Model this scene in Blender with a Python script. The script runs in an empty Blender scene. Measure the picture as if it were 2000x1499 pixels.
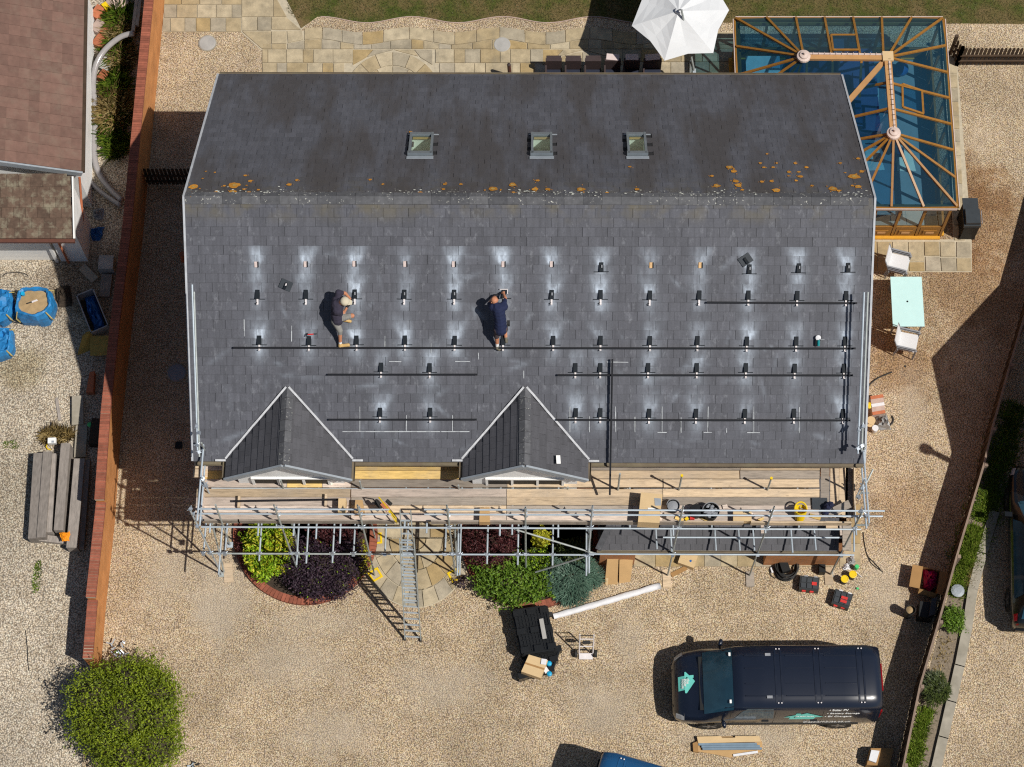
import bpy, bmesh, math, random
from mathutils import Vector, Matrix
V = Vector
rnd = random.Random(11)
SC = bpy.context.scene
COL = SC.collection

# ---------------------------------------------------------------- camera, world, sun, exposure
FPX, CX, CY = 4045.0, 1000.0, 749.5
CAM = V((0.0974, -16.8718, 53.8148))
TILT, ROLL, YAW = 0.372194, -0.0220505, 0.0269022
def cam_axes():
    cy, sy = math.cos(YAW), math.sin(YAW); c, s = math.cos(TILT), math.sin(TILT)
    Rz = Matrix(((cy, sy, 0), (-sy, cy, 0), (0, 0, 1)))
    A = Matrix(((1, 0, 0), (0, c, s), (0, s, -c)))
    cr, sr = math.cos(ROLL), math.sin(ROLL)
    return Matrix(((cr, sr, 0), (-sr, cr, 0), (0, 0, 1))) @ A @ Rz
RC = cam_axes()
cd = bpy.data.cameras.new('camera'); cam = bpy.data.objects.new('camera', cd); COL.objects.link(cam)
cd.sensor_fit = 'HORIZONTAL'; cd.sensor_width = 36; cd.lens = FPX / 2000 * 36; cd.clip_end = 2000; cd.clip_start = 1
m3 = Matrix((RC[0], RC[1], -RC[2])).transposed()
cam.matrix_world = Matrix.Translation(CAM) @ m3.to_4x4()
SC.camera = cam

SUN_EL = math.radians(55.5)
SUN_H = V((0.882, -0.472, 0)).normalized()            # horizontal direction towards the sun
SUN_DIR = V((SUN_H.x * math.cos(SUN_EL), SUN_H.y * math.cos(SUN_EL), math.sin(SUN_EL)))
world = bpy.data.worlds.new('World'); SC.world = world; world.use_nodes = True
wn = world.node_tree; wn.nodes.clear()
sky = wn.nodes.new('ShaderNodeTexSky'); sky.sky_type = 'NISHITA'; sky.sun_disc = False
sky.sun_elevation = SUN_EL; sky.sun_rotation = math.atan2(SUN_H.x, SUN_H.y)
bg = wn.nodes.new('ShaderNodeBackground'); bg.inputs[1].default_value = 0.05
wo = wn.nodes.new('ShaderNodeOutputWorld')
wn.links.new(sky.outputs[0], bg.inputs[0]); wn.links.new(bg.outputs[0], wo.inputs[0])
sd = bpy.data.lights.new('sun', 'SUN'); sd.energy = 4.6; sd.angle = math.radians(0.53); sd.color = (1.0, 0.955, 0.88)
sun = bpy.data.objects.new('sun', sd); COL.objects.link(sun); sun.location = (40, -20, 60)
sun.rotation_euler = SUN_DIR.to_track_quat('Z', 'Y').to_euler()
SC.view_settings.view_transform = 'Standard'; SC.view_settings.look = 'None'
SC.view_settings.exposure = 0.0; SC.view_settings.gamma = 1.0; SC.view_settings.use_curve_mapping = False
SC.cycles.max_bounces = 6; SC.cycles.transparent_max_bounces = 12; SC.cycles.use_denoising = False
SC.cycles.filter_width = 1.2

# ---------------------------------------------------------------- helpers
def ray(x, y):
    return RC.transposed() @ V(((x - CX) / FPX, -(y - CY) / FPX, 1.0))
def P(x, y, z=0.0):                                   # the place seen at photo pixel (x, y) at height z
    d = ray(x, y); return CAM + d * ((z - CAM.z) / d.z)
# main roof planes
HX0, HX1, YE, YR, ZE, ZR = -8.3, 8.3, 10.863, 5.4314, 5.336, 8.985
SLOPE = math.atan2(ZR - ZE, YR); SS, CS = math.sin(SLOPE), math.cos(SLOPE)
LS = math.hypot(ZR - ZE, YR)
def roofz(Y): return ZR - abs(Y - YR) * math.tan(SLOPE)
NS, NN = V((0, -SS, CS)), V((0, SS, CS))
def RS(x, y, h=0.0, n=NS):                            # on the south slope, h above it (vertical)
    d = ray(x, y); o = V((0, YR, ZR + h)); return CAM + d * ((o - CAM).dot(n) / d.dot(n))
def RN(x, y, h=0.0): return RS(x, y, h, NN)
def sloped(p):                                        # world point on south slope -> (u, v)
    return p.x, (YR - p.y) / CS
def S2W(u, v, w=0.0): return V((u, YR - v * CS, ZR - v * SS)) + NS * w
def N2W(u, v, w=0.0): return V((u, YR + v * CS, ZR - v * SS)) + NN * w

OFF = {}
def off(o): return OFF.get(o.name, V((0, 0, 0))) if o else V((0, 0, 0))
def setp(o, label=None, cat=None, group=None, kind=None):
    if label: o['label'] = label
    if cat: o['category'] = cat
    if group: o['group'] = group
    if kind: o['kind'] = kind
    return o
def thing(name, label, cat, loc=(0, 0, 0), group=None, rz=0.0, kind=None):
    o = bpy.data.objects.new(name, None); COL.objects.link(o); o.empty_display_size = .2
    o.location = loc; o.rotation_euler = (0, 0, rz); OFF[o.name] = V(loc)
    return setp(o, label, cat, group, kind)
class MB:
    def __init__(s): s.v = []; s.f = []; s.uv = []; s.mi = []; s.m = 0
    def face(s, pts, uv=None):
        n = len(s.v); s.v += [tuple(p) for p in pts]; s.f.append(tuple(range(n, n + len(pts)))); s.uv.append(uv); s.mi.append(s.m); return s
    def raw(s, vs, fs):
        n = len(s.v); s.v += [tuple(p) for p in vs]
        for f in fs: s.f.append(tuple(i + n for i in f)); s.uv.append(None); s.mi.append(s.m)
        return s
    def box(s, c, sz, M=None):
        c = V(c); hx, hy, hz = (k / 2 for k in sz); vs = []
        for dz in (-hz, hz):
            for dx, dy in ((-hx, -hy), (hx, -hy), (hx, hy), (-hx, hy)):
                d = V((dx, dy, dz)); vs.append(c + (M @ d if M else d))
        return s.raw(vs, [(3, 2, 1, 0), (4, 5, 6, 7), (0, 1, 5, 4), (1, 2, 6, 5), (2, 3, 7, 6), (3, 0, 4, 7)])
    def beam(s, a, b, w, h, up=V((0, 0, 1))):           # box from a to b, w sideways, h along up (centred)
        a = V(a); b = V(b); x = (b - a); L = x.length
        if L < 1e-6: return s
        x.normalize(); y = up.cross(x)
        if y.length < 1e-4: y = V((0, 1, 0)).cross(x)
        y.normalize(); z = x.cross(y)
        return s.box((a + b) / 2, (L, w, h), Matrix((x, y, z)).transposed())
    def tube(s, a, b, r, n=8, r2=None):
        a = V(a); b = V(b); r2 = r if r2 is None else r2; x = b - a
        if x.length < 1e-6: return s
        x.normalize(); y = x.orthogonal().normalized(); z = x.cross(y); vs = []
        for p, rr in ((a, r), (b, r2)):
            for i in range(n):
                t = 2 * math.pi * i / n; vs.append(p + (y * math.cos(t) + z * math.sin(t)) * rr)
        fs = [(i, (i + 1) % n, n + (i + 1) % n, n + i) for i in range(n)] + [tuple(range(n - 1, -1, -1)), tuple(range(n, 2 * n))]
        return s.raw(vs, fs)
    def path(s, pts, r, n=6, closed=False):
        pts = [V(p) for p in pts]; K = len(pts); vs = []; pn = None
        for i, p in enumerate(pts):
            a = pts[(i - 1) % K] if closed or i else p; b = pts[(i + 1) % K] if closed or i < K - 1 else p
            t = (b - a).normalized(); nrm = (pn - t * pn.dot(t)).normalized() if pn else t.orthogonal().normalized(); pn = nrm
            bn = t.cross(nrm); rr = r[i] if isinstance(r, (list, tuple)) else r
            for k in range(n):
                q = 2 * math.pi * k / n; vs.append(p + (nrm * math.cos(q) + bn * math.sin(q)) * rr)
        fs = []
        for i in range(K if closed else K - 1):
            j = (i + 1) % K
            for k in range(n): fs.append((i * n + k, i * n + (k + 1) % n, j * n + (k + 1) % n, j * n + k))
        if not closed: fs += [tuple(range(n - 1, -1, -1)), tuple(range((K - 1) * n, K * n))]
        return s.raw(vs, fs)
    def prism(s, pts, t, uv=False):                      # polygon (counter-clockwise from above) thickened down by vector/number t
        pts = [V(p) for p in pts]; d = V((0, 0, -t)) if not isinstance(t, V) else t; n = len(pts)
        return s.raw(pts + [p + d for p in pts], [tuple(range(n)), tuple(range(2 * n - 1, n - 1, -1))] + [(i, n + i, n + (i + 1) % n, (i + 1) % n) for i in range(n)])
    def lathe(s, prof, c, n=14, M=None):
        c = V(c); vs = []; fs = []
        for r, z in prof:
            for k in range(n):
                t = 2 * math.pi * k / n; d = V((r * math.cos(t), r * math.sin(t), z)); vs.append(c + (M @ d if M else d))
        for i in range(len(prof) - 1):
            for k in range(n): fs.append((i * n + k, i * n + (k + 1) % n, (i + 1) * n + (k + 1) % n, (i + 1) * n + k))
        fs += [tuple(range(n - 1, -1, -1)), tuple(range((len(prof) - 1) * n, len(prof) * n))]
        return s.raw(vs, fs)
    def mesh(s, name, mats, o=V((0, 0, 0)), smooth=False):
        me = bpy.data.meshes.new(name)
        me.from_pydata([(p[0] - o.x, p[1] - o.y, p[2] - o.z) for p in s.v], [], s.f)
        for m in (mats if isinstance(mats, (list, tuple)) else [mats]): me.materials.append(m)
        if any(s.mi): me.polygons.foreach_set('material_index', s.mi)
        if any(u is not None for u in s.uv):
            L = me.uv_layers.new(name='UVMap').data; k = 0
            for f, u in zip(s.f, s.uv):
                for i in range(len(f)): L[k].uv = u[i] if u else (0.5, 0.5); k += 1
        if smooth: me.polygons.foreach_set('use_smooth', [True] * len(me.polygons))
        me.update(); return me
    def build(s, name, mats, parent=None, smooth=False, o=None, kind=None, label=None):
        oo = off(parent) if o is None else o
        ob = bpy.data.objects.new(name, s.mesh(name, mats, oo, smooth)); COL.objects.link(ob)
        if parent: ob.parent = parent; OFF[ob.name] = oo
        if kind: ob['kind'] = kind
        if label: ob['label'] = label
        return ob
    def single(s, name, mats, label, cat, group=None, smooth=False):      # a thing that is one mesh, origin at its base
        xs = [p[0] for p in s.v]; ys = [p[1] for p in s.v]; zs = [p[2] for p in s.v]
        c = V(((min(xs) + max(xs)) / 2, (min(ys) + max(ys)) / 2, min(zs)))
        ob = s.build(name, mats, None, smooth, c); ob.location = c; OFF[ob.name] = c
        return setp(ob, label, cat, group)
def place(me, name, parent, M):                          # another object on shared mesh data, world matrix M
    ob = bpy.data.objects.new(name, me); COL.objects.link(ob)
    if parent: ob.parent = parent; M = Matrix.Translation(-off(parent)) @ M
    ob.matrix_local = M
    return ob
def kids(o): return [c for c in o.children]
def copy_tree(o, loc=None, rz=None, label=None, parent=None):
    c = o.copy(); COL.objects.link(c)
    if parent: c.parent = parent
    if loc is not None: c.location = loc
    if rz is not None: c.rotation_euler = (0, 0, rz)
    if label: c['label'] = label
    for k in list(o.children): copy_tree(k, parent=c)
    return c
def frame(o, x, n):                                      # 4x4 from origin, x axis, normal
    x = V(x).normalized(); n = V(n); n = (n - x * n.dot(x)).normalized(); y = n.cross(x)
    M = Matrix((x, y, n)).transposed().to_4x4(); M.translation = o; return M

# ---------------------------------------------------------------- materials
class NT:
    def __init__(s, name):
        s.m = bpy.data.materials.new(name); s.m.use_nodes = True; s.t = s.m.node_tree; s.t.nodes.clear()
        s.out = s.n('OutputMaterial'); s.b = s.n('BsdfPrincipled'); s.l(s.b.outputs[0], s.out.inputs[0])
    def n(s, t, **kw):
        nd = s.t.nodes.new('ShaderNode' + t)
        for k, v in kw.items(): setattr(nd, k, v)
        return nd
    def l(s, a, b): s.t.links.new(a, b)
    def put(s, sock, v):
        if hasattr(v, 'is_output'): s.l(v, sock)
        else: sock.default_value = v
    def pos(s):
        return s.n('NewGeometry').outputs['Position']
    def mapping(s, vec, scale=(1, 1, 1), rot=(0, 0, 0), loc=(0, 0, 0)):
        m = s.n('Mapping'); s.l(vec, m.inputs[0]); m.inputs['Scale'].default_value = scale; m.inputs['Rotation'].default_value = rot; m.inputs['Location'].default_value = loc
        return m.outputs[0]
    def noise(s, vec, scale, detail=3, rough=.55):
        n = s.n('TexNoise'); s.l(vec, n.inputs['Vector']); n.inputs['Scale'].default_value = scale; n.inputs['Detail'].default_value = detail; n.inputs['Roughness'].default_value = rough
        return n.outputs['Fac']
    def ramp(s, fac, stops, interp='LINEAR'):
        r = s.n('ValToRGB'); s.l(fac, r.inputs[0]); e = r.color_ramp.elements; r.color_ramp.interpolation = interp
        while len(e) > len(stops): e.remove(e[-1])
        while len(e) < len(stops): e.new(0.5)
        for k, (p, c) in zip(e, stops):
            k.position = p; k.color = (c, c, c, 1) if isinstance(c, (int, float)) else (*c, 1)
        return r.outputs[0]
    def math(s, op, a, b=None, clamp=False):
        n = s.n('Math', operation=op, use_clamp=clamp); s.put(n.inputs[0], a)
        if b is not None: s.put(n.inputs[1], b)
        return n.outputs[0]
    def mix(s, fac, a, b, blend='MIX'):
        n = s.n('Mix', data_type='RGBA', blend_type=blend); s.put(n.inputs[0], fac)
        for sock, v in ((n.inputs[6], a), (n.inputs[7], b)):
            if isinstance(v, tuple) and len(v) == 3: v = (*v, 1)
            s.put(sock, v)
        return n.outputs[2]
    def bump(s, h, strength=.4, dist=.01):
        n = s.n('Bump'); s.l(h, n.inputs['Height']); n.inputs['Strength'].default_value = strength; n.inputs['Distance'].default_value = dist
        s.l(n.outputs[0], s.b.inputs['Normal'])
    def island(s):
        g = s.n('NewGeometry'); o = s.n('ObjectInfo'); return s.math('FRACT', s.math('ADD', g.outputs['Random Per Island'], o.outputs['Random']))
    def set(s, col=None, rough=None, metal=None, spec=None, **kw):
        if col is not None: s.put(s.b.inputs['Base Color'], (*col, 1) if isinstance(col, tuple) and len(col) == 3 else col)
        if rough is not None: s.put(s.b.inputs['Roughness'], rough)
        if metal is not None: s.put(s.b.inputs['Metallic'], metal)
        if spec is not None: s.put(s.b.inputs['Specular IOR Level'], spec)
        for k, v in kw.items(): s.put(s.b.inputs[k], v)
        return s.m
def pm(name, col, rough=.6, metal=0.0, var=.18, scale=6.0, isl=0.0, bump=0.0, bscale=60.0, spec=.4, dirt=None, stretch=(1, 1, 1), coat=0.0):
    t = NT(name); p = t.mapping(t.pos(), stretch); f = t.noise(p, scale, 4, .6)
    k = t.math('ADD', t.math('MULTIPLY', t.math('SUBTRACT', f, .5), var * 3), 1.0)
    if isl: k = t.math('MULTIPLY', k, t.math('ADD', t.math('MULTIPLY', t.math('SUBTRACT', t.island(), .5), isl * 2), 1.0))
    c = t.n('Vector' + 'Math', operation='SCALE'); c.inputs[0].default_value = col; t.l(k, c.inputs['Scale'])
    c = c.outputs[0]
    if dirt:
        d = t.ramp(t.noise(p, scale * .45, 5, .65), [(.48, 0.0), (.68, 1.0)]); c = t.mix(t.math('MULTIPLY', d, dirt[1]), c, dirt[0])
    if bump: t.bump(t.noise(t.pos(), bscale, 3), bump, .01)
    m = t.set(c, rough, metal, spec)
    if coat: t.b.inputs['Coat Weight'].default_value = coat; t.b.inputs['Coat Roughness'].default_value = .05
    return m
def gravel(name, pal, scale=27.0, patch=None, dusty=()):
    t = NT(name); p = t.pos(); p2 = t.mapping(p, (1, 1, 0))
    wob = t.n('TexNoise'); t.l(p2, wob.inputs['Vector']); wob.inputs['Scale'].default_value = 9
    pw = t.n('VectorMath', operation='ADD'); sc = t.n('VectorMath', operation='SCALE'); t.l(wob.outputs['Color'], sc.inputs[0]); sc.inputs['Scale'].default_value = .05
    t.l(p2, pw.inputs[0]); t.l(sc.outputs[0], pw.inputs[1])
    v = t.n('TexVoronoi', voronoi_dimensions='2D'); t.l(pw.outputs[0], v.inputs['Vector']); v.inputs['Scale'].default_value = scale
    sep = t.n('SeparateColor'); t.l(v.outputs['Color'], sep.inputs[0])
    c = t.ramp(sep.outputs[0], pal, 'CONSTANT')
    v2 = t.n('TexVoronoi', voronoi_dimensions='2D'); t.l(pw.outputs[0], v2.inputs['Vector']); v2.inputs['Scale'].default_value = scale * 1.9
    sp2 = t.n('SeparateColor'); t.l(v2.outputs['Color'], sp2.inputs[0])
    c2 = t.ramp(sp2.outputs[1], pal, 'CONSTANT')
    c = t.mix(t.ramp(sep.outputs[2], [(.0, 0.0), (.55, 1.0)], 'CONSTANT'), c, c2)
    gap = t.ramp(v.outputs['Distance'], [(.26, 1.0), (.62, .42)])
    c = t.mix(1.0, c, gap, 'MULTIPLY')
    big = t.ramp(t.noise(p2, .35, 4, .6), [(.3, .76), (.7, 1.16)]); c = t.mix(1.0, c, big, 'MULTIPLY')
    fine = t.ramp(t.noise(p2, 2.3, 4, .65), [(.3, .84), (.7, 1.12)]); c = t.mix(1.0, c, fine, 'MULTIPLY')
    dust = t.ramp(t.noise(p2, .55, 5, .7), [(.56, 0.0), (.74, .5)]); c = t.mix(dust, c, tuple(x * .85 for x in pal[-2][1]))
    if patch:
        for (cx, cy, rad, colr, amt) in patch:
            d = t.n('VectorMath', operation='DISTANCE'); t.l(p2, d.inputs[0]); d.inputs[1].default_value = (cx, cy, 0)
            e = t.math('ADD', d.outputs['Value'], t.math('MULTIPLY', t.math('SUBTRACT', t.noise(p2, 1.7, 5, .7), .5), rad * 1.6))
            c = t.mix(t.math('MULTIPLY', t.ramp(t.math('DIVIDE', e, rad), [(.45, 1.0), (1.0, 0.0)]), amt), c, t.mix(1.0, c, colr, 'MULTIPLY'))
    for (cx, cy, rx, ry, colr, amt) in dusty:            # worn, dusty tracks where cars turn
        q = t.mapping(p2, (1 / rx, 1 / ry, 0), loc=(-cx / rx, -cy / ry, 0)); d = t.n('VectorMath', operation='LENGTH'); t.l(q, d.inputs[0])
        e = t.math('ADD', d.outputs['Value'], t.math('MULTIPLY', t.math('SUBTRACT', t.noise(p2, 1.4, 6, .7), .5), 1.5))
        c = t.mix(t.math('MULTIPLY', t.ramp(e, [(.35, 1.0), (1.0, 0.0)]), amt), c, colr)
    h = t.math('SUBTRACT', t.math('ADD', sep.outputs[1], 0.0), t.math('MULTIPLY', v.outputs['Distance'], 1.2))
    t.bump(h, .75, .016)
    return t.set(c, .85, 0.0, .25)
# ---------------------------------------------------------------- shared materials
PAL_WARM = [(0.0, (0.568, 0.423, 0.264)), (0.16, (0.444, 0.324, 0.205)), (0.3, (0.673, 0.574, 0.392)), (0.42, (0.519, 0.393, 0.243)), (0.54, (0.632, 0.486, 0.288)), (0.66, (0.494, 0.374, 0.264)), (0.76, (0.669, 0.537, 0.392)), (0.88, (0.581, 0.46, 0.347))]
PAL_GREY = [(0.0, (0.565, 0.471, 0.348)), (0.16, (0.393, 0.315, 0.227)), (0.3, (0.707, 0.644, 0.509)), (0.42, (0.502, 0.413, 0.301)), (0.54, (0.659, 0.553, 0.409)), (0.66, (0.44, 0.376, 0.301)), (0.76, (0.691, 0.598, 0.476)), (0.88, (0.581, 0.502, 0.402))]
BROWN = (.62, .47, .34)
M = {}
g1 = P(1890, 560); g2 = P(1880, 380); g3 = P(1940, 640); g4 = P(1760, 700); g5 = P(1770, 1000)
M['gravel'] = gravel('gravel', PAL_WARM, 26, [(g1.x, g1.y, 1.9, BROWN, .7), (g2.x, g2.y, 1.6, BROWN, .8), (g3.x, g3.y + 3.2, 2.0, BROWN, .7), (g4.x, g4.y, 1.5, BROWN, .7), (g5.x, g5.y, 1.3, BROWN, .5)], [(P(x_, y_).x, P(x_, y_).y, a_, b_, (.44, .38, .30), k_) for x_, y_, a_, b_, k_ in ((430, 1170, 1.0, 1.6, .55), (330, 1120, .8, 1.2, .4), (560, 1290, 1.8, .9, .4), (860, 1340, 1.7, .9, .4), (640, 1430, 1.5, .8, .35), (1180, 1380, 1.2, 1.0, .4), (1450, 1440, 2.2, .5, .45), (1720, 1150, .8, 1.2, .4), (1780, 800, .6, 1.3, .35), (620, 1215, 1.6, .5, .35), (1230, 1250, .5, 1.2, .35))])
M['gravel_grey'] = gravel('pale_gravel', PAL_GREY, 22, [(P(40, 720).x, P(40, 720).y, .9, (.5, .46, .3), .6), (P(30, 950).x, P(30, 950).y, 1.6, (.62, .62, .6), .6), (P(175, 560).x, P(175, 560).y, 1.7, (.45, .4, .36), .8)])
M['drive'] = gravel('drive_gravel', PAL_WARM, 26)
def slate_mat(name, base, moss=False, dust=False):
    t = NT(name); p = t.pos()
    i = t.island()
    c = t.mix(i, tuple(k * .90 for k in base), tuple(k * 1.10 for k in base))
    st = t.noise(t.mapping(p, (6, .7, .7)), 1.6, 4, .65)
    c = t.mix(1.0, c, t.ramp(st, [(.28, .80), (.55, 1.0), (.75, 1.12)]), 'MULTIPLY')
    c = t.mix(1.0, c, t.ramp(t.noise(p, 26, 4, .7), [(.3, .86), (.7, 1.14)]), 'MULTIPLY')
    odd = t.ramp(t.math('FRACT', t.math('MULTIPLY', i, 7.31)), [(.0, .93), (.05, .93), (.06, 1.0), (.93, 1.0), (.94, 1.07), (1.0, 1.07)], 'CONSTANT'); c = t.mix(1.0, c, odd, 'MULTIPLY')
    run = t.ramp(t.noise(t.mapping(p, (9, .35, .35)), 1.1, 4, .7), [(.56, 0.0), (.75, .35)]); c = t.mix(run, c, tuple(k * 1.5 for k in base))
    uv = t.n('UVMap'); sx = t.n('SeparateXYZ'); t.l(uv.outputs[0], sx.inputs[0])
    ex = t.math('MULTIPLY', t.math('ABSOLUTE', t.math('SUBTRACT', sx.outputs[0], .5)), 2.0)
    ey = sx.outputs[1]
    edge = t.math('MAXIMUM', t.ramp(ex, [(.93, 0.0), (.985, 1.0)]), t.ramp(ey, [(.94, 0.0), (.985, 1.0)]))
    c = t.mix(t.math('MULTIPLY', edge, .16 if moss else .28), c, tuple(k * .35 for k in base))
    if moss:                                             # brown run-off and white lichen towards the ridge
        sp = t.n('SeparateXYZ'); t.l(p, sp.inputs[0])
        near = t.ramp(sp.outputs[2], [(.0, 0.0), (1.0, 1.0)]); nz = t.math('DIVIDE', t.math('SUBTRACT', sp.outputs[2], ZE), ZR - ZE)
        up = t.ramp(nz, [(.80, 0.0), (1.0, 1.0)])
        pt = t.ramp(t.noise(p, 3.2, 5, .7), [(.42, 0.0), (.62, 1.0)])
        c = t.mix(t.math('MULTIPLY', t.math('MULTIPLY', up, pt), .55), c, (.085, .072, .045))
        big = t.ramp(t.noise(t.mapping(p, (1.2, .3, .3)), 1.0, 3), [(.44, 0.0), (.60, .7)]); c = t.mix(big, c, (.052, .046, .045))
        top = t.ramp(nz, [(.945, 0.0), (1.0, 1.0)])
        wl = t.ramp(t.noise(t.mapping(p, (1, 1, 1)), 13, 4, .6), [(.60, 0.0), (.66, 1.0)])
        c = t.mix(t.math('MULTIPLY', top, wl), c, (.55, .55, .50))
    if dust:
        a = t.n('Attribute'); a.attribute_name = 'dust'
        nz2 = t.ramp(t.noise(t.mapping(p, (1.0, .45, .45)), 9, 5, .7), [(.25, .25), (.7, 1.2)])
        d = t.math('MULTIPLY', t.math('MULTIPLY', a.outputs['Fac'], nz2), 1.0, True)
        c = t.mix(d, c, (.46, .53, .62))
        sc = t.ramp(t.noise(t.mapping(p, (1.5, .8, .8)), 4.2, 6, .75), [(.56, 0.0), (.75, .30)]); c = t.mix(sc, c, (.40, .42, .46))
        sp = t.n('SeparateXYZ'); t.l(p, sp.inputs[0])
        nz = t.math('DIVIDE', t.math('SUBTRACT', sp.outputs[2], ZE), ZR - ZE)
        yl = t.math('MULTIPLY', t.ramp(nz, [(.90, 0.0), (.96, 1.0)]), t.ramp(t.noise(p, 1.5, 4), [(.45, 0.0), (.65, .55)])); c = t.mix(yl, c, (.13, .11, .06))
    t.bump(t.noise(p, 60, 3), .15, .006)
    return t.set(c, .62, 0.0, .35)
SL = (.082, .085, .101)
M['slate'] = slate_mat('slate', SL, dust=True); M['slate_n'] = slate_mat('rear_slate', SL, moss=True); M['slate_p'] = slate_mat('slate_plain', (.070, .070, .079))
def lead_ridge():
    t = NT('ridge_tile'); p = t.pos(); c = t.mix(t.island(), (.070, .072, .080), (.11, .112, .12))
    wl = t.ramp(t.noise(p, 17, 4, .6), [(.62, 0.0), (.67, 1.0)]); big = t.ramp(t.noise(p, 1.1, 3), [(.40, 0.0), (.6, 1.0)])
    c = t.mix(t.math('MULTIPLY', wl, big), c, (.58, .58, .52))
    c = t.mix(1.0, c, t.ramp(t.noise(p, 8, 4), [(.3, .8), (.7, 1.2)]), 'MULTIPLY'); t.bump(t.noise(p, 40), .2, .006)
    return t.set(c, .75, 0.0, .25)
M['ridge'] = lead_ridge()
M['lichen'] = pm('orange_lichen', (.46, .20, .02), .9, var=.5, scale=22, isl=.25)
M['lichen2'] = pm('pale_lichen_centre', (.40, .26, .07), .9, var=.4, scale=30)
M['pallet'] = pm('moulded_black_plastic', (.013, .014, .015), .28, var=.2, spec=.5)
M['lichen_w'] = pm('white_lichen', (.55, .56, .50), .9, var=.3, scale=22)
M['deck'] = pm('roof_underlay', (.018, .018, .02), .9)
M['gutter'] = pm('brown_gutter', (.14, .11, .075), .6, var=.3, scale=3, dirt=((.20, .18, .11), .6))
M['verge'] = pm('pale_verge', (.42, .44, .47), .6, var=.25, scale=4)
M['lead'] = pm('lead_flashing', (.50, .51, .53), .55, var=.3, scale=9)
M['white'] = pm('white_paint', (.80, .80, .78), .5, var=.06)
M['whitewall'] = pm('white_render', (.80, .81, .81), .8, var=.10, scale=3, dirt=((.55, .54, .50), .35), bump=.3)
M['greyframe'] = pm('grey_window_metal', (.17, .20, .225), .4, metal=.3, var=.15)
M['cream'] = pm('cream_plaster', (.72, .78, .68), .8, var=.04)
M['fascia'] = pm('grey_fascia', (.28, .31, .34), .5, var=.15)
M['brickpaint'] = None
def brick_mat(name, c1, c2, mortar, uvscale=1.0):
    t = NT(name); uv = t.n('UVMap'); b = t.n('TexBrick'); t.l(uv.outputs[0], b.inputs['Vector']); b.inputs['Scale'].default_value = uvscale
    b.inputs['Brick Width'].default_value = .225; b.inputs['Row Height'].default_value = .075; b.inputs['Mortar Size'].default_value = .008; b.inputs['Bias'].default_value = 0
    b.inputs['Color1'].default_value = (*c1, 1); b.inputs['Color2'].default_value = (*c2, 1); b.inputs['Mortar'].default_value = (*mortar, 1)
    c = t.mix(1.0, b.outputs['Color'], t.ramp(t.noise(t.pos(), 2.2, 5, .65), [(.3, .78), (.7, 1.15)]), 'MULTIPLY')
    t.bump(b.outputs['Fac'], -.4, .006)
    return t.set(c, .85, 0.0, .2)
M['brick'] = brick_mat('orange_brick', (.56, .23, .075), (.47, .185, .06), (.50, .28, .13))
M['redbrick'] = pm('red_brick', (.27, .085, .05), .85, var=.3, scale=12, isl=.22)
M['housebrick'] = brick_mat('house_brick', (.50, .21, .085), (.42, .17, .065), (.34, .22, .13))
def flag_mat(name, a, b):
    t = NT(name); p = t.pos(); i = t.island(); c = t.mix(i, a, b)
    c = t.mix(1.0, c, t.ramp(t.noise(p, 3.2, 5, .65), [(.28, .70), (.72, 1.2)]), 'MULTIPLY')
    c = t.mix(t.ramp(t.noise(p, 1.3, 5, .7), [(.52, 0.0), (.75, .55)]), c, (.20, .18, .14))
    c = t.mix(1.0, c, t.ramp(t.noise(p, 45, 3, .7), [(.3, .88), (.7, 1.1)]), 'MULTIPLY')
    t.bump(t.noise(p, 18, 4), .35, .012)
    return t.set(c, .88, 0.0, .2)
M['flag'] = flag_mat('sandstone_flag', (.36, .28, .16), (.46, .39, .27)); M['flag_o'] = flag_mat('ochre_flag', (.40, .29, .14), (.36, .27, .14)); M['flag_g'] = flag_mat('grey_flag', (.33, .285, .205), (.40, .35, .265))
M['joint'] = pm('mortar', (.44, .385, .285), .9, var=.25, scale=8)
M['concrete'] = pm('concrete', (.32, .29, .235), .9, var=.25, scale=4, dirt=((.22, .20, .15), .6), bump=.3)
M['steel'] = pm('galvanised_tube', (.47, .54, .60), .38, metal=.35, var=.22, scale=3.0, spec=.5)
M['steel_d'] = pm('weathered_tube', (.36, .39, .38), .5, metal=.3, var=.3, scale=5)
M['coupler'] = pm('coupler_steel', (.33, .37, .42), .45, metal=.5, var=.35, scale=30)
def wood_mat(name, col, yellow=.0):
    t = NT(name); p = t.pos(); i = t.island()
    q = t.n('VectorMath', operation='ADD'); t.l(p, q.inputs[0]); cx = t.n('CombineXYZ'); t.l(t.math('MULTIPLY', i, 37.0), cx.inputs[0]); t.l(t.math('MULTIPLY', i, 11.0), cx.inputs[1]); t.l(cx.outputs[0], q.inputs[1])
    g = t.noise(t.mapping(q.outputs[0], (1.0, 9, 1)), 3.0, 5, .65)
    c = t.mix(1.0, (*col, 1), t.ramp(g, [(.25, .58), (.5, 1.0), (.75, 1.25)]), 'MULTIPLY')
    c = t.mix(1.0, c, t.ramp(i, [(0.0, .62), (.5, .92), (1.0, 1.15)]), 'MULTIPLY')
    kn = t.ramp(t.noise(t.mapping(q.outputs[0], (2.2, 6, 1)), 1.8, 3, .5), [(.66, 0.0), (.73, .55)]); c = t.mix(kn, c, tuple(k * .45 for k in col))
    st = t.ramp(t.noise(q.outputs[0], .9, 5, .7), [(.46, 0.0), (.72, .45)]); c = t.mix(st, c, (.30, .27, .24))
    t.bump(g, .15, .004)
    return t.set(c, .8, 0.0, .2)
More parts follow.
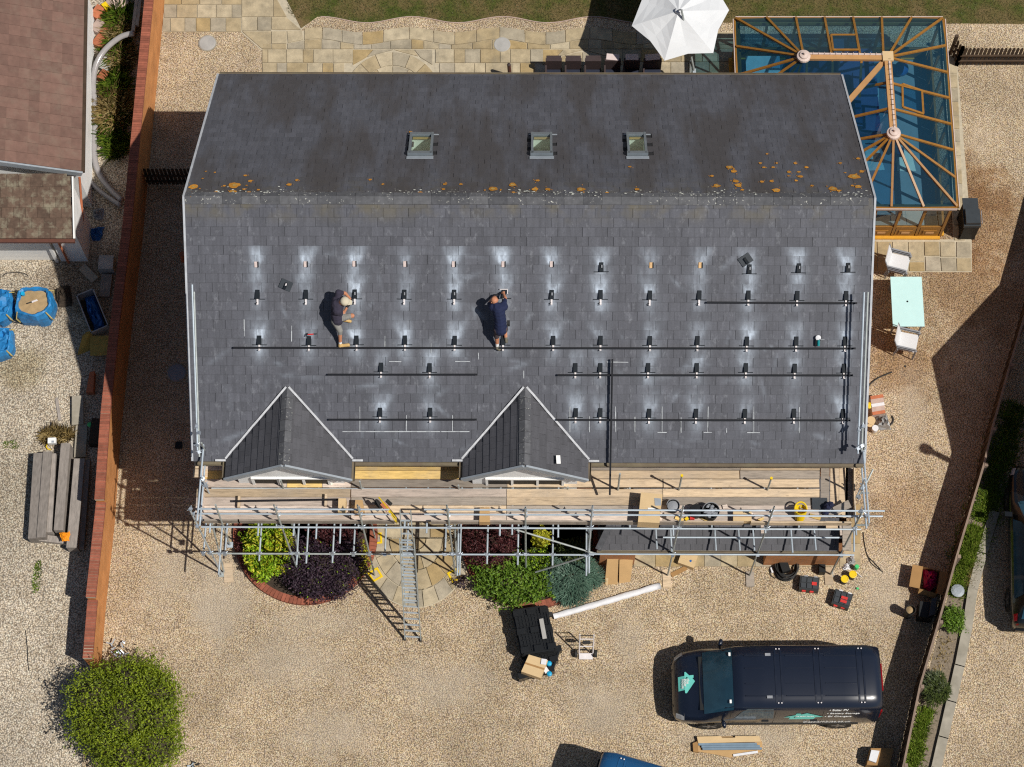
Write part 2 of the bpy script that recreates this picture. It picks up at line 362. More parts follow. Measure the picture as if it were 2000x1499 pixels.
M['w_grey'] = wood_mat('weathered_board', (.34, .29, .24)); M['w_pink'] = wood_mat('pale_board', (.68, .565, .48)); M['w_tan'] = wood_mat('tan_board', (.56, .43, .29)); M['w_yel'] = wood_mat('new_yellow_board', (.68, .47, .17))
M['oldwood'] = pm('silvered_timber', (.26, .23, .205), .9, var=.4, scale=5, stretch=(4, 1, 1), isl=.3)
M['fence'] = pm('dark_stained_fence', (.055, .034, .020), .8, var=.4, scale=6, isl=.3)
M['fencetop'] = pm('weathered_fence_cap', (.22, .16, .12), .85, var=.4, scale=4)
M['card'] = pm('cardboard', (.46, .29, .13), .85, var=.14, scale=3); M['card2'] = pm('pale_cardboard', (.58, .42, .23), .85, var=.10, scale=3); M['card_d'] = pm('brown_cardboard', (.33, .185, .07), .85, var=.14, scale=3)
M['black'] = pm('black_plastic', (.012, .013, .014), .5, var=.2, spec=.25); M['blackr'] = pm('black_rail', (.010, .009, .011), .45, metal=.0, var=.2)
M['cover'] = pm('black_flashing', (.010, .014, .019), .55, var=.3, scale=12, spec=.15); M['slatecover'] = pm('dark_flashing_plate', (.035, .042, .050), .5, var=.2)
M['alu'] = pm('bare_aluminium', (.74, .70, .70), .4, metal=.1, var=.1); M['copper'] = pm('pinkish_plate', (.56, .46, .43), .6, var=.2, scale=20); M['tanplate'] = pm('timber_batten', (.62, .40, .20), .8, var=.2)
M['chalk'] = pm('chalk', (.52, .55, .57), .9, var=.2, scale=30)
M['red'] = pm('red_plastic', (.55, .03, .025), .45); M['yellow'] = pm('yellow_plastic', (.75, .52, .01), .45, var=.06); M['green'] = pm('green_plastic', (.05, .50, .16), .5); M['orange'] = pm('orange_cloth', (.85, .28, .005), .7)
M['blue'] = pm('blue_woven_bag', (.02, .19, .45), .5, var=.35, scale=6, bump=1.0, bscale=7); M['bluedk'] = pm('blue_tarp', (.015, .10, .32), .45, var=.5, scale=6)
M['teal'] = pm('teal_plastic', (.0, .22, .24), .5); M['cyan'] = pm('cyan_plastic', (.01, .35, .62), .4)
M['sand'] = pm('sand', (.36, .25, .13), .95, var=.2, scale=9, bump=.6, bscale=25); M['soil'] = pm('dark_soil', (.045, .032, .022), .95, var=.5, scale=14, bump=.8, bscale=25)
M['rubber'] = pm('rubber', (.02, .02, .02), .7); M['grey_p'] = pm('grey_plastic', (.24, .25, .27), .5); M['magenta'] = pm('magenta_polythene', (.42, .005, .10), .25, var=.5, scale=9)
M['slab'] = pm('grey_slab', (.36, .35, .33), .9, var=.2, scale=4); M['clay'] = pm('clay_tile', (.40, .13, .06), .85, var=.25, scale=8, isl=.2); M['stone'] = pm('pink_sandstone', (.44, .33, .28), .9, var=.25, scale=6, isl=.25)
M['polystyrene'] = pm('white_foam_wrap', (.66, .66, .68), .6, var=.08, scale=10, bump=.5, bscale=14)
M['gold'] = pm('golden_oak_frame', (.26, .118, .018), .45, var=.25, scale=7, stretch=(1, 1, 3)); M['gold_y'] = pm('oak_sill', (.62, .31, .03), .4, var=.15); M['gold_l'] = pm('tan_ridge_capping', (.46, .25, .10), .5, var=.12)
M['pinkcap'] = pm('pale_pink_capping', (.56, .45, .40), .5, var=.1); M['tank'] = pm('galvanised_tank', (.36, .36, .36), .5, metal=.3, var=.2)

# ---------------------------------------------------------------- ground sheets
def poly(name, pts, mat, z=0.0, kind='structure', parent=None):
    b = MB(); b.face([P(x, y, z) if not isinstance(x, V) else x for x, y in pts]); o = b.build(name, mat, parent); o['kind'] = kind; return o
b = MB(); b.face([V((-400, -400, 0)), V((400, -400, 0)), V((400, 400, 0)), V((-400, 400, 0))]); setp(b.build('ground', M['gravel']), kind='structure')
LW = [(322, 0), (302, 213), (277, 483), (253, 683), (236, 850), (225, 1014), (206, 1196), (199, 1283)]      # foot of the brick wall, our side
poly('yard', [(-160, -120), (317, -120), (290, 213), (262, 483), (241, 683), (222, 850), (211, 1014), (193, 1196), (160, 1500), (130, 1620), (-160, 1620)][::-1], M['gravel_grey'], .004)
# lawn beyond the patio
def wav(x, m, a, x0): return m - a * math.cos(2 * math.pi * (x - x0) / 177.0)
lawn_pts = [(500, -120), (588, 56)] + [(x, wav(x, 39, 6, 805)) for x in range(620, 1440, 15)] + [(1470, 46), (1846, 46), (2100, 48), (2100, -120)]
def grass_mat():
    t = NT('lawn'); p = t.pos(); f = t.noise(p, 1.1, 5, .65); g = t.noise(p, 28, 4, .7)
    c = t.ramp(f, [(.30, (.17, .12, .058)), (.47, (.125, .10, .038)), (.60, (.07, .085, .018)), (.72, (.05, .075, .012))])
    c = t.mix(1.0, c, t.ramp(g, [(.3, .6), (.7, 1.3)]), 'MULTIPLY'); t.bump(g, .8, .03); return t.set(c, .95, 0.0, .15)
M['lawn'] = grass_mat()
lawn = poly('lawn', lawn_pts[::-1], M['lawn'], .016)
poly('gravel_border', ([(588, 60)] + [(x, wav(x, 36, 6, 805)) for x in range(620, 1440, 15)] + [(1436, 110)] + [(x, wav(x, 66, 5, 798)) for x in range(1430, 600, -15)])[::-1], M['drive'], .008)
# thin edging between lawn and gravel
eb = MB(); eb.path([P(x, wav(x, 39, 6, 805), .03) for x in range(626, 1235, 8)], .016, 4); eb.single('lawn_edging', M['stone'], 'thin wavy edging strip between the lawn and its gravel border', 'edging')

# ---------------------------------------------------------------- paving
def flags(parent, polys, z=.035, gap=.011, name='flagstone'):
    for pts in polys:
        ws = [p if isinstance(p, V) else P(p[0], p[1], z) for p in pts]; c = sum(ws, V()) / len(ws)
        ws = [p + (c - p).normalized() * gap * 1.4 for p in ws]
        a = sum((ws[i].x * ws[(i + 1) % len(ws)].y - ws[(i + 1) % len(ws)].x * ws[i].y) for i in range(len(ws)))
        if a < 0: ws = ws[::-1]
        r = rnd.random(); dz = rnd.uniform(-.004, .004); ws = [p + V((0, 0, dz)) for p in ws]
        MB().prism(ws, .03).build(name, M['flag_o'] if r < .08 else M['flag_g'] if r < .36 else M['flag'], parent)
def splits(x0, x1, lo, hi):
    xs = [x0]
    while xs[-1] < x1 - hi * .9: xs.append(xs[-1] + rnd.uniform(lo, hi))
    if x1 - xs[-1] < lo * .6 and len(xs) > 1: xs.pop()
    return xs + [x1]
def row(y0, y1, xs, n=3):
    f0 = y0 if callable(y0) else (lambda x: y0); f1 = y1 if callable(y1) else (lambda x: y1); out = []
    for a, b_ in zip(xs, xs[1:]):
        t = [a + (b_ - a) * k / n for k in range(n + 1)] if callable(y0) or callable(y1) else [a, b_]
        out.append([(x, f0(x)) for x in t] + [(x, f1(x)) for x in t[::-1]])
    return out
patio = thing('patio', None, None, P(900, 120), kind='structure')
bb = MB()
for pts in ([(318, -60), (560, -60), (600, 57), (1440, 57), (1440, 215), (512, 215), (512, 100), (470, 63), (316, 63)],): bb.face([P(x, y, .006) for x, y in pts][::-1])
bb.build('mortar_bed', M['joint'], patio)
cw = lambda x: wav(x, 58, 5, 798)
ci = lambda x: wav(x, 82, 5.5, 798)
PF = []
PF += row(-30, 9, splits(320, 472, 26, 44)) + row(9, 35, [320, 345, 385, 423, 453, 472]) + row(35, 62, [318, 333, 361, 383, 411, 441, 471])
PF += [[(472, -30), (532, -30), (534, 33), (472, 33)], [(534, -14), (560, 33), (534, 33)], [(472, 33), (503, 33), (503, 60), (472, 60)], [(503, 33), (530, 33), (530, 60), (503, 60)], [(530, 33), (559, 33), (588, 58), (530, 58)],
       [(472, 61), (503, 61), (530, 61), (530, 85), (512, 96)], [(530, 61), (560, 61), (560, 86), (530, 86)], [(560, 60), (590, 59), (593, 78), (562, 84)]]
xs = [594, 630, 668, 708, 749, 799, 847, 888, 930, 976, 1025, 1066, 1104, 1152, 1196, 1243, 1290, 1338, 1385, 1436]
PF += row(cw, ci, xs)
PF += row(lambda x: ci(x), 96, splits(561, 1436, 22, 46)); PF += row(86, 96, [513, 530, 560])
def arc_row(cx, r0, r1, a0, a1, n, sy=.93):
    out = []
    for k in range(n):
        t0 = a0 + (a1 - a0) * k / n; t1 = a0 + (a1 - a0) * (k + 1) / n; tm = (t0 + t1) / 2; c = cx[0]; cyy = cx[1]
        q = lambda r, t: (c + r * math.cos(t), cyy - r * sy * math.sin(t))
        out.append([q(r0, t0), q(r1, t0), q(r1, tm), q(r1, t1), q(r0, t1), q(r0, tm)] if r0 > 2 else [q(0, 0), q(r1, t0), q(r1, tm), q(r1, t1)])
    return out
C1, C2 = (767, 190), (1138, 190)
PF += row(96, 123, [512, 523, 559, 592, 612, 650, 690]) + row(123, 148, [512, 541, 560, 600, 630, 651, 672]) + row(148, 172, splits(512, 672, 25, 40))
PF += row(96, 123, [850, 887, 908, 938, 977, 997, 1036, 1062]) + row(123, 148, [858, 888, 927, 948, 1000, 1016, 1045]) + row(148, 172, splits(860, 1040, 25, 40))
PF += row(97, 121, [1215, 1252, 1290, 1330, 1372, 1402, 1436]) + row(121, 146, [1232, 1275, 1310, 1345, 1385, 1436]) + row(146, 172, splits(1235, 1436, 28, 44))
for Cq in (C1, C2):
    PF += arc_row(Cq, 66, 95, .10, math.pi - .10, 8) + arc_row(Cq, 30, 66, .1, math.pi - .1, 6)
    PF += [[(Cq[0] - 78, 97), (Cq[0] - 38, 97), (Cq[0] - 52, 113), (Cq[0] - 78, 127)], [(Cq[0] - 38, 97), (Cq[0] + 2, 97), (Cq[0] - 18, 102.5), (Cq[0] - 50, 111)], [(Cq[0] + 2, 97), (Cq[0] + 42, 97), (Cq[0] + 50, 110), (Cq[0] + 18, 102)], [(Cq[0] + 42, 97), (Cq[0] + 78, 97), (Cq[0] + 78, 127), (Cq[0] + 54, 113)]]
flags(patio, PF)
# paving beside the conservatory
sp = thing('side_path', None, None, P(1800, 500), kind='structure')
bb = MB(); bb.face([P(x, y, .006) for x, y in [(1690, 468), (1898, 468), (1898, 532), (1690, 532)]][::-1]); bb.face([P(x, y, .006) for x, y in [(1846, 105), (1868, 105), (1898, 468), (1862, 468)]][::-1]); bb.build('mortar_bed', M['joint'], sp)
SF = [[(1690, 471), (1712, 471), (1714, 530), (1690, 530)], [(1713, 472), (1742, 472), (1744, 500), (1714, 500)], [(1743, 472), (1773, 472), (1774, 500), (1744, 500)], [(1774, 472), (1804, 472), (1806, 511), (1775, 511)], [(1805, 472), (1834, 472), (1836, 500), (1806, 500)], [(1836, 472), (1865, 472), (1867, 502), (1837, 502)], [(1868, 472), (1896, 472), (1897, 503), (1868, 503)],
      [(1714, 501), (1744, 501), (1746, 530), (1715, 530)], [(1744, 501), (1774, 501), (1775, 530), (1746, 530)], [(1775, 512), (1806, 512), (1807, 530), (1776, 530)], [(1807, 501), (1836, 501), (1838, 530), (1808, 530)], [(1837, 503), (1867, 503), (1868, 530), (1839, 530)], [(1868, 504), (1897, 504), (1898, 530), (1869, 530)]]
ys = [108, 145, 172, 199, 226, 252, 278, 305, 333, 359, 384, 412, 440, 470]
for a, b_ in zip(ys, ys[1:]):
    k0 = 1847 + (a - 108) * .047; k1 = 1847 + (b_ - 108) * .047
    SF.append([(k0, a), (k0 + 21, a), (k1 + 21, b_), (k1, b_)])
flags(sp, SF)
# round paved area at the front door and the strip by the lean-to
fp = thing('front_paving', None, None, P(812, 1090), kind='structure')
bb = MB(); CF = (812, 1052)
bb.face([P(CF[0] + 112 * math.cos(t), CF[1] + 136 * math.sin(t), .006) for t in [k * math.pi / 24 for k in range(0, 25)]][::-1] + [P(700, 960, .006), P(924, 960, .006)]); bb.build('mortar_bed', M['joint'], fp)
FF = []
def ring(r0, r1, sy0, sy1, n, ph=0.0):
    for k in range(n):
        t = [math.pi * (k + j / 3 + ph) / n for j in range(4)]
        FF.append([(CF[0] + r0 * math.cos(a), CF[1] + sy0 * r0 * math.sin(a)) for a in t] + [(CF[0] + r1 * math.cos(a), CF[1] + sy1 * r1 * math.sin(a)) for a in t[::-1]])
ring(84, 110, 1.20, 1.22, 11); ring(52, 84, 1.18, 1.20, 8); ring(20, 52, 1.1, 1.18, 5); FF.append([(CF[0] + 20 * math.cos(k * math.pi / 8), CF[1] + 22 * math.sin(k * math.pi / 8)) for k in range(9)])
FF += row(1026, 1050, [704, 752, 795, 840, 880, 920]) + row(1002, 1026, [704, 735, 780, 822, 868, 920]) + row(978, 1002, [704, 760, 800, 850, 920])
flags(fp, FF)
st = thing('front_strip', None, None, P(1400, 1095), kind='structure')
flags(st, row(1062, 1107, [1237, 1280, 1328, 1376, 1408, 1440, 1475, 1520, 1560, 1600, 1640, 1681]), gap=.006); flags(st, [[(1661, 985), (1681, 985), (1681, 1062), (1661, 1062)]], gap=.006)
# cast iron and plastic covers set in the ground
for (x, y, r, mt, lb) in ((405, 84, .245, 'slab', 'round grey drain cover set in the gravel by the brick wall'), (981, 87, .245, 'slab', 'round pale grey drain cover set in the patio'), (345, 728, .25, 'grey_p', 'round dark drain cover in the shaded gravel beside the house')):
    q = P(x, y, .045); t = thing('drain_cover', lb, 'drain cover', (q.x, q.y, 0), 'round drain covers'); MB().lathe([(r, .0), (r, .04), (r - .02, .045)], (q.x, q.y, 0), 28).build('lid', M[mt], t); MB().lathe([(r + .03, 0), (r + .03, .03)], (q.x, q.y, 0), 28).build('frame', M['concrete'], t)
b = MB().box(P(349, 870, .03), (.19, .19, .06)); b.single('drain_grating', M['black'], 'small square black drain grating in the shaded gravel', 'grating')

# ---------------------------------------------------------------- brick boundary wall
wt = [1.60, 1.60, 1.60, 1.60, 1.58, 1.38, 1.14, 1.14]
A = [P(x, y) for x, y in LW]; A[0] = A[0] + (A[0] - A[1]).normalized() * 2.0; A.append(A[-1] + (A[-1] - A[-2]).normalized() * .35)
bw = thing('brick_wall', 'long orange brick garden wall with a brick-on-edge coping', 'wall', A[4]); bw_b = MB(); dist = 0.0
step_h = lambda i: 1.60 if i < 5 else (1.38 if i < 6 else 1.14)
cop = MB().box((0, 0, .0), (.069, .255, .105)).mesh('coping_brick', M['redbrick'])
segs = list(zip(A, A[1:])); WTH = .215; brick_list = []
for i, (a, b_) in enumerate(segs):
    h = step_h(i); d = (b_ - a); L = d.length; d.normalize(); nrm = V((d.y, -d.x, 0));  nrm = nrm if nrm.x < 0 else -nrm
    up = V((0, 0, h)); c, e = a + nrm * WTH, b_ + nrm * WTH
    bw_b.face([a, a + up, b_ + up, b_][::-1] if True else [], [(dist, 0), (dist, h), (dist + L, h), (dist + L, 0)][::-1])
    bw_b.face([c, e, e + up, c + up][::-1], [(dist, 0), (dist + L, 0), (dist + L, h), (dist, h)][::-1])
    bw_b.face([a + up, c + up, e + up, b_ + up]); bw_b.face([a, c, c + up, a + up]); bw_b.face([b_, b_ + up, e + up, e])
    dist += L; n = int(L / .076); off_n = nrm * (WTH / 2)
    for k in range(n):
        q = a + d * ((k + .5) * L / n) + off_n + up + V((0, 0, .052)); brick_list.append(frame(q, d, V((rnd.uniform(-.02, .02), rnd.uniform(-.02, .02), 1))))
wall_face = bw_b.build('wall_face', M['brick'], bw)
for Mx in brick_list: place(cop, 'coping_brick', bw, Mx)
cm = MB()
for i, (a, b_) in enumerate(segs):
    h = step_h(i); d = (b_ - a).normalized(); nrm = V((d.y, -d.x, 0)); nrm = nrm if nrm.x < 0 else -nrm
    cm.beam(a + nrm * WTH / 2 + V((0, 0, h + .046)), b_ + nrm * WTH / 2 + V((0, 0, h + .046)), .24, .085)
cm.build('coping_mortar', M['joint'], bw)
# ---------------------------------------------------------------- main house
house = thing('house', 'large house with a dark slate roof, two front dormers and three rooflights', 'house', (0, YR, 0))
def wallbox(x0, x1, y0, y1, z0, z1, mb, skip=()):
    c = [V((x0, y0, 0)), V((x1, y0, 0)), V((x1, y1, 0)), V((x0, y1, 0))]
    for i in range(4):
        if i in skip: continue
        a, b_ = c[i], c[(i + 1) % 4]; L = (b_ - a).length
        mb.face([a + V((0, 0, z0)), b_ + V((0, 0, z0)), b_ + V((0, 0, z1)), a + V((0, 0, z1))], [(0, z0), (L, z0), (L, z1), (0, z1)])
wb = MB(); wallbox(HX0 + .12, HX1 - .12, .42, YE - .35, 0, ZE - .05, wb)
for x in (HX0 + .12, HX1 - .12):
    wb.face([V((x, .42, ZE - .05)), V((x, YE - .35, ZE - .05)), V((x, YR, ZR - .22))], [(0, 0), (10, 0), (5, 3.5)])
wb.build('wall', M['housebrick'], house)
# deck with holes for the rooflights
SKY = []
for x0, x1 in ((801, 844.5), (1037, 1079.5), (1222.5, 1265)):
    a = RN(x0, 267); b_ = RN(x1, 306); SKY.append((a.x, b_.x, (b_.y - YR) / CS, (a.y - YR) / CS))    # u0,u1,v0(near ridge),v1
dk = MB(); dk.face([S2W(HX0, 0), S2W(HX0, LS), S2W(HX1, LS), S2W(HX1, 0)])
us = sorted([HX0, HX1] + [k for s_ in SKY for k in s_[:2]]); vN = [0, SKY[0][2], SKY[0][3], LS]
for a, b_ in zip(us, us[1:]):
    for c, d in zip(vN, vN[1:]):
        if any(s_[0] - .01 < (a + b_) / 2 < s_[1] + .01 and s_[2] - .05 < (c + d) / 2 < s_[3] + .05 for s_ in SKY): continue
        dk.face([N2W(a, c), N2W(b_, c), N2W(b_, d), N2W(a, d)])
dk.build('roof_deck', M['deck'], house)
# brackets and their places on the slope (photo pixels of each cover)
ROWS = [[(500, 514.5, 'p'), (596.4, 514, 'p'), (691.7, 513, 'p'), (791, 513.5, 'p'), (886, 514, 'p'), (983, 514, 'p'), (1077.5, 514, 'p'), (1174.5, 519, 'o'), (1272, 516, 't'), (1368, 516, 't'), (1464, 523, 'o'), (1560.5, 521, 'o'), (1657, 520, 'o')],
        [(502.5, 572.5, 'c'), (597, 572.5, 'c'), (692.6, 572, 'o'), (789.5, 572.5, 'o'), (887, 572.5, 'o'), (984, 571, 'o'), (1077.5, 573, 'o'), (1173, 573, 'c'), (1269.5, 574, 'c'), (1366, 574, 'c'), (1462, 574, 'c'), (1557.5, 575, 'c'), (1653, 575, 'c')],
        [(506, 662, 'c'), (603, 663, 'c'), (696, 662, 'c'), (790.6, 662, 'c'), (888, 662.5, 'c'), (982.5, 662.5, 'c'), (1080.5, 662.5, 'c'), (1173, 662.5, 'c'), (1269.5, 663, 'c'), (1362.5, 663, 'c'), (1459, 664, 'c'), (1555.5, 664, 'c'), (1651, 664, 'c')],
        [(744, 715, 'c'), (839, 716, 'c'), (1123.7, 716, 'c'), (1172.5, 716, 'c'), (1266, 716, 'c'), (1361, 716, 'c'), (1457, 716, 'c'), (1552.5, 717, 'c'), (1649, 717, 'c')],
        [(742, 803, 'c'), (840, 803, 'c'), (1124.5, 804, 'c'), (1172.5, 804, 'c'), (1268, 805, 'c'), (1359.5, 805, 'c'), (1455, 805.5, 'c'), (1551, 805, 'c'), (1647, 805.5, 'c')]]
BR = []
for ri, r in enumerate(ROWS):
    for k, (x, y, kd) in enumerate(r):
        u, v = sloped(RS(x, y, .06)); BR.append((u, v, kd, ri, k))
drng = random.Random(5); DS = [(u, v, (.30 + .62 * drng.random()) * (1.0 if ri < 3 else .9 if ri == 3 else .8), drng.uniform(-.10, .10), ri) for u, v, kd, ri, k in BR]
SMR = [(drng.uniform(HX0 + .5, HX1 - .5), drng.uniform(1.2, LS - .2), drng.uniform(-1.4, 1.4), drng.uniform(.08, .35), drng.uniform(.02, .06), drng.uniform(.08, .34)) for _ in range(90)]   # boot scuffs and wiped smears
def dustf(u, v):
    s_ = 0.0; col_ = 0.0
    for bu, bv, am, sk, ri in DS:
        du = u - bu; dv = v - bv
        if abs(du) > .6 or dv < -.8 or dv > .75: continue
        if dv < -.02:                                    # fan up the slope in two streaks
            t = -dv; wd = .05 + t * .42; du -= sk * 2 * t; k = math.exp(-((abs(du) - .05 - t * .16) / (wd * .55)) ** 2) * math.exp(-(t / .33) ** 2) * .95 + math.exp(-(du / (.10 + t * .35)) ** 2) * math.exp(-(t / .46) ** 2) * .50
        else:
            k = math.exp(-(du / (.11 + dv * .12)) ** 2) * math.exp(-((dv - .22) / .26) ** 2) * .62
        col_ = max(col_, am * .30 * math.exp(-(du / .24) ** 2) * math.exp(-(dv / .45) ** 2)); s_ = max(s_, k * am)
    for bu, bv, an, ln, wd, am in SMR:
        du = u - bu; dv = v - bv
        if abs(du) > .6 or abs(dv) > .6: continue
        a, b_ = du * math.cos(an) + dv * math.sin(an), -du * math.sin(an) + dv * math.cos(an); s_ = max(s_, am * math.exp(-(a / ln) ** 2 - (b_ / wd) ** 2))
    return s_ + col_
# slates
GA, SWD, GAP, TH = .2293, .300, .0035, .008
cut_d = []                                               # dormers' footprints on the slope, filled below
D1 = dict(apex=(563, 757), vl=(443, 897), vr=(687, 897), fl=(441, 935), fr=(685, 937), rf=(551, 908))
D2 = dict(apex=(1024, 757), vl=(905, 897), vr=(1148, 898), fl=(904, 935), fr=(1146, 937), rf=(1023, 909))
for D in (D1, D2): cut_d.append([sloped(RS(*D[k])) for k in ('apex', 'vl', 'vr')])
def in_dormer(u, v):
    for (au, av), (lu, lv), (ru, rv) in cut_d:
        if v > av + .1:
            t = (v - av) / (lv - av)
            if au + (lu - au) * t + .12 < u < au + (ru - au) * t - .12: return True
    return False
def slate_local(nx=1, ny=1):                             # a slate lying in x (width) / -y (down slope), tail raised
    pass
jit = random.Random(3)
def slate_rows(to_world, v0, v1, parent_mb, side, sub=(1, 1), skipfn=None, keep=None, dustv=None):
    v = v0; ri = 0
    while v < v1 - .02:
        ve = min(v + GA, v1); u = HX0 + (0 if ri % 2 else -SWD / 2)
        while u < HX1 - .01:
            a = max(u, HX0); b_ = min(u + SWD, HX1)
            if b_ - a > .04:
                cu, cv = (a + b_) / 2, (v + ve) / 2
                if not (skipfn and skipfn(cu, cv, a, b_, v, ve)):
                    dm_ = jit.uniform(.55, 1.15); j = jit.uniform(-.003, .003); hz = jit.uniform(0, .003); tl = jit.uniform(-.004, .004) + (jit.uniform(.008, .02) if jit.random() < .03 else 0)
                    if keep is not None and keep(ri, cu): keep_list.append((side, cu, v, b_ - a, ve - v))
                    else:
                        nx, ny = sub; a2, b2 = a + GAP / 2 + j, b_ - GAP / 2 + j; vv0, vv1 = v - .02, ve + .012 + tl; w0, w1 = .006 + hz, .021 + hz; n0 = len(parent_mb.v)
                        for iy in range(ny + 1):
                            for ix in range(nx + 1):
                                uu = a2 + (b2 - a2) * ix / nx; q = vv0 + (vv1 - vv0) * iy / ny
                                parent_mb.v.append(tuple(to_world(uu, q, w0 + (w1 - w0) * iy / ny)))
                                if dustv is not None: dustv.append(dustf(uu, q) * dm_)
                        fl = side == 'N'
                        for iy in range(ny):
                            for ix in range(nx):
                                i0 = n0 + iy * (nx + 1) + ix; f = (i0, i0 + nx + 1, i0 + nx + 2, i0 + 1); uvq = [(ix / nx, iy / ny), (ix / nx, (iy + 1) / ny), ((ix + 1) / nx, (iy + 1) / ny), ((ix + 1) / nx, iy / ny)]
                                if fl: f = f[::-1]; uvq = uvq[::-1]
                                parent_mb.f.append(f); parent_mb.uv.append(uvq); parent_mb.mi.append(0)
                        # tail edge and sides
                        n1 = len(parent_mb.v); cor = [n0, n0 + nx, n0 + ny * (nx + 1) + nx, n0 + ny * (nx + 1)]
                        for (uu, q, w) in ((a2, vv0, w0 - TH), (b2, vv0, w0 - TH), (b2, vv1, w1 - TH), (a2, vv1, w1 - TH)):
                            parent_mb.v.append(tuple(to_world(uu, q, w)))
                            if dustv is not None: dustv.append(0.0)
                        for p, q in ((1, 2), (2, 3), (3, 0)):
                            f = (cor[p], cor[q], n1 + q, n1 + p); parent_mb.f.append(f[::-1] if not fl else f); parent_mb.uv.append([(0.5, .97)] * 4); parent_mb.mi.append(0)
            u += SWD
        v = ve; ri += 1
keep_list = []
sm = MB(); dv_ = []
def skip_s(cu, cv, a, b_, v, ve):
    return in_dormer(a + .02, ve) and in_dormer(b_ - .02, ve)
slate_rows(S2W, .02, LS + .03, sm, 'S', (5, 4), skip_s, lambda ri, cu: ri < 5, dv_)
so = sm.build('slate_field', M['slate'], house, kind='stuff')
at = so.data.attributes.new('dust', 'FLOAT', 'POINT'); at.data.foreach_set('value', dv_)
nm = MB()
def skip_n(cu, cv, a, b_, v, ve):
    for s_ in SKY:
        if s_[0] < cu < s_[1] and s_[2] < cv < s_[3]: return True
    return False
slate_rows(N2W, .02, LS + .03, nm, 'N', (1, 1), skip_n)
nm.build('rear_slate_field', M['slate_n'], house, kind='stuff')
shared = {}
for side, cu, v, wd, gl in keep_list:                    # the five courses under the ridge: each slate an object
    key = (round(wd, 3), round(gl, 3))
    if key not in shared:
        q = MB(); hw = wd / 2 - GAP / 2; y0, y1 = .02, -(gl + .012); w0, w1 = .006, .021
        q.face([V((-hw, y0, w0)), V((-hw, y1, w1)), V((hw, y1, w1)), V((hw, y0, w0))], [(0, 0), (0, 1), (1, 1), (1, 0)])
        q.face([V((hw, y1, w1)), V((-hw, y1, w1)), V((-hw, y1, w1 - TH)), V((hw, y1, w1 - TH))][::-1], [(.5, .97)] * 4)
        q.face([V((hw, y0, w0)), V((hw, y1, w1)), V((hw, y1, w1 - TH)), V((hw, y0, w0 - TH))][::-1], [(.5, .97)] * 4); q.face([V((-hw, y1, w1)), V((-hw, y0, w0)), V((-hw, y0, w0 - TH)), V((-hw, y1, w1 - TH))][::-1], [(.5, .97)] * 4)
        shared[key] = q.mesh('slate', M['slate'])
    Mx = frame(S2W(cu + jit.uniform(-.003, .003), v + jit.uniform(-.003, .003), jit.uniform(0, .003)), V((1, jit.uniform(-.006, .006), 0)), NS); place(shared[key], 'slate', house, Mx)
# ridge tiles
rt = MB(); hl = .226
for s_, n in ((1, NS), (-1, NN)):
    dn = V((0, -CS * s_, -SS)); rt.raw([V((-hl, 0, .03)), V((hl, 0, .03)), V((hl, 0, .03)) + dn * .19, V((-hl, 0, .03)) + dn * .19, V((-hl, 0, .012)) + dn * .19, V((hl, 0, .012)) + dn * .19, V((hl, 0, .012)), V((-hl, 0, .012))],
        [(0, 3, 2, 1), (3, 4, 5, 2), (1, 2, 5, 6), (0, 7, 4, 3)] if s_ > 0 else [(1, 2, 3, 0), (2, 5, 4, 3), (6, 5, 2, 1), (3, 4, 7, 0)])
rme = rt.mesh('ridge_tile', M['ridge']); x = HX0 + .23
while x < HX1 - .1:
    place(rme, 'ridge_tile', house, Matrix.Translation(V((x, YR, ZR + .012 + jit.uniform(0, .012)))) @ Matrix.Rotation(jit.uniform(-.012, .012), 4, 'Y')); x += .4575
# verges and gutters
for x, s_ in ((HX0 - .025, -1), (HX1 + .025, 1)):
    for f in (S2W, N2W): MB().beam(f(x, -.01, .0), f(x, LS + .03, .0), .05, .075, NS if f is S2W else NN).build('verge_strip', M['verge'], house)
def gutter(a, b_, name='gutter', r=.06, par=None, mt='gutter', z=0):
    a = V(a); b_ = V(b_); x = (b_ - a).normalized(); y = V((0, 0, 1)).cross(x); q = MB(); prof = [(-1.0, .1), (-.9, -.55), (-.4, -.95), (.4, -.95), (.9, -.55), (1.0, .1), (.8, .1), (.7, -.45), (.3, -.75), (-.3, -.75), (-.7, -.45), (-.8, .1)]
    va = [a + y * (p * r) + V((0, 0, w * r)) for p, w in prof]; vb = [b_ + y * (p * r) + V((0, 0, w * r)) for p, w in prof]; n = len(prof)
    q.raw(va + vb, [(i, (i + 1) % n, n + (i + 1) % n, n + i) for i in range(n)] + [tuple(range(n)), tuple(range(2 * n - 1, n - 1, -1))]); return q.build(name, M[mt], par or house)
gutter((HX0, YE + .07, ZE - .06), (HX1, YE + .07, ZE - .06))
eL = [sloped(RS(*D[k])) [0] for D in (D1, D2) for k in ('vl', 'vr')]
for a, b_ in ((HX0 + .05, eL[0] - .02), (eL[1] + .02, eL[2] - .02), (eL[3] + .02, HX1)): gutter((a, -.075, ZE - .06), (b_, -.075, ZE - .06))
for a, b_ in ((HX0 + .05, eL[0] - .02), (eL[1] + .02, eL[2] - .02), (eL[3] + .02, HX1)): MB().box(((a + b_) / 2, .0, ZE - .14), (b_ - a, .03, .20)).build('fascia', M['white'], house)
MB().box((0, YE - .0, ZE - .14), (HX1 - HX0, .03, .20)).build('fascia', M['white'], house)
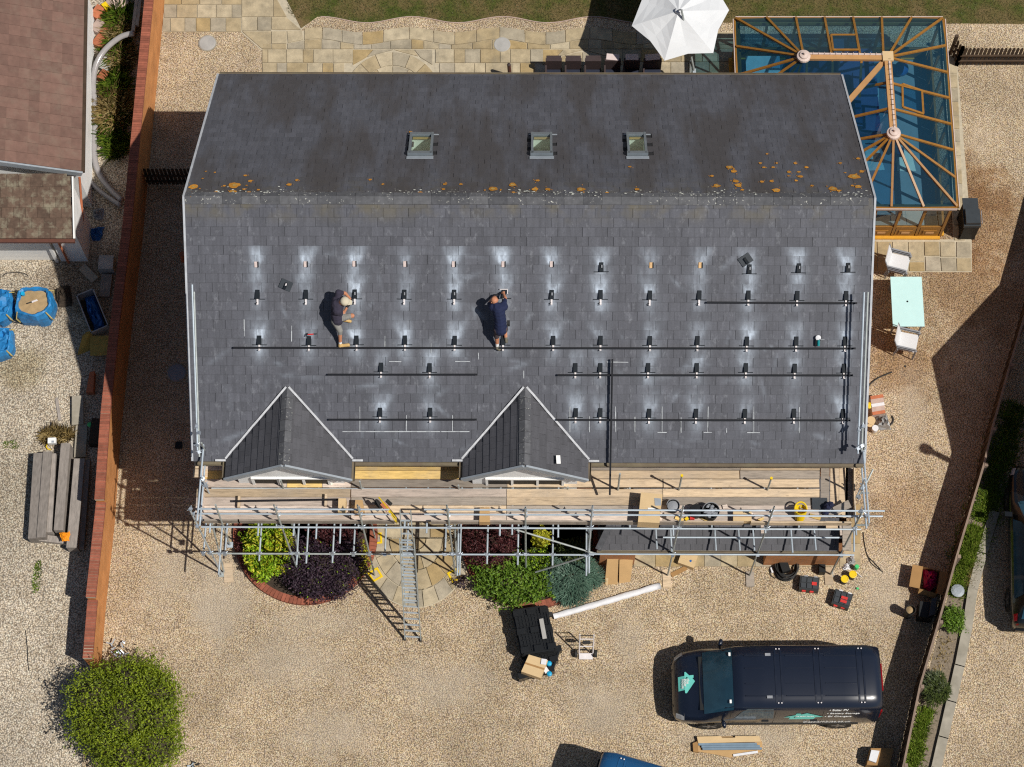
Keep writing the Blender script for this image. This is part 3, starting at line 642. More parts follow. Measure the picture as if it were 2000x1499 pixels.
# orange lichen rosettes: photo pixel, radius in metres
LI = [(378, 367, .13), (375, 381, .10), (458, 364, .16), (423, 378, .07), (455, 377, .10), (477, 372, .05), (486, 378, .05), (505, 373, .04), (565, 363, .07), (580, 354, .05), (479, 345, .05), (489, 356, .06), (420, 339, .03), (396, 351, .03), (402, 337, .03),
      (723, 353, .05), (748, 362, .04), (821, 379, .07), (869, 362, .06), (866, 372, .05), (900, 362, .05), (963, 371, .12), (1001, 363, .11), (1003, 378, .05), (1045, 372, .09), (1050, 355, .06), (1070, 372, .07), (1134, 372, .11), (1186, 379, .05), (1244, 372, .07), (1230, 328, .05),
      (1425, 329, .10), (1433, 337, .08), (1437, 356, .08), (1442, 364, .10), (1400, 365, .09), (1390, 346, .05), (1485, 321, .05), (1492, 329, .05), (1517, 321, .04), (1510, 329, .05), (1541, 338, .06), (1553, 321, .05), (1560, 338, .05), (1563, 347, .07), (1575, 329, .06), (1555, 355, .05), (1488, 357, .06), (1507, 356, .06), (1516, 374, .11), (1540, 346, .04), (1586, 365, .05), (1641, 321, .05), (1668, 347, .15), (1683, 337, .07), (1627, 371, .12), (1638, 375, .05), (1676, 367, .09), (1665, 365, .05), (1676, 312, .06), (1498, 303, .04), (1450, 373, .05), (838, 307, .05), (802, 260, .05)]
lr = random.Random(9); lm = MB(); li2 = MB()
for x, y, r in LI:
    u, w, _ = RN(x, y); v = (w - YR) / CS; n = 11; r *= .9; ph = lr.random() * 6
    ring_ = [N2W(u + r * (1 + .28 * math.sin(3 * t + ph) * lr.random() + lr.uniform(-.15, .15)) * math.cos(t), v + r * (1 + lr.uniform(-.2, .2)) * .95 * math.sin(t), .030) for t in [2 * math.pi * k / n for k in range(n)]]
    lm.face(ring_[::-1])
    if r > .075: li2.face([N2W(u + r * .5 * lr.uniform(.6, 1.2) * math.cos(t), v + r * .5 * lr.uniform(.6, 1.2) * math.sin(t), .033) for t in (5.2, 4.3, 3.4, 2.5, 1.6, .8, 0)])
    for k in range(lr.randint(1, 4)):
        a = lr.random() * 6.28; rr = r * lr.uniform(1.1, 2.2); s_ = r * lr.uniform(.12, .3); lm.face([N2W(u + rr * math.cos(a) + s_ * math.cos(t), v + rr * math.sin(a) + s_ * math.sin(t), .030) for t in (5, 4, 3, 2, 1, 0)])
lm.build('lichen', M['lichen'], house, kind='stuff'); li2.build('lichen_centre', M['lichen2'], house, kind='stuff')
wlm = MB()
for k in range(330):
    u = lr.uniform(HX0 + .05, HX1 - .05); v = abs(lr.gauss(.17, .10)); s_ = lr.uniform(.008, .035); ph = lr.random() * 6
    if math.sin(u * 1.7) + math.sin(u * .63 + 1) + lr.uniform(-1, 1) < -.2: continue
    wlm.face([N2W(u + s_ * lr.uniform(.6, 1.3) * math.cos(ph - t), v + s_ * .7 * math.sin(ph - t), .034 if v > .2 else .055) for t in (0, 1, 2, 3, 4, 5)][::1])
wlm.build('pale_lichen', M['lichen_w'], house, kind='stuff')
# rooflights
M['skyglass'] = None
def glass(name, tint, gl=.06, rough=.02, dif=None):
    t = NT(name); t.t.nodes.remove(t.b); tr = t.n('BsdfTransparent'); tr.inputs[0].default_value = (*tint, 1); g = t.n('BsdfGlossy'); g.inputs['Roughness'].default_value = rough
    fr = t.n('LayerWeight'); fr.inputs[0].default_value = .5; mx = t.n('MixShader'); t.l(t.math('ADD', t.math('POWER', fr.outputs['Facing'], 4.0), .04 + gl, True), mx.inputs[0]); t.l(tr.outputs[0], mx.inputs[1]); t.l(g.outputs[0], mx.inputs[2]); o = mx.outputs[0]
    if dif:
        d = t.n('BsdfDiffuse'); d.inputs[0].default_value = (*dif[0], 1); m2 = t.n('MixShader'); m2.inputs[0].default_value = dif[1]; t.l(o, m2.inputs[1]); t.l(d.outputs[0], m2.inputs[2]); o = m2.outputs[0]
    t.l(o, t.out.inputs[0]); return t.m
M['skyglass'] = glass('rooflight_glass', (.72, .80, .80), .02)
for (u0, u1, v0, v1) in SKY:
    rl = MB()
    for a, b_ in (((u0 + .035, v0 - .03), (u0 + .035, v1 + .03)), ((u1 - .035, v0 - .03), (u1 - .035, v1 + .03))): rl.beam(N2W(*a, .06), N2W(*b_, .06), .06, .12, NN)
    rl.beam(N2W(u0 - .01, v0 + .02, .06), N2W(u1 + .01, v0 + .02, .06), .11, .12, NN); rl.beam(N2W(u0 + .05, v1 - .035, .055), N2W(u1 - .05, v1 - .035, .055), .10, .12, NN)
    w = rl.build('rooflight', M['greyframe'], house)
    MB().face([N2W(u0 + .07, v0 + .07, .07), N2W(u1 - .07, v0 + .07, .07), N2W(u1 - .07, v1 - .07, .07), N2W(u0 + .07, v1 - .07, .07)][::-1]).build('pane', M['skyglass'], w)
    fl = MB(); fl.beam(N2W(u0 - .06, v1 + .045, .034), N2W(u1 + .12, v1 + .045, .034), .045, .012, NN); fl.beam(N2W(u0 - .03, v0 - .12, .036), N2W(u1 + .03, v0 - .12, .036), .12, .014, NN); fl.build('flashing', M['fascia'], w)
    sh = MB(); d = V((0, 0, -1.35)); q = [N2W(u0 + .06, v0 + .06, .02), N2W(u1 - .06, v0 + .06, .02), N2W(u1 - .06, v1 - .06, .02), N2W(u0 + .06, v1 - .06, .02)]
    base = [V((p.x, p.y + (-.35 if k > 1 else -.35), 6.35)) for k, p in enumerate(q)]
    for k in range(4): sh.face([q[k], q[(k + 1) % 4], base[(k + 1) % 4], base[k]])
    sh.face(base); sh.build('lining', M['cream'], w)
    MB().beam(N2W(u0 + .08, v1 - .12, .02), N2W(u1 - .08, v1 - .12, .02), .04, .05, NN).build('sash', M['w_yel'], w)
# dormers
for di, D in enumerate((D1, D2)):
    ap = RS(*D['apex']); rf = P(*D['rf'], ap.z + .02); ap = V((ap.x, ap.y, ap.z + .02)); vl, vr = RS(*D['vl']), RS(*D['vr']); fl, fr = P(*D['fl'], ZE + .0), P(*D['fr'], ZE + .0)
    ze = ZE + .02; vl.z = vr.z = ze; fl.z = fr.z = ze
    cx = (fl.x + fr.x) / 2; rf.x = cx + (rf.x - cx) * .3; ap.x = (vl.x + vr.x) / 2 + (ap.x - (vl.x + vr.x) / 2) * .3
    dm = MB()
    for e0, e1, s_ in ((vl, fl, -1), (vr, fr, 1)):
        dm.face([ap, rf, e1, e0] if s_ > 0 else [ap, e0, e1, rf])
    dk_ = dm.build('dormer', M['slate_p'], house)
    for e0, e1, s_ in ((vl, fl, -1), (vr, fr, 1)):        # slates: courses run front to back, stepping down to the eave
        nrm = ((rf - ap).cross(e1 - rf)).normalized(); nrm = nrm if nrm.z > 0 else -nrm
        dn = (e1 - rf); fwd = (rf - ap).normalized(); dn = dn - fwd * dn.dot(fwd); LD = dn.length; dn.normalize(); nc = round(LD / .2); g = LD / nc
        for k in range(nc):
            a0, a1 = k * g, (k + 1) * g
            # front limit: line rf -> e1 ; back limit: valley ap -> e0
            fx = lambda t: rf + (e1 - rf) * (t / LD)
            bx = lambda t: ap + (e0 - ap) * (t / LD)
            A0, A1, B0, B1 = bx(a0), bx(a1), fx(a0), fx(a1); L0 = (B0 - A0).dot(fwd); L1 = (B1 - A1).dot(fwd)
            n = max(1, round(L1 / .3)); ph = .15 if k % 2 else 0
            cuts = [L1]
            while cuts[-1] > .32 - ph * (len(cuts) == 1): cuts.append(cuts[-1] - (.3 - (ph if len(cuts) == 1 else 0)))
            if cuts[-1] > .03: cuts.append(0.0)
            for c1, c0 in zip(cuts, cuts[1:]):
                # at tail (a1) from A1 + fwd*c ; head follows valley
                t0 = max(c0, 0) + .002; t1 = c1 - .002; sh_ = (A0 - A1).dot(fwd)
                h0 = max(t0, sh_ + .0) if t0 < sh_ else t0; h1 = max(t1, sh_)
                base = A1
                pts = [base + fwd * t0 + nrm * .026, base + fwd * t1 + nrm * .026, base - dn * (g + .01) + fwd * max(t1, h1) + nrm * .010, base - dn * (g + .01) + fwd * h0 + nrm * .010]
                q = MB(); top = pts if ((pts[1] - pts[0]).cross(pts[2] - pts[0])).dot(nrm) > 0 else pts[::-1]
                q.face(top, [(0.03, .99), (.97, .99), (.97, 0), (.03, 0)] if top is pts else [(.03, 0), (.97, 0), (.97, .99), (.03, .99)])
                ed = [pts[0], pts[1], pts[1] - nrm * .016, pts[0] - nrm * .016]; q.face(ed if ((ed[1] - ed[0]).cross(ed[2] - ed[0])).dot(dn) > 0 else ed[::-1], [(.5, .99)] * 4)
                q.build('slate', M['slate_p'], dk_)
    # ridge tiles of the dormer
    n = 7; fwd = (rf - ap) / n
    for k in range(n):
        a = ap + fwd * (k + .02); b_ = ap + fwd * (k + .98); q = MB()
        for e1, s_ in ((fl, -1), (fr, 1)):
            dn = (e1 - rf); dn = (dn - fwd * dn.dot(fwd) / fwd.length_squared).normalized(); up = V((0, 0, .05))
            q.face([a + up, b_ + up, b_ + up + dn * .17, a + up + dn * .17] if s_ < 0 else [a + up, a + up + dn * .17, b_ + up + dn * .17, b_ + up])
        q.build('ridge_tile', M['ridge'], dk_)
    for e in (vl, vr):                                    # valley lead
        a = ap + V((0, -.02, .035)); q = MB(); kk = 9; side = -1 if e is vl else 1; ps = [a + (e - a) * (i / kk) + V((side * (.028 + .012 * jit.random()), .0, .025)) for i in range(kk + 1)]
        for p0, p1 in zip(ps, ps[1:]): q.beam(p0, p1, .05, .012, NS)
        q.beam(e + V((side * .02, -.05, .03)), e + V((side * .28, -.05, .03)), .05, .02); q.build('valley_flashing', M['lead'], dk_)
    q = MB()
    for e in (fl, fr): q.beam(rf + V((0, -.035, -.02)), e + V((0, -.035, -.02)), .05, .17, V((0, 0, 1)))
    q.build('bargeboard', M['fascia'], dk_)
    yw = rf.y + .16; q = MB(); zb = 3.3
    q.face([V((fl.x + .22, yw, zb)), V((fr.x - .22, yw, zb)), V((fr.x - .22, yw, ze - .05)), V((rf.x, yw, rf.z - .2)), V((fl.x + .22, yw, ze - .05))]); q.build('gable_wall', M['whitewall'], dk_)
    q = MB(); q.face([V((fl.x + .22, yw, zb)), V((fl.x + .22, yw, ze)), V((fl.x + .22, .45, ze)), V((fl.x + .22, .45, zb))]); q.face([V((fr.x - .22, yw, zb)), V((fr.x - .22, .45, zb)), V((fr.x - .22, .45, ze)), V((fr.x - .22, yw, ze))]); q.build('cheek_wall', M['housebrick'], dk_)
    w = MB(); x0, x1, z0, z1 = cx - .95, cx + .95, 3.75, 4.95
    for k in range(4): xx = x0 + (x1 - x0) * k / 3; w.box((xx, yw - .02, (z0 + z1) / 2), (.06, .06, z1 - z0))
    w.box((cx, yw - .02, z1), (x1 - x0 + .06, .062, .06)); w.box((cx, yw - .04, z0), (x1 - x0 + .16, .14, .05)); wf = w.build('window', M['white'], dk_)
    for k in range(3):
        xa = x0 + (x1 - x0) * k / 3 + .03; xb = x0 + (x1 - x0) * (k + 1) / 3 - .03; MB().face([V((xa, yw - .012, z0 + .03)), V((xb, yw - .012, z0 + .03)), V((xb, yw - .012, z1 - .03)), V((xa, yw - .012, z1 - .03))]).build('pane', M['black'] if k else M['black'], wf)
    for e, s_ in ((fl, -1), (fr, 1)): gutter(V((e.x + s_ * .05, e.y - .03, ze - .04)), V(((vl if s_ < 0 else vr).x + s_ * .05, .0, ze - .04)), par=dk_, name='side_gutter', r=.05)
# lean-to roof over the front bay
LX0, LX1 = P(1168, 1066, 2.15).x, P(1638, 1069, 2.15).x; YL0, YL1, ZL0, ZL1 = -1.33, .42, 2.15, 2.95
lt = MB(); lt.face([V((LX0, YL0, ZL0 - .02)), V((LX1, YL0, ZL0 - .02)), V((LX1, YL1, ZL1 - .02)), V((LX0 + .9, YL1, ZL1 - .02))]); lt.face([V((LX0, YL0, ZL0 - .02)), V((LX0 + .9, YL1, ZL1 - .02)), V((LX0, YL1, ZL0 - .02))]); lo = lt.build('lean_to', M['deck'], house)
nl = V((0, -(ZL1 - ZL0), YL1 - YL0)).normalized(); dl = V((0, YL0 - YL1, ZL0 - ZL1)); LL = dl.length; dl.normalize(); k = 0; v = 0
while v < LL - .02:
    ve = min(v + .22, LL); u = LX0 - (.15 if k % 2 else 0)
    lim = lambda vv: LX0 + .9 * (1 - vv / LL)
    while u < LX1:
        a, b_ = max(u, lim(ve)), min(u + .3, LX1)
        if b_ - a > .03:
            o = V((0, YL1, ZL1)); q = MB(); a0 = max(a, lim(v))
            if a0 < b_ - .01: q.face([o + V((a0 + .003, 0, 0)) + dl * v + nl * .006, o + V((a + .003, 0, 0)) + dl * (ve + .012) + nl * .022, o + V((b_ - .003, 0, 0)) + dl * (ve + .012) + nl * .022, o + V((b_ - .003, 0, 0)) + dl * v + nl * .006], [(0, 0), (0, 1), (1, 1), (1, 0)]); q.build('slate', M['slate_p'], lo)
        u += .3
    v = ve; k += 1
MB().beam(V((LX0, YL0 - .01, ZL0 + .03)), V((LX0 + .9, YL1, ZL1 + .03)), .16, .02).build('hip_tile', M['ridge'], lo)
gutter((LX0 - .03, YL0 - .07, ZL0 - .04), (LX1 + .05, YL0 - .07, ZL0 - .04), par=lo); MB().box(((LX0 + LX1) / 2, YL0 + .02, ZL0 - .12), (LX1 - LX0, .03, .17)).build('fascia', M['white'], lo)
yb = P(1300, 1104).y
for x0, x1 in ((1170, 1238), (1490, 1634)):
    pw = MB(); wallbox(P(x0, 1100).x, P(x1, 1100).x, yb, .42, 0, ZL0 - .06, pw); pw.build("brick_pier", M["housebrick"], lo)

gd = MB(); gd.box(((P(1238, 1100).x + P(1490, 1100).x) / 2, yb + .55, 1.02), (P(1490, 1100).x - P(1238, 1100).x + .1, .05, 2.04)); gd.build('garage_door', M['white'], lo)
# chalk setting-out marks
CH = [(477, 624, 477.5, 657), (570, 636, 569.5, 667), (934, 689, 935, 702), (1023, 724, 1023, 739), (889, 706, 918, 706), (760, 706, 784, 706.5), (1185, 707, 1227, 707.5), (703, 794, 703, 842), (794, 811, 793.5, 842), (669, 843, 860, 843), (884, 811, 884, 842), (862, 843, 917, 843), (1113, 794, 1113, 844), (1151, 813, 1151, 844), (1202, 794, 1202.5, 844), (1240, 814, 1240, 844), (1293, 794, 1293, 844), (1284, 844.5, 1302, 844.5), (1330, 815, 1330, 845), (1383, 794, 1382, 845), (1374, 844.5, 1390, 844.5), (1419, 836, 1419, 845), (1472, 794, 1472, 845), (1459, 845, 1484, 845), (1561, 795, 1560.5, 845), (1645, 838, 1645, 845), (752, 656, 752, 677), (842, 670, 842, 690)]
cb = random.Random(2)
for x0, y0, x1, y1 in CH:
    q = MB(); n = max(2, int(math.hypot(x1 - x0, y1 - y0) / 9)); ps = [RS(x0 + (x1 - x0) * i / n, y0 + (y1 - y0) * i / n) + NS * .029 for i in range(n + 1)]
    for a, b_ in zip(ps, ps[1:]):
        d = (b_ - a).normalized(); s_ = NS.cross(d) * cb.uniform(.004, .009); q.face([a - s_, b_ - s_, b_ + s_, a + s_])
    q.build('chalk_mark', M['chalk'], house)
# a pale label stuck on the right dormer's slates
D = D2; rz_ = RS(*D['apex']).z
q_ = [P(x, y, ZE + .62 - (x - 1085) * .012) for x, y in ((1086, 893), (1094, 893), (1095, 909), (1087, 909))]; MB().prism([p + V((0, 0, .12)) for p in q_][::-1], .01).build('stuck_label', M['white'], house)
# ---------------------------------------------------------------- roof hooks, rails
ORD = ['first', 'second', 'third', 'fourth', 'fifth', 'sixth', 'seventh', 'eighth', 'ninth', 'tenth', 'eleventh', 'twelfth', 'thirteenth', 'fourteenth']
ROWN = ['top hook row', 'second hook row', 'third hook row', 'fourth hook row', 'bottom hook row']
Rl = Matrix(((1, 0, 0), (0, CS, -SS), (0, SS, CS)))       # local (x, up-slope, normal) -> world
def lp(o, x, y, z): return o + V((1, 0, 0)) * x + V((0, CS, SS)) * y + NS * z
hk = {}
hk['cover'] = MB().raw([V((-.056, .11, .012)), V((.056, .11, .012)), V((.056, -.11, .012)), V((-.056, -.11, .012)), V((-.046, .10, .04)), V((.046, .10, .04)), V((.05, -.11, .085)), V((-.05, -.11, .085))], [(4, 7, 6, 5), (0, 4, 5, 1), (1, 5, 6, 2), (2, 6, 7, 3), (3, 7, 4, 0)]).mesh('cover', M['cover'])
hk['flange'] = MB().box((.0, -.125, .026), (.36, .018, .010)).mesh('flange', M['cover'])
hk['arm'] = MB().box((0, -.185, .045), (.045, .14, .012)).box((0, -.245, .075), (.045, .012, .07)).mesh('arm', M['alu'])
hk['bolt'] = MB().tube(V((-.012, -.20, .05)), V((-.06, -.235, .05)), .009, 6).mesh('bolt', M['black'])
hk['plate'] = MB().box((0, 0, .034), (.085, .14, .014)).mesh('plate', M['copper']); hk['tplate'] = MB().box((0, 0, .034), (.085, .14, .014)).mesh('plate', M['tanplate'])
hk['side'] = MB().box((.05, 0, .045), (.016, .14, .04)).mesh('bracket_side', M['red']); hk['side2'] = MB().box((.05, 0, .045), (.018, .14, .045)).mesh('bracket_side', M['black'])
hk['window'] = MB().box((.01, .02, .085), (.03, .07, .012)).mesh('slot', M['grey_p'])
for u, v, kd, ri, k in BR:
    o = S2W(u, v, 0); desc = {'p': 'bare pinkish roof hook plate', 't': 'bare tan roof hook plate', 'o': 'black roof hook cover with an open slot', 'c': 'black roof hook cover with a silver arm'}[kd]
    t = thing('roof_hook', f'{desc}, {ORD[k]} from left, {ROWN[ri]}', 'roof hook', o, 'roof hooks for solar panels')
    Mx = frame(o, V((1, rnd.uniform(-.02, .02), 0)), NS)
    if kd in 'pt': names = ['plate' if kd == 'p' else 'tplate', 'side2']
    else: names = ['cover', 'flange'] + (['window'] if kd == 'o' else ['arm']) + (['arm', 'bolt'] if ri == 1 and kd == 'o' else ['bolt'] if ri == 1 and k < 10 else [])
    for n in names: place(hk[n], hk[n].name.split('.')[0], t, Mx)
def rail(x0, y0, x1, y1, label, h=.12, end=None):
    a, b_ = RS(x0, y0, h), RS(x1, y1, h); t = thing('mounting_rail', label, 'rail', (a + b_) / 2, 'black mounting rails')
    d = (b_ - a).normalized(); MB().beam(a, b_, .040, .040, NS).build('profile', M['blackr'], t)
    for e, s_ in ((a, -1), (b_, 1)): MB().beam(e, e + d * s_ * .012, .044, .044, NS).build('end_cap', M['black'], t)
    MB().beam(a + NS * .022 + d * .01, b_ + NS * .022 - d * .01, .012, .006, NS).build('channel', M['cover'], t)
rail(1382, 591, 1673, 592.5, 'short black rail below the second hook row at the right of the roof'); rail(457, 679.5, 1670, 681, 'longest black rail running right across the roof under both workers')
rail(641, 732, 931, 732, 'short black rail above the left dormer side, upper of the pair between dormers'); rail(1090, 733, 1665, 733.5, 'black rail right of the right dormer tip, upper of the two')
rail(643, 820, 930, 820, 'short black rail between the dormers, lower of the pair'); rail(1087, 820.5, 1660, 821.5, 'black rail touching the right dormer, lower of the two')
# loose rail leaning from the boards onto the roof
ZP = 4.5
a = RS(1191, 967, .17); b_ = RS(1196, 702, .17); t = thing('loose_rail', 'loose black rail leaning from the scaffold boards up the roof', 'rail', a); MB().beam(a, b_, .045, .045, NS).build('profile', M['blackr'], t); MB().beam(a + (b_ - a).normalized() * .01 + NS * .024, b_ + NS * .024, .012, .006, NS).build('channel', M['cover'], t)
a = P(456, 979.5, ZP + .17); b_ = P(662, 976, ZP + .17); t = thing('loose_rail', 'loose black rail lying on the left scaffold boards', 'rail', a); MB().beam(a, b_, .045, .045).build('profile', M['blackr'], t); MB().beam(a + V((.1, 0, -.08)), a + V((.16, 0, -.08)), .3, .11).build('support_block', M['w_tan'], t); MB().beam(b_ + V((-.3, 0, -.08)), b_ + V((-.36, 0, -.08)), .3, .11).build('support_block', M['w_tan'], t)
# ---------------------------------------------------------------- scaffold
scf = thing('scaffold', 'tube and board scaffold platform along the front of the house', 'scaffold', P(1000, 1124))
R = .0242
def tb(a, b_, name='tube', m='steel', r=R): return MB().tube(a, b_, r, 8).build(name, M[m], scf, smooth=False)
cpl = MB().box((0, 0, 0), (.085, .075, .09)).tube(V((.03, 0, .05)), V((.075, .03, .06)), .012, 6).tube(V((-.03, .02, .0)), V((-.08, .04, .03)), .012, 6).mesh('coupler', M['coupler'])
def cp(p, a=0.0): place(cpl, 'coupler', scf, Matrix.Translation(p) @ Matrix.Rotation(a, 4, 'Z') @ Matrix.Rotation(rnd.uniform(-.5, .5), 4, 'X'))
YO = -1.41; ZT = 6.08
feet = [(433, 1122), (585, 1124), (732, 1124), (889, 1121), (1027, 1120), (1145, 1125), (1304, 1124), (1464, 1124), (1622, 1122)]
OUT = []
for i, (x, y) in enumerate(feet):
    f = P(x, y, .03); OUT.append(f.x); top = ZT - (.45 if i in (0, 8) else .18 if i == 4 else 0) + rnd.uniform(-.04, .04)
    tb(V((f.x, f.y, .03)), V((f.x, YO, top)), 'standard', 'steel_d' if i not in (0, 5) else 'steel'); cp(V((f.x, YO - .04, ZP - .1))); cp(V((f.x, YO - .04, 2.1))); cp(V((f.x, YO + .05, ZP + 1.05)), 1); cp(V((f.x, YO + .05, ZP + .62)), .5)
    MB().tube(V((f.x, YO, top - .004)), V((f.x, YO, top + .002)), R * .72, 8).build('tube_bore', M['black'], scf)
    b = MB().box((f.x, f.y, .022), (.15, .15, .01)); b.build('base_plate', M['yellow'] if i in (2, 3) else M['steel_d'], scf)
for x in (733, 890, 580, 1150): f = P(x, 1053, .03); tb(V((f.x, f.y, .03)), V((f.x, f.y, ZP - .06)), 'standard', 'steel_d'); 
for (x, y, w, l, a, mt) in ((446, 1119, .24, .55, .1, 'w_tan'), (1302, 1131, .22, .5, .02, 'w_tan'), (1465, 1132, .22, .42, 0, 'w_grey'), (1618, 1126, .22, .5, .05, 'w_tan')):
    q = P(x, y); MB().box((q.x, q.y, .0165), (w, l, .03), Matrix.Rotation(a, 3, 'Z')).build('sole_board', M[mt], scf)
for x, y, a in ((735, 1052, .1), (733, 1123, .55), (888, 1124, .5)):                       # yellow base pads
    q = P(x, y, .045); Mz = Matrix.Rotation(a, 3, 'Z'); b = MB()
    for dx, dy, sx, sy in ((-.13, 0, .05, .31), (.13, 0, .05, .31), (0, -.13, .21, .05), (0, .13, .21, .05)): b.box(V((q.x, q.y, .026)) + Mz @ V((dx, dy, 0)), (sx, sy, .05), Mz)
    pd = b.build('base_pad', M['yellow'], scf); MB().box((q.x, q.y, .012), (.21, .21, .02), Mz).build('pad_centre', M['concrete'], scf)
p0 = V((P(420.4, 992, 6.05).x, YO, 6.05)); p1 = P(449, 1056, 2.95); tb(p0, V((p1.x, YO - .05, 2.9)), 'short_post', 'steel_d'); MB().box((p1.x, YO - .05, 2.88), (.15, .15, .012)).build('end_plate', M['steel'], scf)
XL, XR = P(392, 1026, ZP).x, P(1690, 1026, ZP).x
# ledgers
tb(V((XL, YO - .055, ZP - .075)), V((OUT[4] + .2, YO - .055, ZP - .075)), 'ledger'); tb(V((OUT[4] + .2, YO - .055, ZP - .078)), V((XR - .1, YO - .055, ZP - .078)), 'ledger')
tb(V((P(405, 1076, 2.1).x, YO - .05, 2.1)), V((P(745, 1076, 2.1).x, YO - .05, 2.1)), 'ledger', 'steel_d'); tb(V((P(745, 1076, 2.1).x, YO - .05, 2.1)), V((P(1160, 1076, 2.1).x, YO - .05, 2.1)), 'ledger')
tb(V((P(1150, 1077, 2.45).x, YO - .13, 2.45)), V((P(1668, 1078, 2.45).x, YO - .13, 2.45)), 'ledger'); tb(P(1295, 1050, 2.55), P(1646, 1050.5, 2.55), 'ledger')
tb(V((XL + .2, -.45, ZP - .08)), V((XR - .3, -.45, ZP - .08)), 'ledger')
# guard rails: two tubes above the outer edge, broken at the ladder
for z, xs in ((ZP + 1.05, ((388, 760), (828, 1180), (1170, 1486), (1476, 1728))), (ZP + .66, ((390, 764), (829, 1100), (1090, 1505), (1500, 1724)))):
    for x0, x1 in xs: yy = YO + .06 + rnd.uniform(-.006, .006); tb(V((P(x0, 1003, z).x, yy, z)), V((P(x1, 1003, z).x, yy, z)), 'guard_rail')
# toe boards
for x0, x1, mt in ((400, 468, 'w_grey'), (465, 770, 'w_grey'), (842, 1152, 'w_grey'), (1156, 1335, 'w_grey'), (1335, 1452, 'w_tan'), (1466, 1606, 'w_tan'), (1606, 1662, 'w_tan')):
    a = P(x0, 1022, ZP + .12).x; b_ = P(x1, 1022, ZP + .12).x; MB().box(((a + b_) / 2, YO + .035, ZP + .115), (b_ - a, .038, .225)).build('toe_board', M[mt], scf)
# cross tubes: (x, y_end, level)
for x, y1, z in ((398, 1075, 2.05), (427, 1123, 2.05), (440, 1075, 2.05), (506, 1096, 2.05), (579, 1104, 2.05), (598, 1101, 2.05), (649, 1100, 2.05), (690.7, 1077, 2.05), (752, 1077, 2.05), (795, 1077, 2.05), (869.5, 1076, 2.05), (893, 1125, 2.05), (897.5, 1124, 2.05), (951, 1102, 2.05), (1011, 1104, 2.05), (1079, 1105, 2.05), (1145, 1125, 2.05), (1150.5, 1120, 2.05)):
    e = P(x, y1, z); tb(e, V((e.x + .02, -.3, z)), 'transom', 'steel'); cp(V((e.x, YO - .05, z + .03)))
for x, y1 in ((1283, 1073), (1312, 1078), (1398.5, 1076), (1445, 1076), (1473.5, 1076), (1548, 1080), (1593.5, 1075)):
    e = P(x, y1, 2.5); tb(e, V((e.x - .02, -.87, 2.5)), 'transom', 'steel')
for x, y1 in ((503.5, 1047), (573, 1047), (617, 1053), (663.5, 1062), (833, 1042), (976, 1047), (1000, 1045), (1090, 1050), (1315, 1047), (1495, 1042), (540, 1030), (700, 1030), (790, 1031), (900, 1031), (1230, 1031), (1390, 1031), (1560, 1031)):
    e = P(x, y1, ZP - .125); tb(e, V((e.x + .02, .3, ZP - .125)), 'transom', 'steel')
tb(P(1005, 1034, 2.6), P(1164, 1082, 2.25), 'brace', 'steel_d'); tb(P(1046, 1118, .8), P(1164, 1081, 2.25), 'brace', 'steel_d')
for x in (433, 585, 889, 1145): f = P(x, 1122, .1); tb(V((f.x + .06, YO + .03, .12)), V((f.x + .06, -.4, 4.3)), 'brace', 'steel_d')
# standing posts on the boards (yellow caps) and short ones
for x, y0, xt, yt, cap in ((1326, 957, 1334, 929, 1), (1499, 957, 1507, 934, 1), (1207, 957, 1210, 925, 0), (706, 955, 708, 940, 0), (553, 952, 550, 937, 0), (896, 955, 896, 948, 0), (1109, 955, 1108, 952, 0)):
    a = P(x, y0, ZP + .01); hgt = (y0 - yt) / 25.5; tp = V((a.x + .0, a.y, ZP + hgt)); tb(a - V((0, 0, .3)), tp, 'inner_post', 'steel_d')
    if cap: MB().tube(tp - V((0, 0, .03)), tp + V((0, 0, .03)), .036, 8).build('end_cap', M['yellow'], scf)
# boards
def board(x0, x1, y0, y1, mt, z=ZP, dz=0.0):
    q = [P(x0, y0, z), P(x1, y0, z), P(x1, y1, z), P(x0, y1, z)]; a, b_ = (q[0] + q[3]) / 2, (q[1] + q[2]) / 2; w = (q[0] - q[3]).length
    MB().beam(a + V((0, 0, dz - .019)), b_ + V((0, 0, dz - .019)), w - .006, .038).build('board', M[mt], scf)
    return a, b_, w
BD = [(903, 919, ((396, 447, 'w_pink'), (688, 902, 'w_yel'), (1150, 1445, 'w_grey'), (1446, 1602, 'w_tan'))),
      (919.5, 935.5, ((392, 447, 'w_yel'), (688, 902, 'w_yel'), (1150, 1444, 'w_tan'), (1446, 1602, 'w_grey'))),
      (936.5, 952, ((396, 560, 'w_pink'), (561, 629, 'w_yel'), (630, 685, 'w_pink'), (686, 990, 'w_grey'), (991, 1294, 'w_tan'), (1296, 1600, 'w_tan'))),
      (955, 971, ((384, 684, 'w_tan'), (686, 989, 'w_pink'), (990, 1294, 'w_tan'), (1295, 1601, 'w_tan'))),
      (971.5, 987, ((383, 684, 'w_pink'), (686, 989, 'w_grey'), (990, 1294, 'w_tan'), (1295, 1602, 'w_grey'))),
      (987.5, 1001.5, ((382, 684, 'w_pink'), (686, 989, 'w_tan'), (990, 1235, 'w_grey'), (1236, 1600, 'w_pink'))),
      (1002, 1018, ((382, 684, 'w_pink'), (686, 989, 'w_pink'), (990, 1294, 'w_pink'), (1295, 1601, 'w_pink')))]
for y0, y1, sg in BD:
    for x0, x1, mt in sg: board(x0, x1, y0 + rnd.uniform(-.3, .3), y1 + rnd.uniform(-.3, .3), mt, dz=rnd.uniform(-.004, .004))
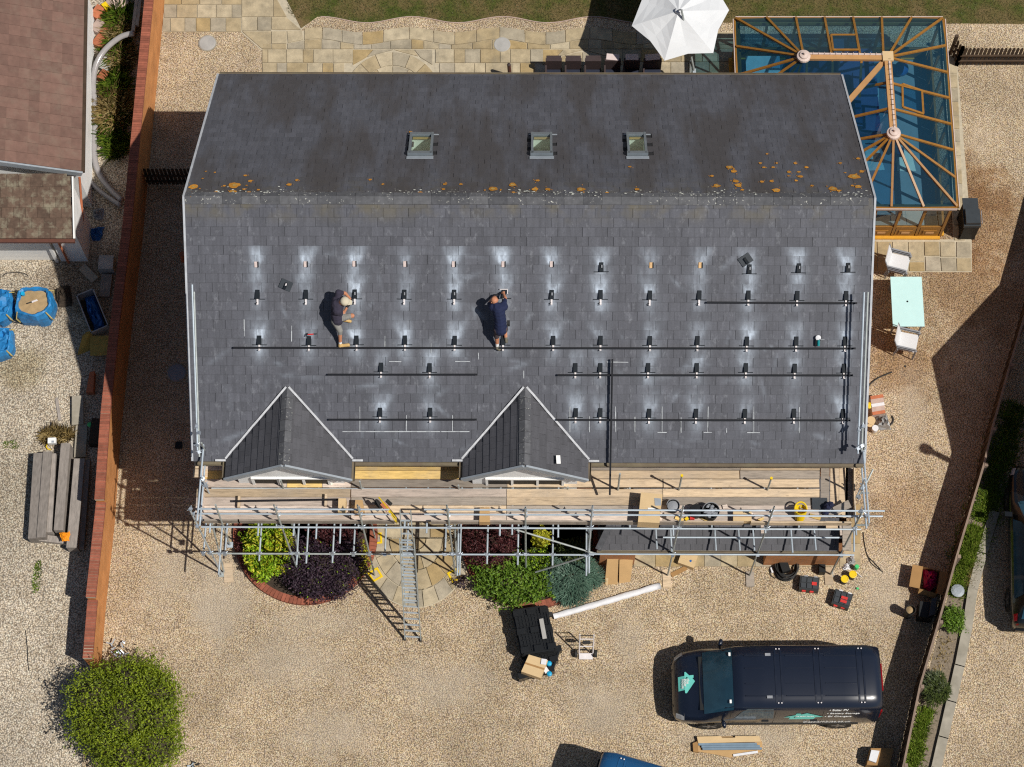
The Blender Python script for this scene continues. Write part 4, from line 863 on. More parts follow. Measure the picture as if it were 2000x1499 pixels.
for x0, x1, mt in ((1604, 1619, 'w_grey'), (1621, 1639, 'w_tan'), (1640, 1655, 'w_tan'), (1655, 1665, 'w_grey')):
    a = P((x0 + x1) / 2, 906, ZP); b_ = P((x0 + x1) / 2 - 1, 1012, ZP); MB().beam(a + V((0, 0, .02)), b_ + V((0, 0, .02)), .215, .038).build('board', M[mt], scf)
a = P(1655, 1027, ZP - .1); b_ = P(1655, 1076, ZP - 1.5); MB().beam(P(1654, 1024, 2.7), P(1654, 1076, 2.62), .225, .038).build('board', M['w_grey'], scf)
MB().beam(P(1613, 1026, 2.7), P(1636, 1026, 2.7), .2, .038).build('board', M['w_tan'], scf); MB().beam(P(1640, 1035, 2.66), P(1648, 1035, 2.66), .3, .04).build('board', M['w_pink'], scf); MB().beam(P(1486, 1033, 2.72), P(1492, 1033, 2.72), .25, .04).build('board', M['w_pink'], scf)
MB().beam(P(1668, 915, ZP + .15), P(1668, 1010, ZP + .15), .038, .225).build('end_toe_board', M['w_tan'], scf); MB().beam(P(398, 912, ZP + .12), P(396, 1004, ZP + .12), .038, .225).build('end_toe_board', M['w_pink'], scf)
# return guard rails and raking tubes on both gables
def YatS(y, X, h):                                        # Y where a point h above the roof line of X projects to photo row y
    lo, hi = -2.0, 6.0
    for _ in range(40):
        mY = (lo + hi) / 2; q = RC @ (V((X, mY, roofz(max(mY, 0)) + h)) - CAM); yy = CY - FPX * q.y / q.z
        lo, hi = (mY, hi) if yy > y else (lo, mY)
    return mY
for X, h, y0, y1, mt in ((HX0 + .20, .65, 556, 880, 'steel'), (HX0 + .24, .65, 570, 890, 'steel_d'), (HX1 - .24, .65, 571, 886, 'steel'), (HX1 - .15, .65, 571, 880, 'steel_d')):
    Y0, Y1 = YatS(y0, X, h), YatS(y1, X, h); tb(V((X, Y0, roofz(Y0) + h)), V((X, Y1, roofz(Y1) + h)), 'raking_rail', mt)
    cp(V((X, Y1 + .1, roofz(Y1 + .1) + h)), .4); cp(V((X, Y1 + .5, roofz(Y1 + .5) + h)), 1.4)
for X0, s_ in ((XL + .02, 1), (XR - .02, -1)):
    for z in (ZP + 1.05, ZP + .62): tb(V((X0 + s_ * .06, YO - .25, z)), V((X0 + s_ * .1, -.05 + .4, z)), 'return_rail')
    tb(V((X0 + s_ * .12, .2, ZP - .3)), V((X0 + s_ * .12, .2, ZP + 1.5)), 'standard', 'steel_d'); tb(V((X0 + s_ * .14, -.6, ZP - .2)), V((X0 + s_ * .14, -.6, ZP + 1.3)), 'standard', 'steel')
    for k in range(7): cp(V((X0 + s_ * rnd.uniform(.04, .16), rnd.choice((.2, -.6, YO)) + rnd.uniform(-.08, .08), ZP + rnd.choice((-.1, .62, 1.05)) + rnd.uniform(-.05, .05))), rnd.uniform(0, 3))
    tb(V((X0 + s_ * .2, .3, ZP - .1)), V((X0 + s_ * .2, YO - .2, ZP - .1)), 'ledger', 'steel')
for a, b_ in (((1682, 964), (1705, 917)), ((1682, 1007), (1690, 990)), ((1680, 963.5), (1697, 963.5)), ((1672, 1026), (1697, 1026)), ((1675, 895), (1684, 880))): tb(P(*a, ZP + .2), P(*b_, ZP + .3), 'stub_tube', 'steel_d')
tb(P(1668, 1030, 2.6), P(1668, 1078, 2.6), 'transom'); 
for (x0, x1, y) in ((383, 390, 908), (381, 400, 925)): MB().beam(P(x0 - 4, y, ZP), P(x1 + 6, y, ZP), .21, .038).build('board', M['w_tan'], scf)
# ladder access gate in yellow and grey
gt = thing('ladder_gate', 'yellow swing gate with black roller at the top of the ladder', 'gate', P(755, 1000, ZP)); a = P(740, 972, ZP + .75); b_ = P(773, 1012, ZP + .95); c = P(775, 1022, ZP + .2)
MB().tube(a, b_, .018, 6).build('top_bar', M['yellow'], gt); MB().tube(P(743, 975, ZP + .35), c, .016, 6).build('lower_bar', M['yellow'], gt); MB().tube(b_, c, .018, 6).build('end_bar', M['yellow'], gt); MB().tube(a, P(743, 975, ZP + .35), .016, 6).build('end_bar', M['yellow'], gt)
MB().tube(P(733, 980, ZP + .4), P(745, 992, ZP + .4), .06, 10).build('roller', M['rubber'], gt); MB().tube(P(755, 978, ZP + .5), P(764, 986, ZP + .5), .05, 10).build('roller', M['rubber'], gt); MB().box(P(752, 990, ZP + .45), (.22, .12, .1), Matrix.Rotation(-.8, 3, 'Z')).build('spring_box', M['clay'], gt)
# ladder
ld = thing('ladder', 'aluminium extension ladder leaning up to the scaffold platform', 'ladder', P(806, 1250))
f0, f1 = P(791, 1249, .02), P(822, 1251, .02); ZL = 5.0; t0 = P(781, 1001, ZL); t1 = P(802, 1001, ZL)
up = V((0, -.9, .45)).normalized()
def lad(fa, fb, ta, tb_, s0, s1, w, lift, nm):
    A0, A1 = fa + (ta - fa) * s0 + up * lift, fa + (ta - fa) * s1 + up * lift; B0, B1 = fb + (tb_ - fb) * s0 + up * lift, fb + (tb_ - fb) * s1 + up * lift
    for p, q in ((A0, A1), (B0, B1)): MB().beam(p, q, .026, .07, up).build('stile', M['steel_d'], ld)
    n = round((A1 - A0).length / .26)
    for k in range(n):
        t = (k + .5) / n; MB().beam(A0 + (A1 - A0) * t, B0 + (B1 - B0) * t, .034, .03, up).build('rung', M['steel'], ld)
ctr = lambda a, b_, k: ((a + b_) / 2 + (a - b_) / 2 * k, (a + b_) / 2 + (b_ - a) / 2 * k)
lad(f0, f1, *ctr(t0, t1, 1.32), 0, .80, 0, 0, 'lower'); fa, fb = ctr(f0, f1, .80); lad(fa, fb, t0, t1, .27, 1.0, 0, -.06, 'upper')
for p in (f0, f1): MB().box(p + V((0, 0, .03)), (.05, .08, .06)).build('foot', M['rubber'], ld)
# tools and boxes on the boards
def carton(name, label, pts, h, z, mat, cat='box', flaps=(), group=None, tape=True):
    q = [P(x, y, z + h) for x, y in pts]; c = sum(q, V()) / 4; base = V((c.x, c.y, z)); t = thing(name, label, cat, base, group); d = V((0, 0, -h)); b = MB()
    for i in range(4): b.face([q[i], q[(i + 1) % 4], q[(i + 1) % 4] + d, q[i] + d][::-1])
    b.face([p + d for p in q][::-1] if False else [p + d for p in q]); b.build('carton_side', M[mat], t)
    if not flaps:
        m0, m1 = (q[0] + q[3]) / 2, (q[1] + q[2]) / 2; e = V((0, 0, .004))
        MB().face([q[0] + e, q[1] + e, m1 + e, m0 + e]).build('flap', M[mat], t); MB().face([m0 + e * .2, m1 + e * .2, q[2] + e, q[3] + e]).build('flap', M[mat], t)
        if tape: w = (q[3] - q[0]).normalized() * .025; e2 = V((0, 0, .007)); MB().face([m0 - w + e2, m1 - w + e2, m1 + w + e2, m0 + w + e2]).build('tape', M['card_d'], t)
    for i, (k, out, rise) in enumerate(flaps):
        a, b_ = q[k], q[(k + 1) % 4]; n = (b_ - a).cross(V((0, 0, 1))).normalized(); n = n if n.dot((a + b_) / 2 - c) > 0 else -n; f = n * out + V((0, 0, rise)); MB().prism([a, b_, b_ + f, a + f], V((0, 0, -.006))).build('flap', M[mat], t)
    return t, q
t, q = carton('cardboard_box', 'tall tan cardboard box with a blue label on the scaffold boards', [(1252, 962), (1294, 966), (1288, 1022), (1246, 1020)], .42, ZP, 'card2', flaps=(), tape=False)
e = V((0, 0, .009)); lb = [P(x, y, ZP + .43) for x, y in ((1278, 973), (1291, 974), (1291, 988), (1279, 988))]; MB().face(lb[::-1]).build('shipping_label', M['fascia'], t); MB().face([P(x, y, ZP + .428) for x, y in ((1265, 992), (1281, 993), (1281, 999), (1266, 998))][::-1]).build('paper_label', M['white'], t)
carton('cardboard_box', 'open tan carton standing on edge beside the ladder gate', [(661, 974), (676, 974), (674, 1000), (660, 1000)], .30, ZP, 'card2', tape=False); carton('cardboard_box', 'second tan carton beside the ladder gate, next to the gap', [(694, 977), (708, 977), (712, 1001), (692, 1001)], .30, ZP, 'card', tape=False)
carton('cardboard_box', 'small brown box on the boards right of the ladder gap', [(937, 992), (956, 991), (957, 1020), (936, 1020)], .25, ZP, 'card', tape=False); carton('cardboard_box', 'flat tan box by the toe board right of the black bin', [(1432, 998), (1468, 999), (1468, 1018), (1432, 1018)], .2, ZP, 'card2')
def bucket(name, label, x, y, r, h, z, mat, cat='bucket', inside='black', handle=True, taper=.82, fill=None):
    c = P(x, y, z + h); c = V((c.x, c.y, z)); t = thing(name, label, cat, c); MB().lathe([(r * taper, 0), (r * .97, h * .94), (r, h * .94), (r, h), (r * .93, h), (r * .93, h - .02), (r * taper * .92, .03)], c, 20).build('body', M[mat], t, smooth=False)
    if fill: MB().lathe([(r * .9, h * .8), (r * .5, h * .86), (.01, h * .9)], c, 16).build('contents', M[fill], t)
    if handle: MB().path([c + V((math.cos(k / 10 * math.pi) * r, .02 + math.sin(k / 10 * math.pi) * r * .9, h + .01 + .02 * math.sin(k / 10 * math.pi))) for k in range(11)], .008, 5).build('handle', M['grey_p'], t)
    return t
bucket('black_bucket', 'black bucket of tools on the boards beside the tall carton', 1315, 988, .16, .26, ZP, 'black', fill='grey_p')
t = bucket('rubble_tub', 'round black tub lined with a bin bag on the scaffold boards', 1389, 998, .21, .34, ZP, 'black', fill=None); c = P(1389, 997, ZP + .33); b = MB(); rr = random.Random(4)
for k in range(26):
    a = rr.random() * 6.28; r = rr.uniform(.03, .17); b.lathe([(.02, 0), (.05, .02), (.02, .05)], c + V((r * math.cos(a), r * math.sin(a), -.06)), 5, Matrix.Rotation(rr.uniform(-1, 1), 3, 'X'))
b.build('bag_lining', M['grey_p'], t)
c = P(1360, 997, ZP + .25); MB().lathe([(.15, -.25), (.17, -.02), (.16, .0), (.02, .01)], c, 20).single('black_tub', M['black'], 'low black tub tucked behind the lined black tub', 'tub')
# yellow gorilla tub on its side
t = thing('yellow_tub', 'yellow flexible tub with a handle at the right of the scaffold boards', 'tub', P(1563, 1010, ZP)); c = P(1563, 1004, ZP + .17); Mt = Matrix.Rotation(-.45, 3, 'X')
MB().lathe([(.12, -.16), (.165, .16), (.15, .16), (.11, -.13)], c, 20, Mt).build('body', M['yellow'], t); MB().path([c + Mt @ V((math.cos(a) * .15 + .0, math.sin(a) * .15, .17 + .10 * abs(math.sin(a)))) for a in [k * .35 for k in range(10)]], .022, 6).build('handle', M['yellow'], t); MB().path([c + V((.05 + .06 * math.cos(k * .6), .16 + .05 * math.sin(k * .6), .05)) for k in range(9)], .012, 5).build('strap', M['grey_p'], t)
bb = MB(); c = P(1617, 995, ZP + .12)
for k in range(5): bb.lathe([(.03, -.1), (.10, 0), (.03, .1)], c + V((rnd.uniform(-.08, .08), rnd.uniform(-.1, .1), rnd.uniform(-.02, .05))), 7, Matrix.Rotation(rnd.uniform(-.6, .6), 3, 'X'))
bb.single('navy_jacket', pm('navy_cloth', (.012, .016, .045), .9, var=.4), 'crumpled navy jacket dropped at the corner of the scaffold', 'jacket')
MB().beam(P(1586, 984, ZP + .04), P(1616, 984, ZP + .04), .30, .03).single('dark_sheet', M['slatecover'], 'dark flat flashing sheet lying at the right end of the boards', 'sheet')
MB().beam(P(1618, 1004, ZP + .1), P(1660, 984, ZP + .3), .2, .03).single('propped_board', M['w_grey'], 'short board propped across the right corner of the scaffold', 'board')
t = thing('drill_bit_case', 'small red and yellow case by the toe board', 'case', P(1346, 1014, ZP)); MB().box(P(1341, 1014, ZP + .05), (.09, .07, .06), Matrix.Rotation(.6, 3, 'Z')).build('yellow_half', M['yellow'], t); MB().box(P(1352, 1013, ZP + .05), (.11, .07, .07)).build('red_half', M['red'], t)
for x, y, w, l, a in ((1327, 1014, .22, .1, -.4), (1375, 1013, .2, .1, -.5), (1416, 990, .12, .1, .2), (1465, 1003, .1, .16, .7), (1592, 1010, .28, .1, -.3), (1486, 1015, .16, .06, .4)):
    MB().box(P(x, y, ZP + .03), (w, l, .03), Matrix.Rotation(a, 3, 'Z')).single('offcut', M['w_yel'] if w > .15 else M['w_pink'], ['small timber offcut by the toe board left of the black bin', 'triangular timber offcut under the black bin', 'little timber offcut behind the flat tan box', 'slanting timber offcut beside the yellow tub', 'long timber offcut right of the yellow tub', 'flat timber offcut at the toe board left of the yellow tub'][[1327, 1375, 1416, 1465, 1592, 1486].index(x)], 'offcut', 'timber offcuts on the boards')
# tools on the slates
for x, y, a, lb in ((558.5, 557, -.42, 'square dark flashing plate lying askew on the upper left slates'), (1456.5, 508, .62, 'square dark flashing plate leaning on a hook at the upper right')):
    o = RS(x, y, .05); t = thing('flashing_plate', lb, 'flashing', o, 'loose flashing plates'); Mx = frame(o, V((math.cos(a), math.sin(a) * CS, math.sin(a) * SS)), NS)
    place(MB().box((0, 0, .0), (.30, .24, .006)).mesh('plate', M['slatecover']), 'plate', t, Mx); place(MB().box((.0, -.02, .025), (.06, .16, .05)).mesh('raised_cover', M['cover']), 'raised_cover', t, Mx); place(MB().box((.0, .02, .052), (.03, .06, .004)).mesh('slot', M['alu'] if x < 900 else M['black']), 'slot', t, Mx)
o = RS(603, 655, .06); t = thing('hammer', 'claw hammer with a red handle hooked over a roof hook', 'hammer', o); MB().tube(o + V((-.02, 0, .04)), o + V((.12, .01, .04)), .016, 6).build('handle', M['red'], t); MB().path([o + V((-.02, .03, .04)), o + V((-.05, .01, .05)), o + V((-.06, -.05, .03))], .014, 6).build('head', M['black'], t); MB().beam(o + V((.10, .015, .04)), o + V((.2, .02, .03)), .02, .01).build('strap', M['black'], t)
o = RS(1598, 667, .05); t = thing('angle_grinder', 'teal angle grinder with a silver guard resting on the long rail', 'power tool', o); MB().tube(lp(o, .0, -.10, .07), lp(o, .0, .05, .07), .032, 10).build('body', M['teal'], t); MB().lathe([(.062, -.01), (.065, .012), (.03, .02)], lp(o, -.01, .10, .06), 16, Rl).build('guard', M['polystyrene'], t); MB().tube(lp(o, .02, .06, .07), lp(o, .14, .06, .08), .016, 8).build('side_handle', M['grey_p'], t); MB().box(lp(o, -.05, -.03, .03), (.04, .14, .05), Rl).build('battery', M['black'], t)
# ---------------------------------------------------------------- conservatory
M['cglass'] = glass('blue_solar_glass', (.27, .52, .70), .05, .03, ((.005, .09, .17), .16)); M['clear'] = glass('clear_glass', (.75, .82, .82), .03)
con = thing('conservatory', 'golden oak conservatory with a blue glass hipped roof behind the house', 'conservatory', P(1750, 300))
ZC, ZK = 2.10, 3.05
def Z6(x, y): return 1400 + x / 3.0, y / 3.0
def eav(x, y): return P(*Z6(x, y), ZC)
def rid(x, y): return P(*Z6(x, y), ZK)
H1, HC, H2 = rid(508, 335), rid(1000, 340), rid(1035, 785)
NW, NE, SE = eav(110, 112), eav(1325, 112), eav(1408, 1213); NW = V((NW.x, NW.y, ZC)); 
SW = V((P(1688, 408, ZC).x, SE.y, ZC)); WS = V((NW.x, YE + .02, ZC)); IN_ = V((SW.x, YE + .02, ZC))
# the valley comes down to the inside corner
RF = [((110, 112), H1), ((290, 108), H1), ((462, 108), H1), ((630, 108), rid(672, 325)), ((797, 108), rid(840, 330)), ((965, 108), rid(975, 335)), ((1140, 108), HC), ((1320, 112), HC), ((115, 278), H1), ((125, 445), H1)]
RF += [((1340, 272), HC), ((1350, 430), HC), ((1360, 580), rid(1012, 490)), ((1372, 733), rid(1020, 640)), ((1385, 885), H2), ((1395, 1045), H2), ((1405, 1212), H2), ((1210, 1215), H2), ((1022, 1215), H2)]
ends = []
for (x, y), h in RF:
    e = eav(x, y); ends.append((e, h)); MB().beam(e + V((0, 0, .045)), h + V((0, 0, .03)), .062, .06).build('rafter', M['gold'], con)
def ext(x0, y0, h, k):                                   # rafters that run on under the house roof: through a seen point, down at the same pitch
    lo, hi = ZC - 2, ZK
    p = P(*Z6(x0, y0), 2.55); d = p - h; d = d * ((ZK - ZC) / max(.15, (h.z - p.z))); return h + d * k
for x, y, h in ((360, 440, H1), (430, 440, H1), (475, 440, H1), (525, 440, rid(527, 345)), (675, 440, rid(677, 345)), (840, 480, rid(847, 345)), (905, 1070, H2), (870, 950, H2), (855, 890, H2), (835, 820, H2), (800, 690, rid(1010, 640)), (865, 518, rid(1005, 487))):
    e = ext(x, y, h, .9); MB().beam(e + V((0, 0, .045)), h + V((0, 0, .03)), .062, .06).build('rafter', M['gold'], con)
vb = ext(770, 600, HC, 1.0); MB().beam(vb + V((0, 0, .05)), HC + V((0, 0, .04)), .15, .07).build('valley_beam', M['gold_l'], con)
for a, b_ in ((H1, HC), (HC, H2)):
    MB().beam(a + V((0, 0, .02)), b_ + V((0, 0, .02)), .20, .10).build('ridge_beam', M['gold_l'], con); d = (b_ - a).normalized(); n = V((-d.y, d.x, 0)); o = n * (.06 if a is H1 else .03)
    MB().beam(a + o + V((0, 0, .085)), b_ + o + V((0, 0, .078)), .05, .025).build('ridge_cap', M['pinkcap'], con)
    q = MB(); L = (b_ - a).length
    for k in range(int(L / .16)): c = a + d * (.1 + k * .16) + o + V((0, 0, .11)); q.box(c - V((0, 0, .015)), (.014, .014, .04)).beam(c - n * .04, c + n * .04, .010, .010)
    q.build('cresting', M['fence'] if a is HC else M['pinkcap'], con, kind='stuff')
for h in (H1, H2): MB().lathe([(.20, -.02), (.19, .04), (.13, .06), (.12, .10), (.04, .12), (.02, .2)], h + V((0, 0, .03)), 18).build('finial_boss', M['pinkcap'], con)
MB().box(HC + V((0, 0, .08)), (.30, .30, .06)).build('corner_boss', M['yellow'] if False else M['card2'], con)
# glass panes between neighbouring rafters
def pane(pts): MB().face([p + V((0, 0, .012)) for p in pts]).build('glass_pane', M['cglass'], con)
no = [e for e in ends[:8]]
for (e0, h0), (e1, h1) in zip(no, no[1:]): pane([e1, e0, h0, h1] if (h0 - h1).length > .01 else [e1, e0, h0])
ea = [ends[7]] + ends[10:17]
for (e0, h0), (e1, h1) in zip(ea, ea[1:]): pane([e1, e0, h0, h1] if (h0 - h1).length > .01 else [e1, e0, h0])
so_ = [ends[16], ends[17], ends[18]]
for (e0, h0), (e1, h1) in zip(so_, so_[1:]): pane([e1, e0, h0])
pane([ends[8][0], ends[0][0], H1][::-1]); pane([ends[9][0], ends[8][0], H1][::-1])
pane([SW, ends[18][0], H2][::-1] if False else [SW, ends[18][0], H2]); inn = V((vb.x, vb.y, ZC + .05)); pane([SW, H2, HC, inn]); pane([inn, HC, H1, V((H1.x, vb.y, ZC + .05))][::-1]); pane([V((H1.x, vb.y, ZC + .05)), H1, ends[9][0]])
# roof vents
def onplane(x, y, a, b_, c):
    n = (b_ - a).cross(c - a).normalized(); d = ray(*Z6(x, y)); return CAM + d * ((a - CAM).dot(n) / d.dot(n))
for pts, pl in ((((668, 213), (815, 213), (830, 300), (680, 300)), (ends[3][0], ends[4][0], ends[4][1])), (((1085, 500), (1200, 540), (1208, 675), (1088, 635)), (ends[12][0], ends[13][0], ends[13][1]))):
    q = [onplane(x, y, *pl) + V((0, 0, .06)) for x, y in pts]; v = MB()
    for a, b_ in zip(q, q[1:] + q[:1]): v.beam(a, b_, .055, .05)
    vo = v.build('roof_vent', M['gold'], con); MB().face([p + V((0, 0, .01)) for p in q][::-1]).build('pane', M['cglass'], vo)
# eaves beam, gutter, walls
EV = [NW, NE, SE, SW]
for a, b_ in ((NW, NE), (NE, SE), (SW, SE), (WS, NW)):
    MB().beam(a + V((0, 0, -.05)), b_ + V((0, 0, -.05)), .09, .12).build('eaves_beam', M['gold'], con)
    n = (b_ - a).cross(V((0, 0, 1))).normalized(); n = n if n.dot((a + b_) / 2 - (H1 + H2 + HC) / 3) > 0 else -n
    MB().beam(a + n * .07 + V((0, 0, -.03)), b_ + n * .07 + V((0, 0, -.03)), .022, .08).build('gutter_lip', M['pinkcap'], con); MB().beam(a + n * .045 + V((0, 0, -.09)), b_ + n * .045 + V((0, 0, -.09)), .07, .02).build('gutter', M['fence'], con)
def wall_run(a, b_, bays, solid=.62):
    a = V((a.x, a.y, 0)); b_ = V((b_.x, b_.y, 0)); d = b_ - a; n = d.cross(V((0, 0, 1))).normalized(); up = V((0, 0, 1))
    for k in range(bays + 1): p = a + d * (k / bays); MB().beam(p, p + up * (ZC - .1), .075, .075, d.normalized()).build('post', M['gold'], con)
    for k in range(bays):
        p, q = a + d * (k / bays), a + d * ((k + 1) / bays); i = d.normalized() * .06
        pn = MB().prism([p + i + up * .08, q - i + up * .08, q - i + up * (solid - .04), p + i + up * (solid - .04)], n * .03).build('door_panel', M['gold'], con)
        c = (p + q) / 2 + up * (solid / 2 + .02) - n * .02 * 0; w = (q - p).length; dd = d.normalized()
        for s_, rr in ((.62, .05), (.40, .075)): MB().prism([c - dd * w * s_ / 2 - up * .15 * s_ - n * rr * -.0 - n * .0, c + dd * w * s_ / 2 - up * .15 * s_, c + dd * w * s_ / 2 + up * .15 * s_, c - dd * w * s_ / 2 + up * .15 * s_], n * (rr + .02)).build('fielded_panel', M['gold_l' if s_ < .5 else 'gold'], pn) if False else None
        MB().box(c + n * .03, (w * .55 if abs(dd.x) > .5 else .05, .05 if abs(dd.x) > .5 else w * .55, .24)).build('fielded_panel', M['gold'], pn); MB().box(c + n * .045, (w * .34 if abs(dd.x) > .5 else .05, .05 if abs(dd.x) > .5 else w * .34, .12)).build('fielded_panel', M['gold_l'], pn)
        MB().face([p + i + up * solid, q - i + up * solid, q - i + up * (ZC - .16), p + i + up * (ZC - .16)]).build('wall_pane', M['clear'], con)
        for z in (solid, ZC - .15): MB().beam(p + up * z, q + up * z, .06, .07).build('transom_bar', M['gold'], con)
    MB().beam(a + up * .04 + n * .04, b_ + up * .04 + n * .04, .16, .08).build('sill', M['gold_y'], con)
wall_run(V((SE.x - 2.85, SE.y + .10, 0)), V((SE.x - .10, SE.y + .10, 0)), 4); wall_run(V((SE.x - .10, SE.y + .10, 0)), V((NE.x - .10, NE.y - .10, 0)), 7); wall_run(V((NE.x - .1, NE.y - .1, 0)), V((NW.x + .1, NW.y - .1, 0)), 7); wall_run(V((NW.x + .1, NW.y - .1, 0)), V((NW.x + .1, YE - .3, 0)), 2)
fm = pm('blue_grey_floor', (.24, .30, .33), .6, var=.15, scale=3)
MB().face([V((NW.x + .1, NW.y - .1, .03)), V((NW.x + .1, YE - .3, .03)), V((HX1 - .2, YE - .3, .03)), V((HX1 - .2, SE.y + .1, .03)), V((SE.x - .1, SE.y + .1, .03)), V((NE.x - .1, NE.y - .1, .03))]).build('floor', fm, con)
purp = pm('purple_cushion', (.14, .13, .24), .8, var=.2); pale = pm('pale_green_rug', (.75, .82, .72), .9, var=.12); dkb = pm('dark_blue_cloth', (.02, .04, .10), .8)
# furniture inside
t = thing('rug', 'pale long rug on the conservatory floor, seen through the glass', 'rug', P(1708, 215, .04)); MB().prism([P(*p, .045) for p in ((1690, 175), (1716, 170), (1718, 262), (1692, 262))][::-1], .012).build('pile', pale, t); MB().prism([P(*p, .048) for p in ((1700, 172), (1706, 171), (1708, 200), (1702, 200))][::-1], .004).build('stripe', dkb, t)
MB().prism([P(*p, .045) for p in ((1690, 290), (1716, 290), (1728, 332), (1690, 334))][::-1], .012).single('small_rug', pale, 'pale square rug near the conservatory doors', 'rug'); MB().prism([P(*p, .045) for p in ((1755, 285), (1782, 305), (1789, 334), (1752, 334))][::-1], .012).single('small_rug', pale, 'pale angular rug under the exercise bike', 'rug')
t = thing('purple_sofa', 'purple sofa along the inner side of the conservatory', 'sofa', P(1682, 210, .04)); a, b_ = P(1678, 165, .04), P(1686, 275, .04)
for k in range(3): p = a + (b_ - a) * (k / 3 + .02); q = a + (b_ - a) * ((k + 1) / 3 - .02); MB().beam(p + V((.15, 0, .36)), q + V((.15, 0, .36)), .6, .16).build('seat_cushion', purp, t); MB().beam(p + V((-.22, 0, .6)), q + V((-.22, 0, .6)), .18, .4).build('back_cushion', purp, t)
MB().beam(a + V((.05, 0, .18)), b_ + V((.05, 0, .18)), .78, .24).build('base', dkb, t)
t = thing('purple_armchair', 'purple armchair under the rear conservatory ridge', 'armchair', P(1665, 150, .04)); c = P(1667, 152, .04); MB().box(c + V((0, 0, .22)), (.8, .8, .4)).build('seat', purp, t); MB().box(c + V((0, .42, .5)), (.9, .18, .6)).build('backrest', purp, t); MB().box(c + V((-.45, 0, .32)), (.16, .8, .55)).build('armrest', purp, t); MB().box(c + V((.45, 0, .32)), (.16, .8, .55)).build('armrest', purp, t)
t = thing('exercise_bike', 'dark exercise bike on the pale rug in the conservatory', 'exercise bike', P(1748, 305, .05)); c = P(1748, 306, .06)
MB().beam(c + V((-.05, -.5, .03)), c + V((.05, .5, .03)), .06, .06).build('base_bar', dkb, t); MB().tube(c + V((0, .25, .1)), c + V((0, .1, .95)), .04, 8).build('front_post', dkb, t); MB().tube(c + V((-.22, .1, .98)), c + V((.22, .1, .98)), .02, 6).build('handlebar', M['grey_p'], t); MB().tube(c + V((0, -.25, .1)), c + V((0, -.3, .8)), .03, 8).build('seat_post', M['grey_p'], t); MB().box(c + V((0, -.3, .83)), (.2, .28, .07)).build('saddle', dkb, t); MB().lathe([(.22, -.04), (.25, 0), (.22, .04)], c + V((0, .2, .35)), 16, Matrix.Rotation(math.pi / 2, 3, 'Y')).build('flywheel', M['grey_p'], t)
t = thing('conservatory_table', 'pale low table beside the west end of the conservatory', 'table', P(1490, 128, .04)); c = P(1490, 128, .5); MB().box(c, (1.0, .6, .05)).build('tabletop', pale, t)
for sx in (-.44, .44):
    for sy in (-.24, .24): MB().box(c + V((sx, sy, -.25)), (.05, .05, .46)).build('leg', dkb, t)
t = thing('treadmill', 'dark treadmill under the rear glass of the conservatory', 'treadmill', P(1590, 138, .04)); c = P(1590, 135, .1); MB().box(c + V((0, 0, .02)), (1.5, .7, .16)).build('deck', dkb, t); MB().tube(c + V((.65, -.3, .1)), c + V((.6, -.3, 1.1)), .03, 6).build('upright', M['grey_p'], t); MB().tube(c + V((.65, .3, .1)), c + V((.6, .3, 1.1)), .03, 6).build('upright', M['grey_p'], t); MB().box(c + V((.58, 0, 1.12)), (.3, .66, .08)).build('console', M['grey_p'], t)
MB().lathe([(.02, -.22), (.2, -.1), (.22, 0), (.2, .1), (.02, .22)], P(1760, 135, .26), 14).single('gym_ball', M['bluedk'], 'blue exercise ball by the east glass of the conservatory', 'ball', smooth=True)
# ---------------------------------------------------------------- garden things
t = thing('parasol', 'large white cantilever parasol beside the conservatory', 'parasol', P(1356, 140)); zc = 2.55; ctr_ = P(1325, 22, zc + .38)
can = [(1234, 51), (1298, 119), (1393, 104), (1424, 20), (1400, -45), (1330, -78), (1262, -52)]
cp_ = [P(x, y, zc - .08) for x, y in can]; cv = MB(); n = len(cp_)
M['canvas'] = pm('white_canvas', (.62, .635, .65), .8, var=.05, scale=3)
for i in range(n):
    a, b_ = cp_[i], cp_[(i + 1) % n]; mid = (a + b_) / 2 + (ctr_ - (a + b_) / 2) * .07; K = 5; rows_ = []
    for j in range(K + 1):
        s_ = j / K; sag = -.05 * math.sin(math.pi * s_); rows_.append([ctr_ + (a - ctr_) * s_, ctr_ + (mid - ctr_) * s_ + V((0, 0, sag)), ctr_ + (b_ - ctr_) * s_])
    for j in range(K):
        for k in range(2):
            p = [rows_[j][k], rows_[j + 1][k], rows_[j + 1][k + 1], rows_[j][k + 1]]; cv.face(p)
cvo = cv.build('canopy', M['canvas'], t)
for p in cp_: MB().beam(ctr_ + V((0, 0, -.06)), p + V((0, 0, -.03)), .02, .025).build('rib', M['grey_p'], t)
MB().lathe([(.1, 0), (.09, .05), (.03, .07)], ctr_ - V((0, 0, .01)), 10).build('top_cap', M['canvas'], t)
b0 = P(1356, 140, 1.0); b1 = P(1331, 19, zc + .62); MB().tube(b0, b1, .03, 8).build('cantilever_arm', M['steel_d'], t); MB().tube(b1, ctr_ + V((0, 0, .05)), .02, 6).build('hanger', M['grey_p'], t); MB().tube(P(1346, 200, .02), P(1349, 120, 1.3), .035, 8).build('mast', M['steel_d'], t); MB().box(b0, (.09, .14, .09)).build('crank_housing', M['steel'], t); q = P(1346, 205, .05); MB().box(q, (.8, .8, .07)).build('base', M['slab'], t)
rat = pm('dark_rattan', (.045, .03, .03), .7, var=.3, scale=30); cush = pm('pale_pink_cushion', (.62, .52, .50), .85, var=.1); navyc = pm('navy_cushion', (.015, .02, .04), .85)
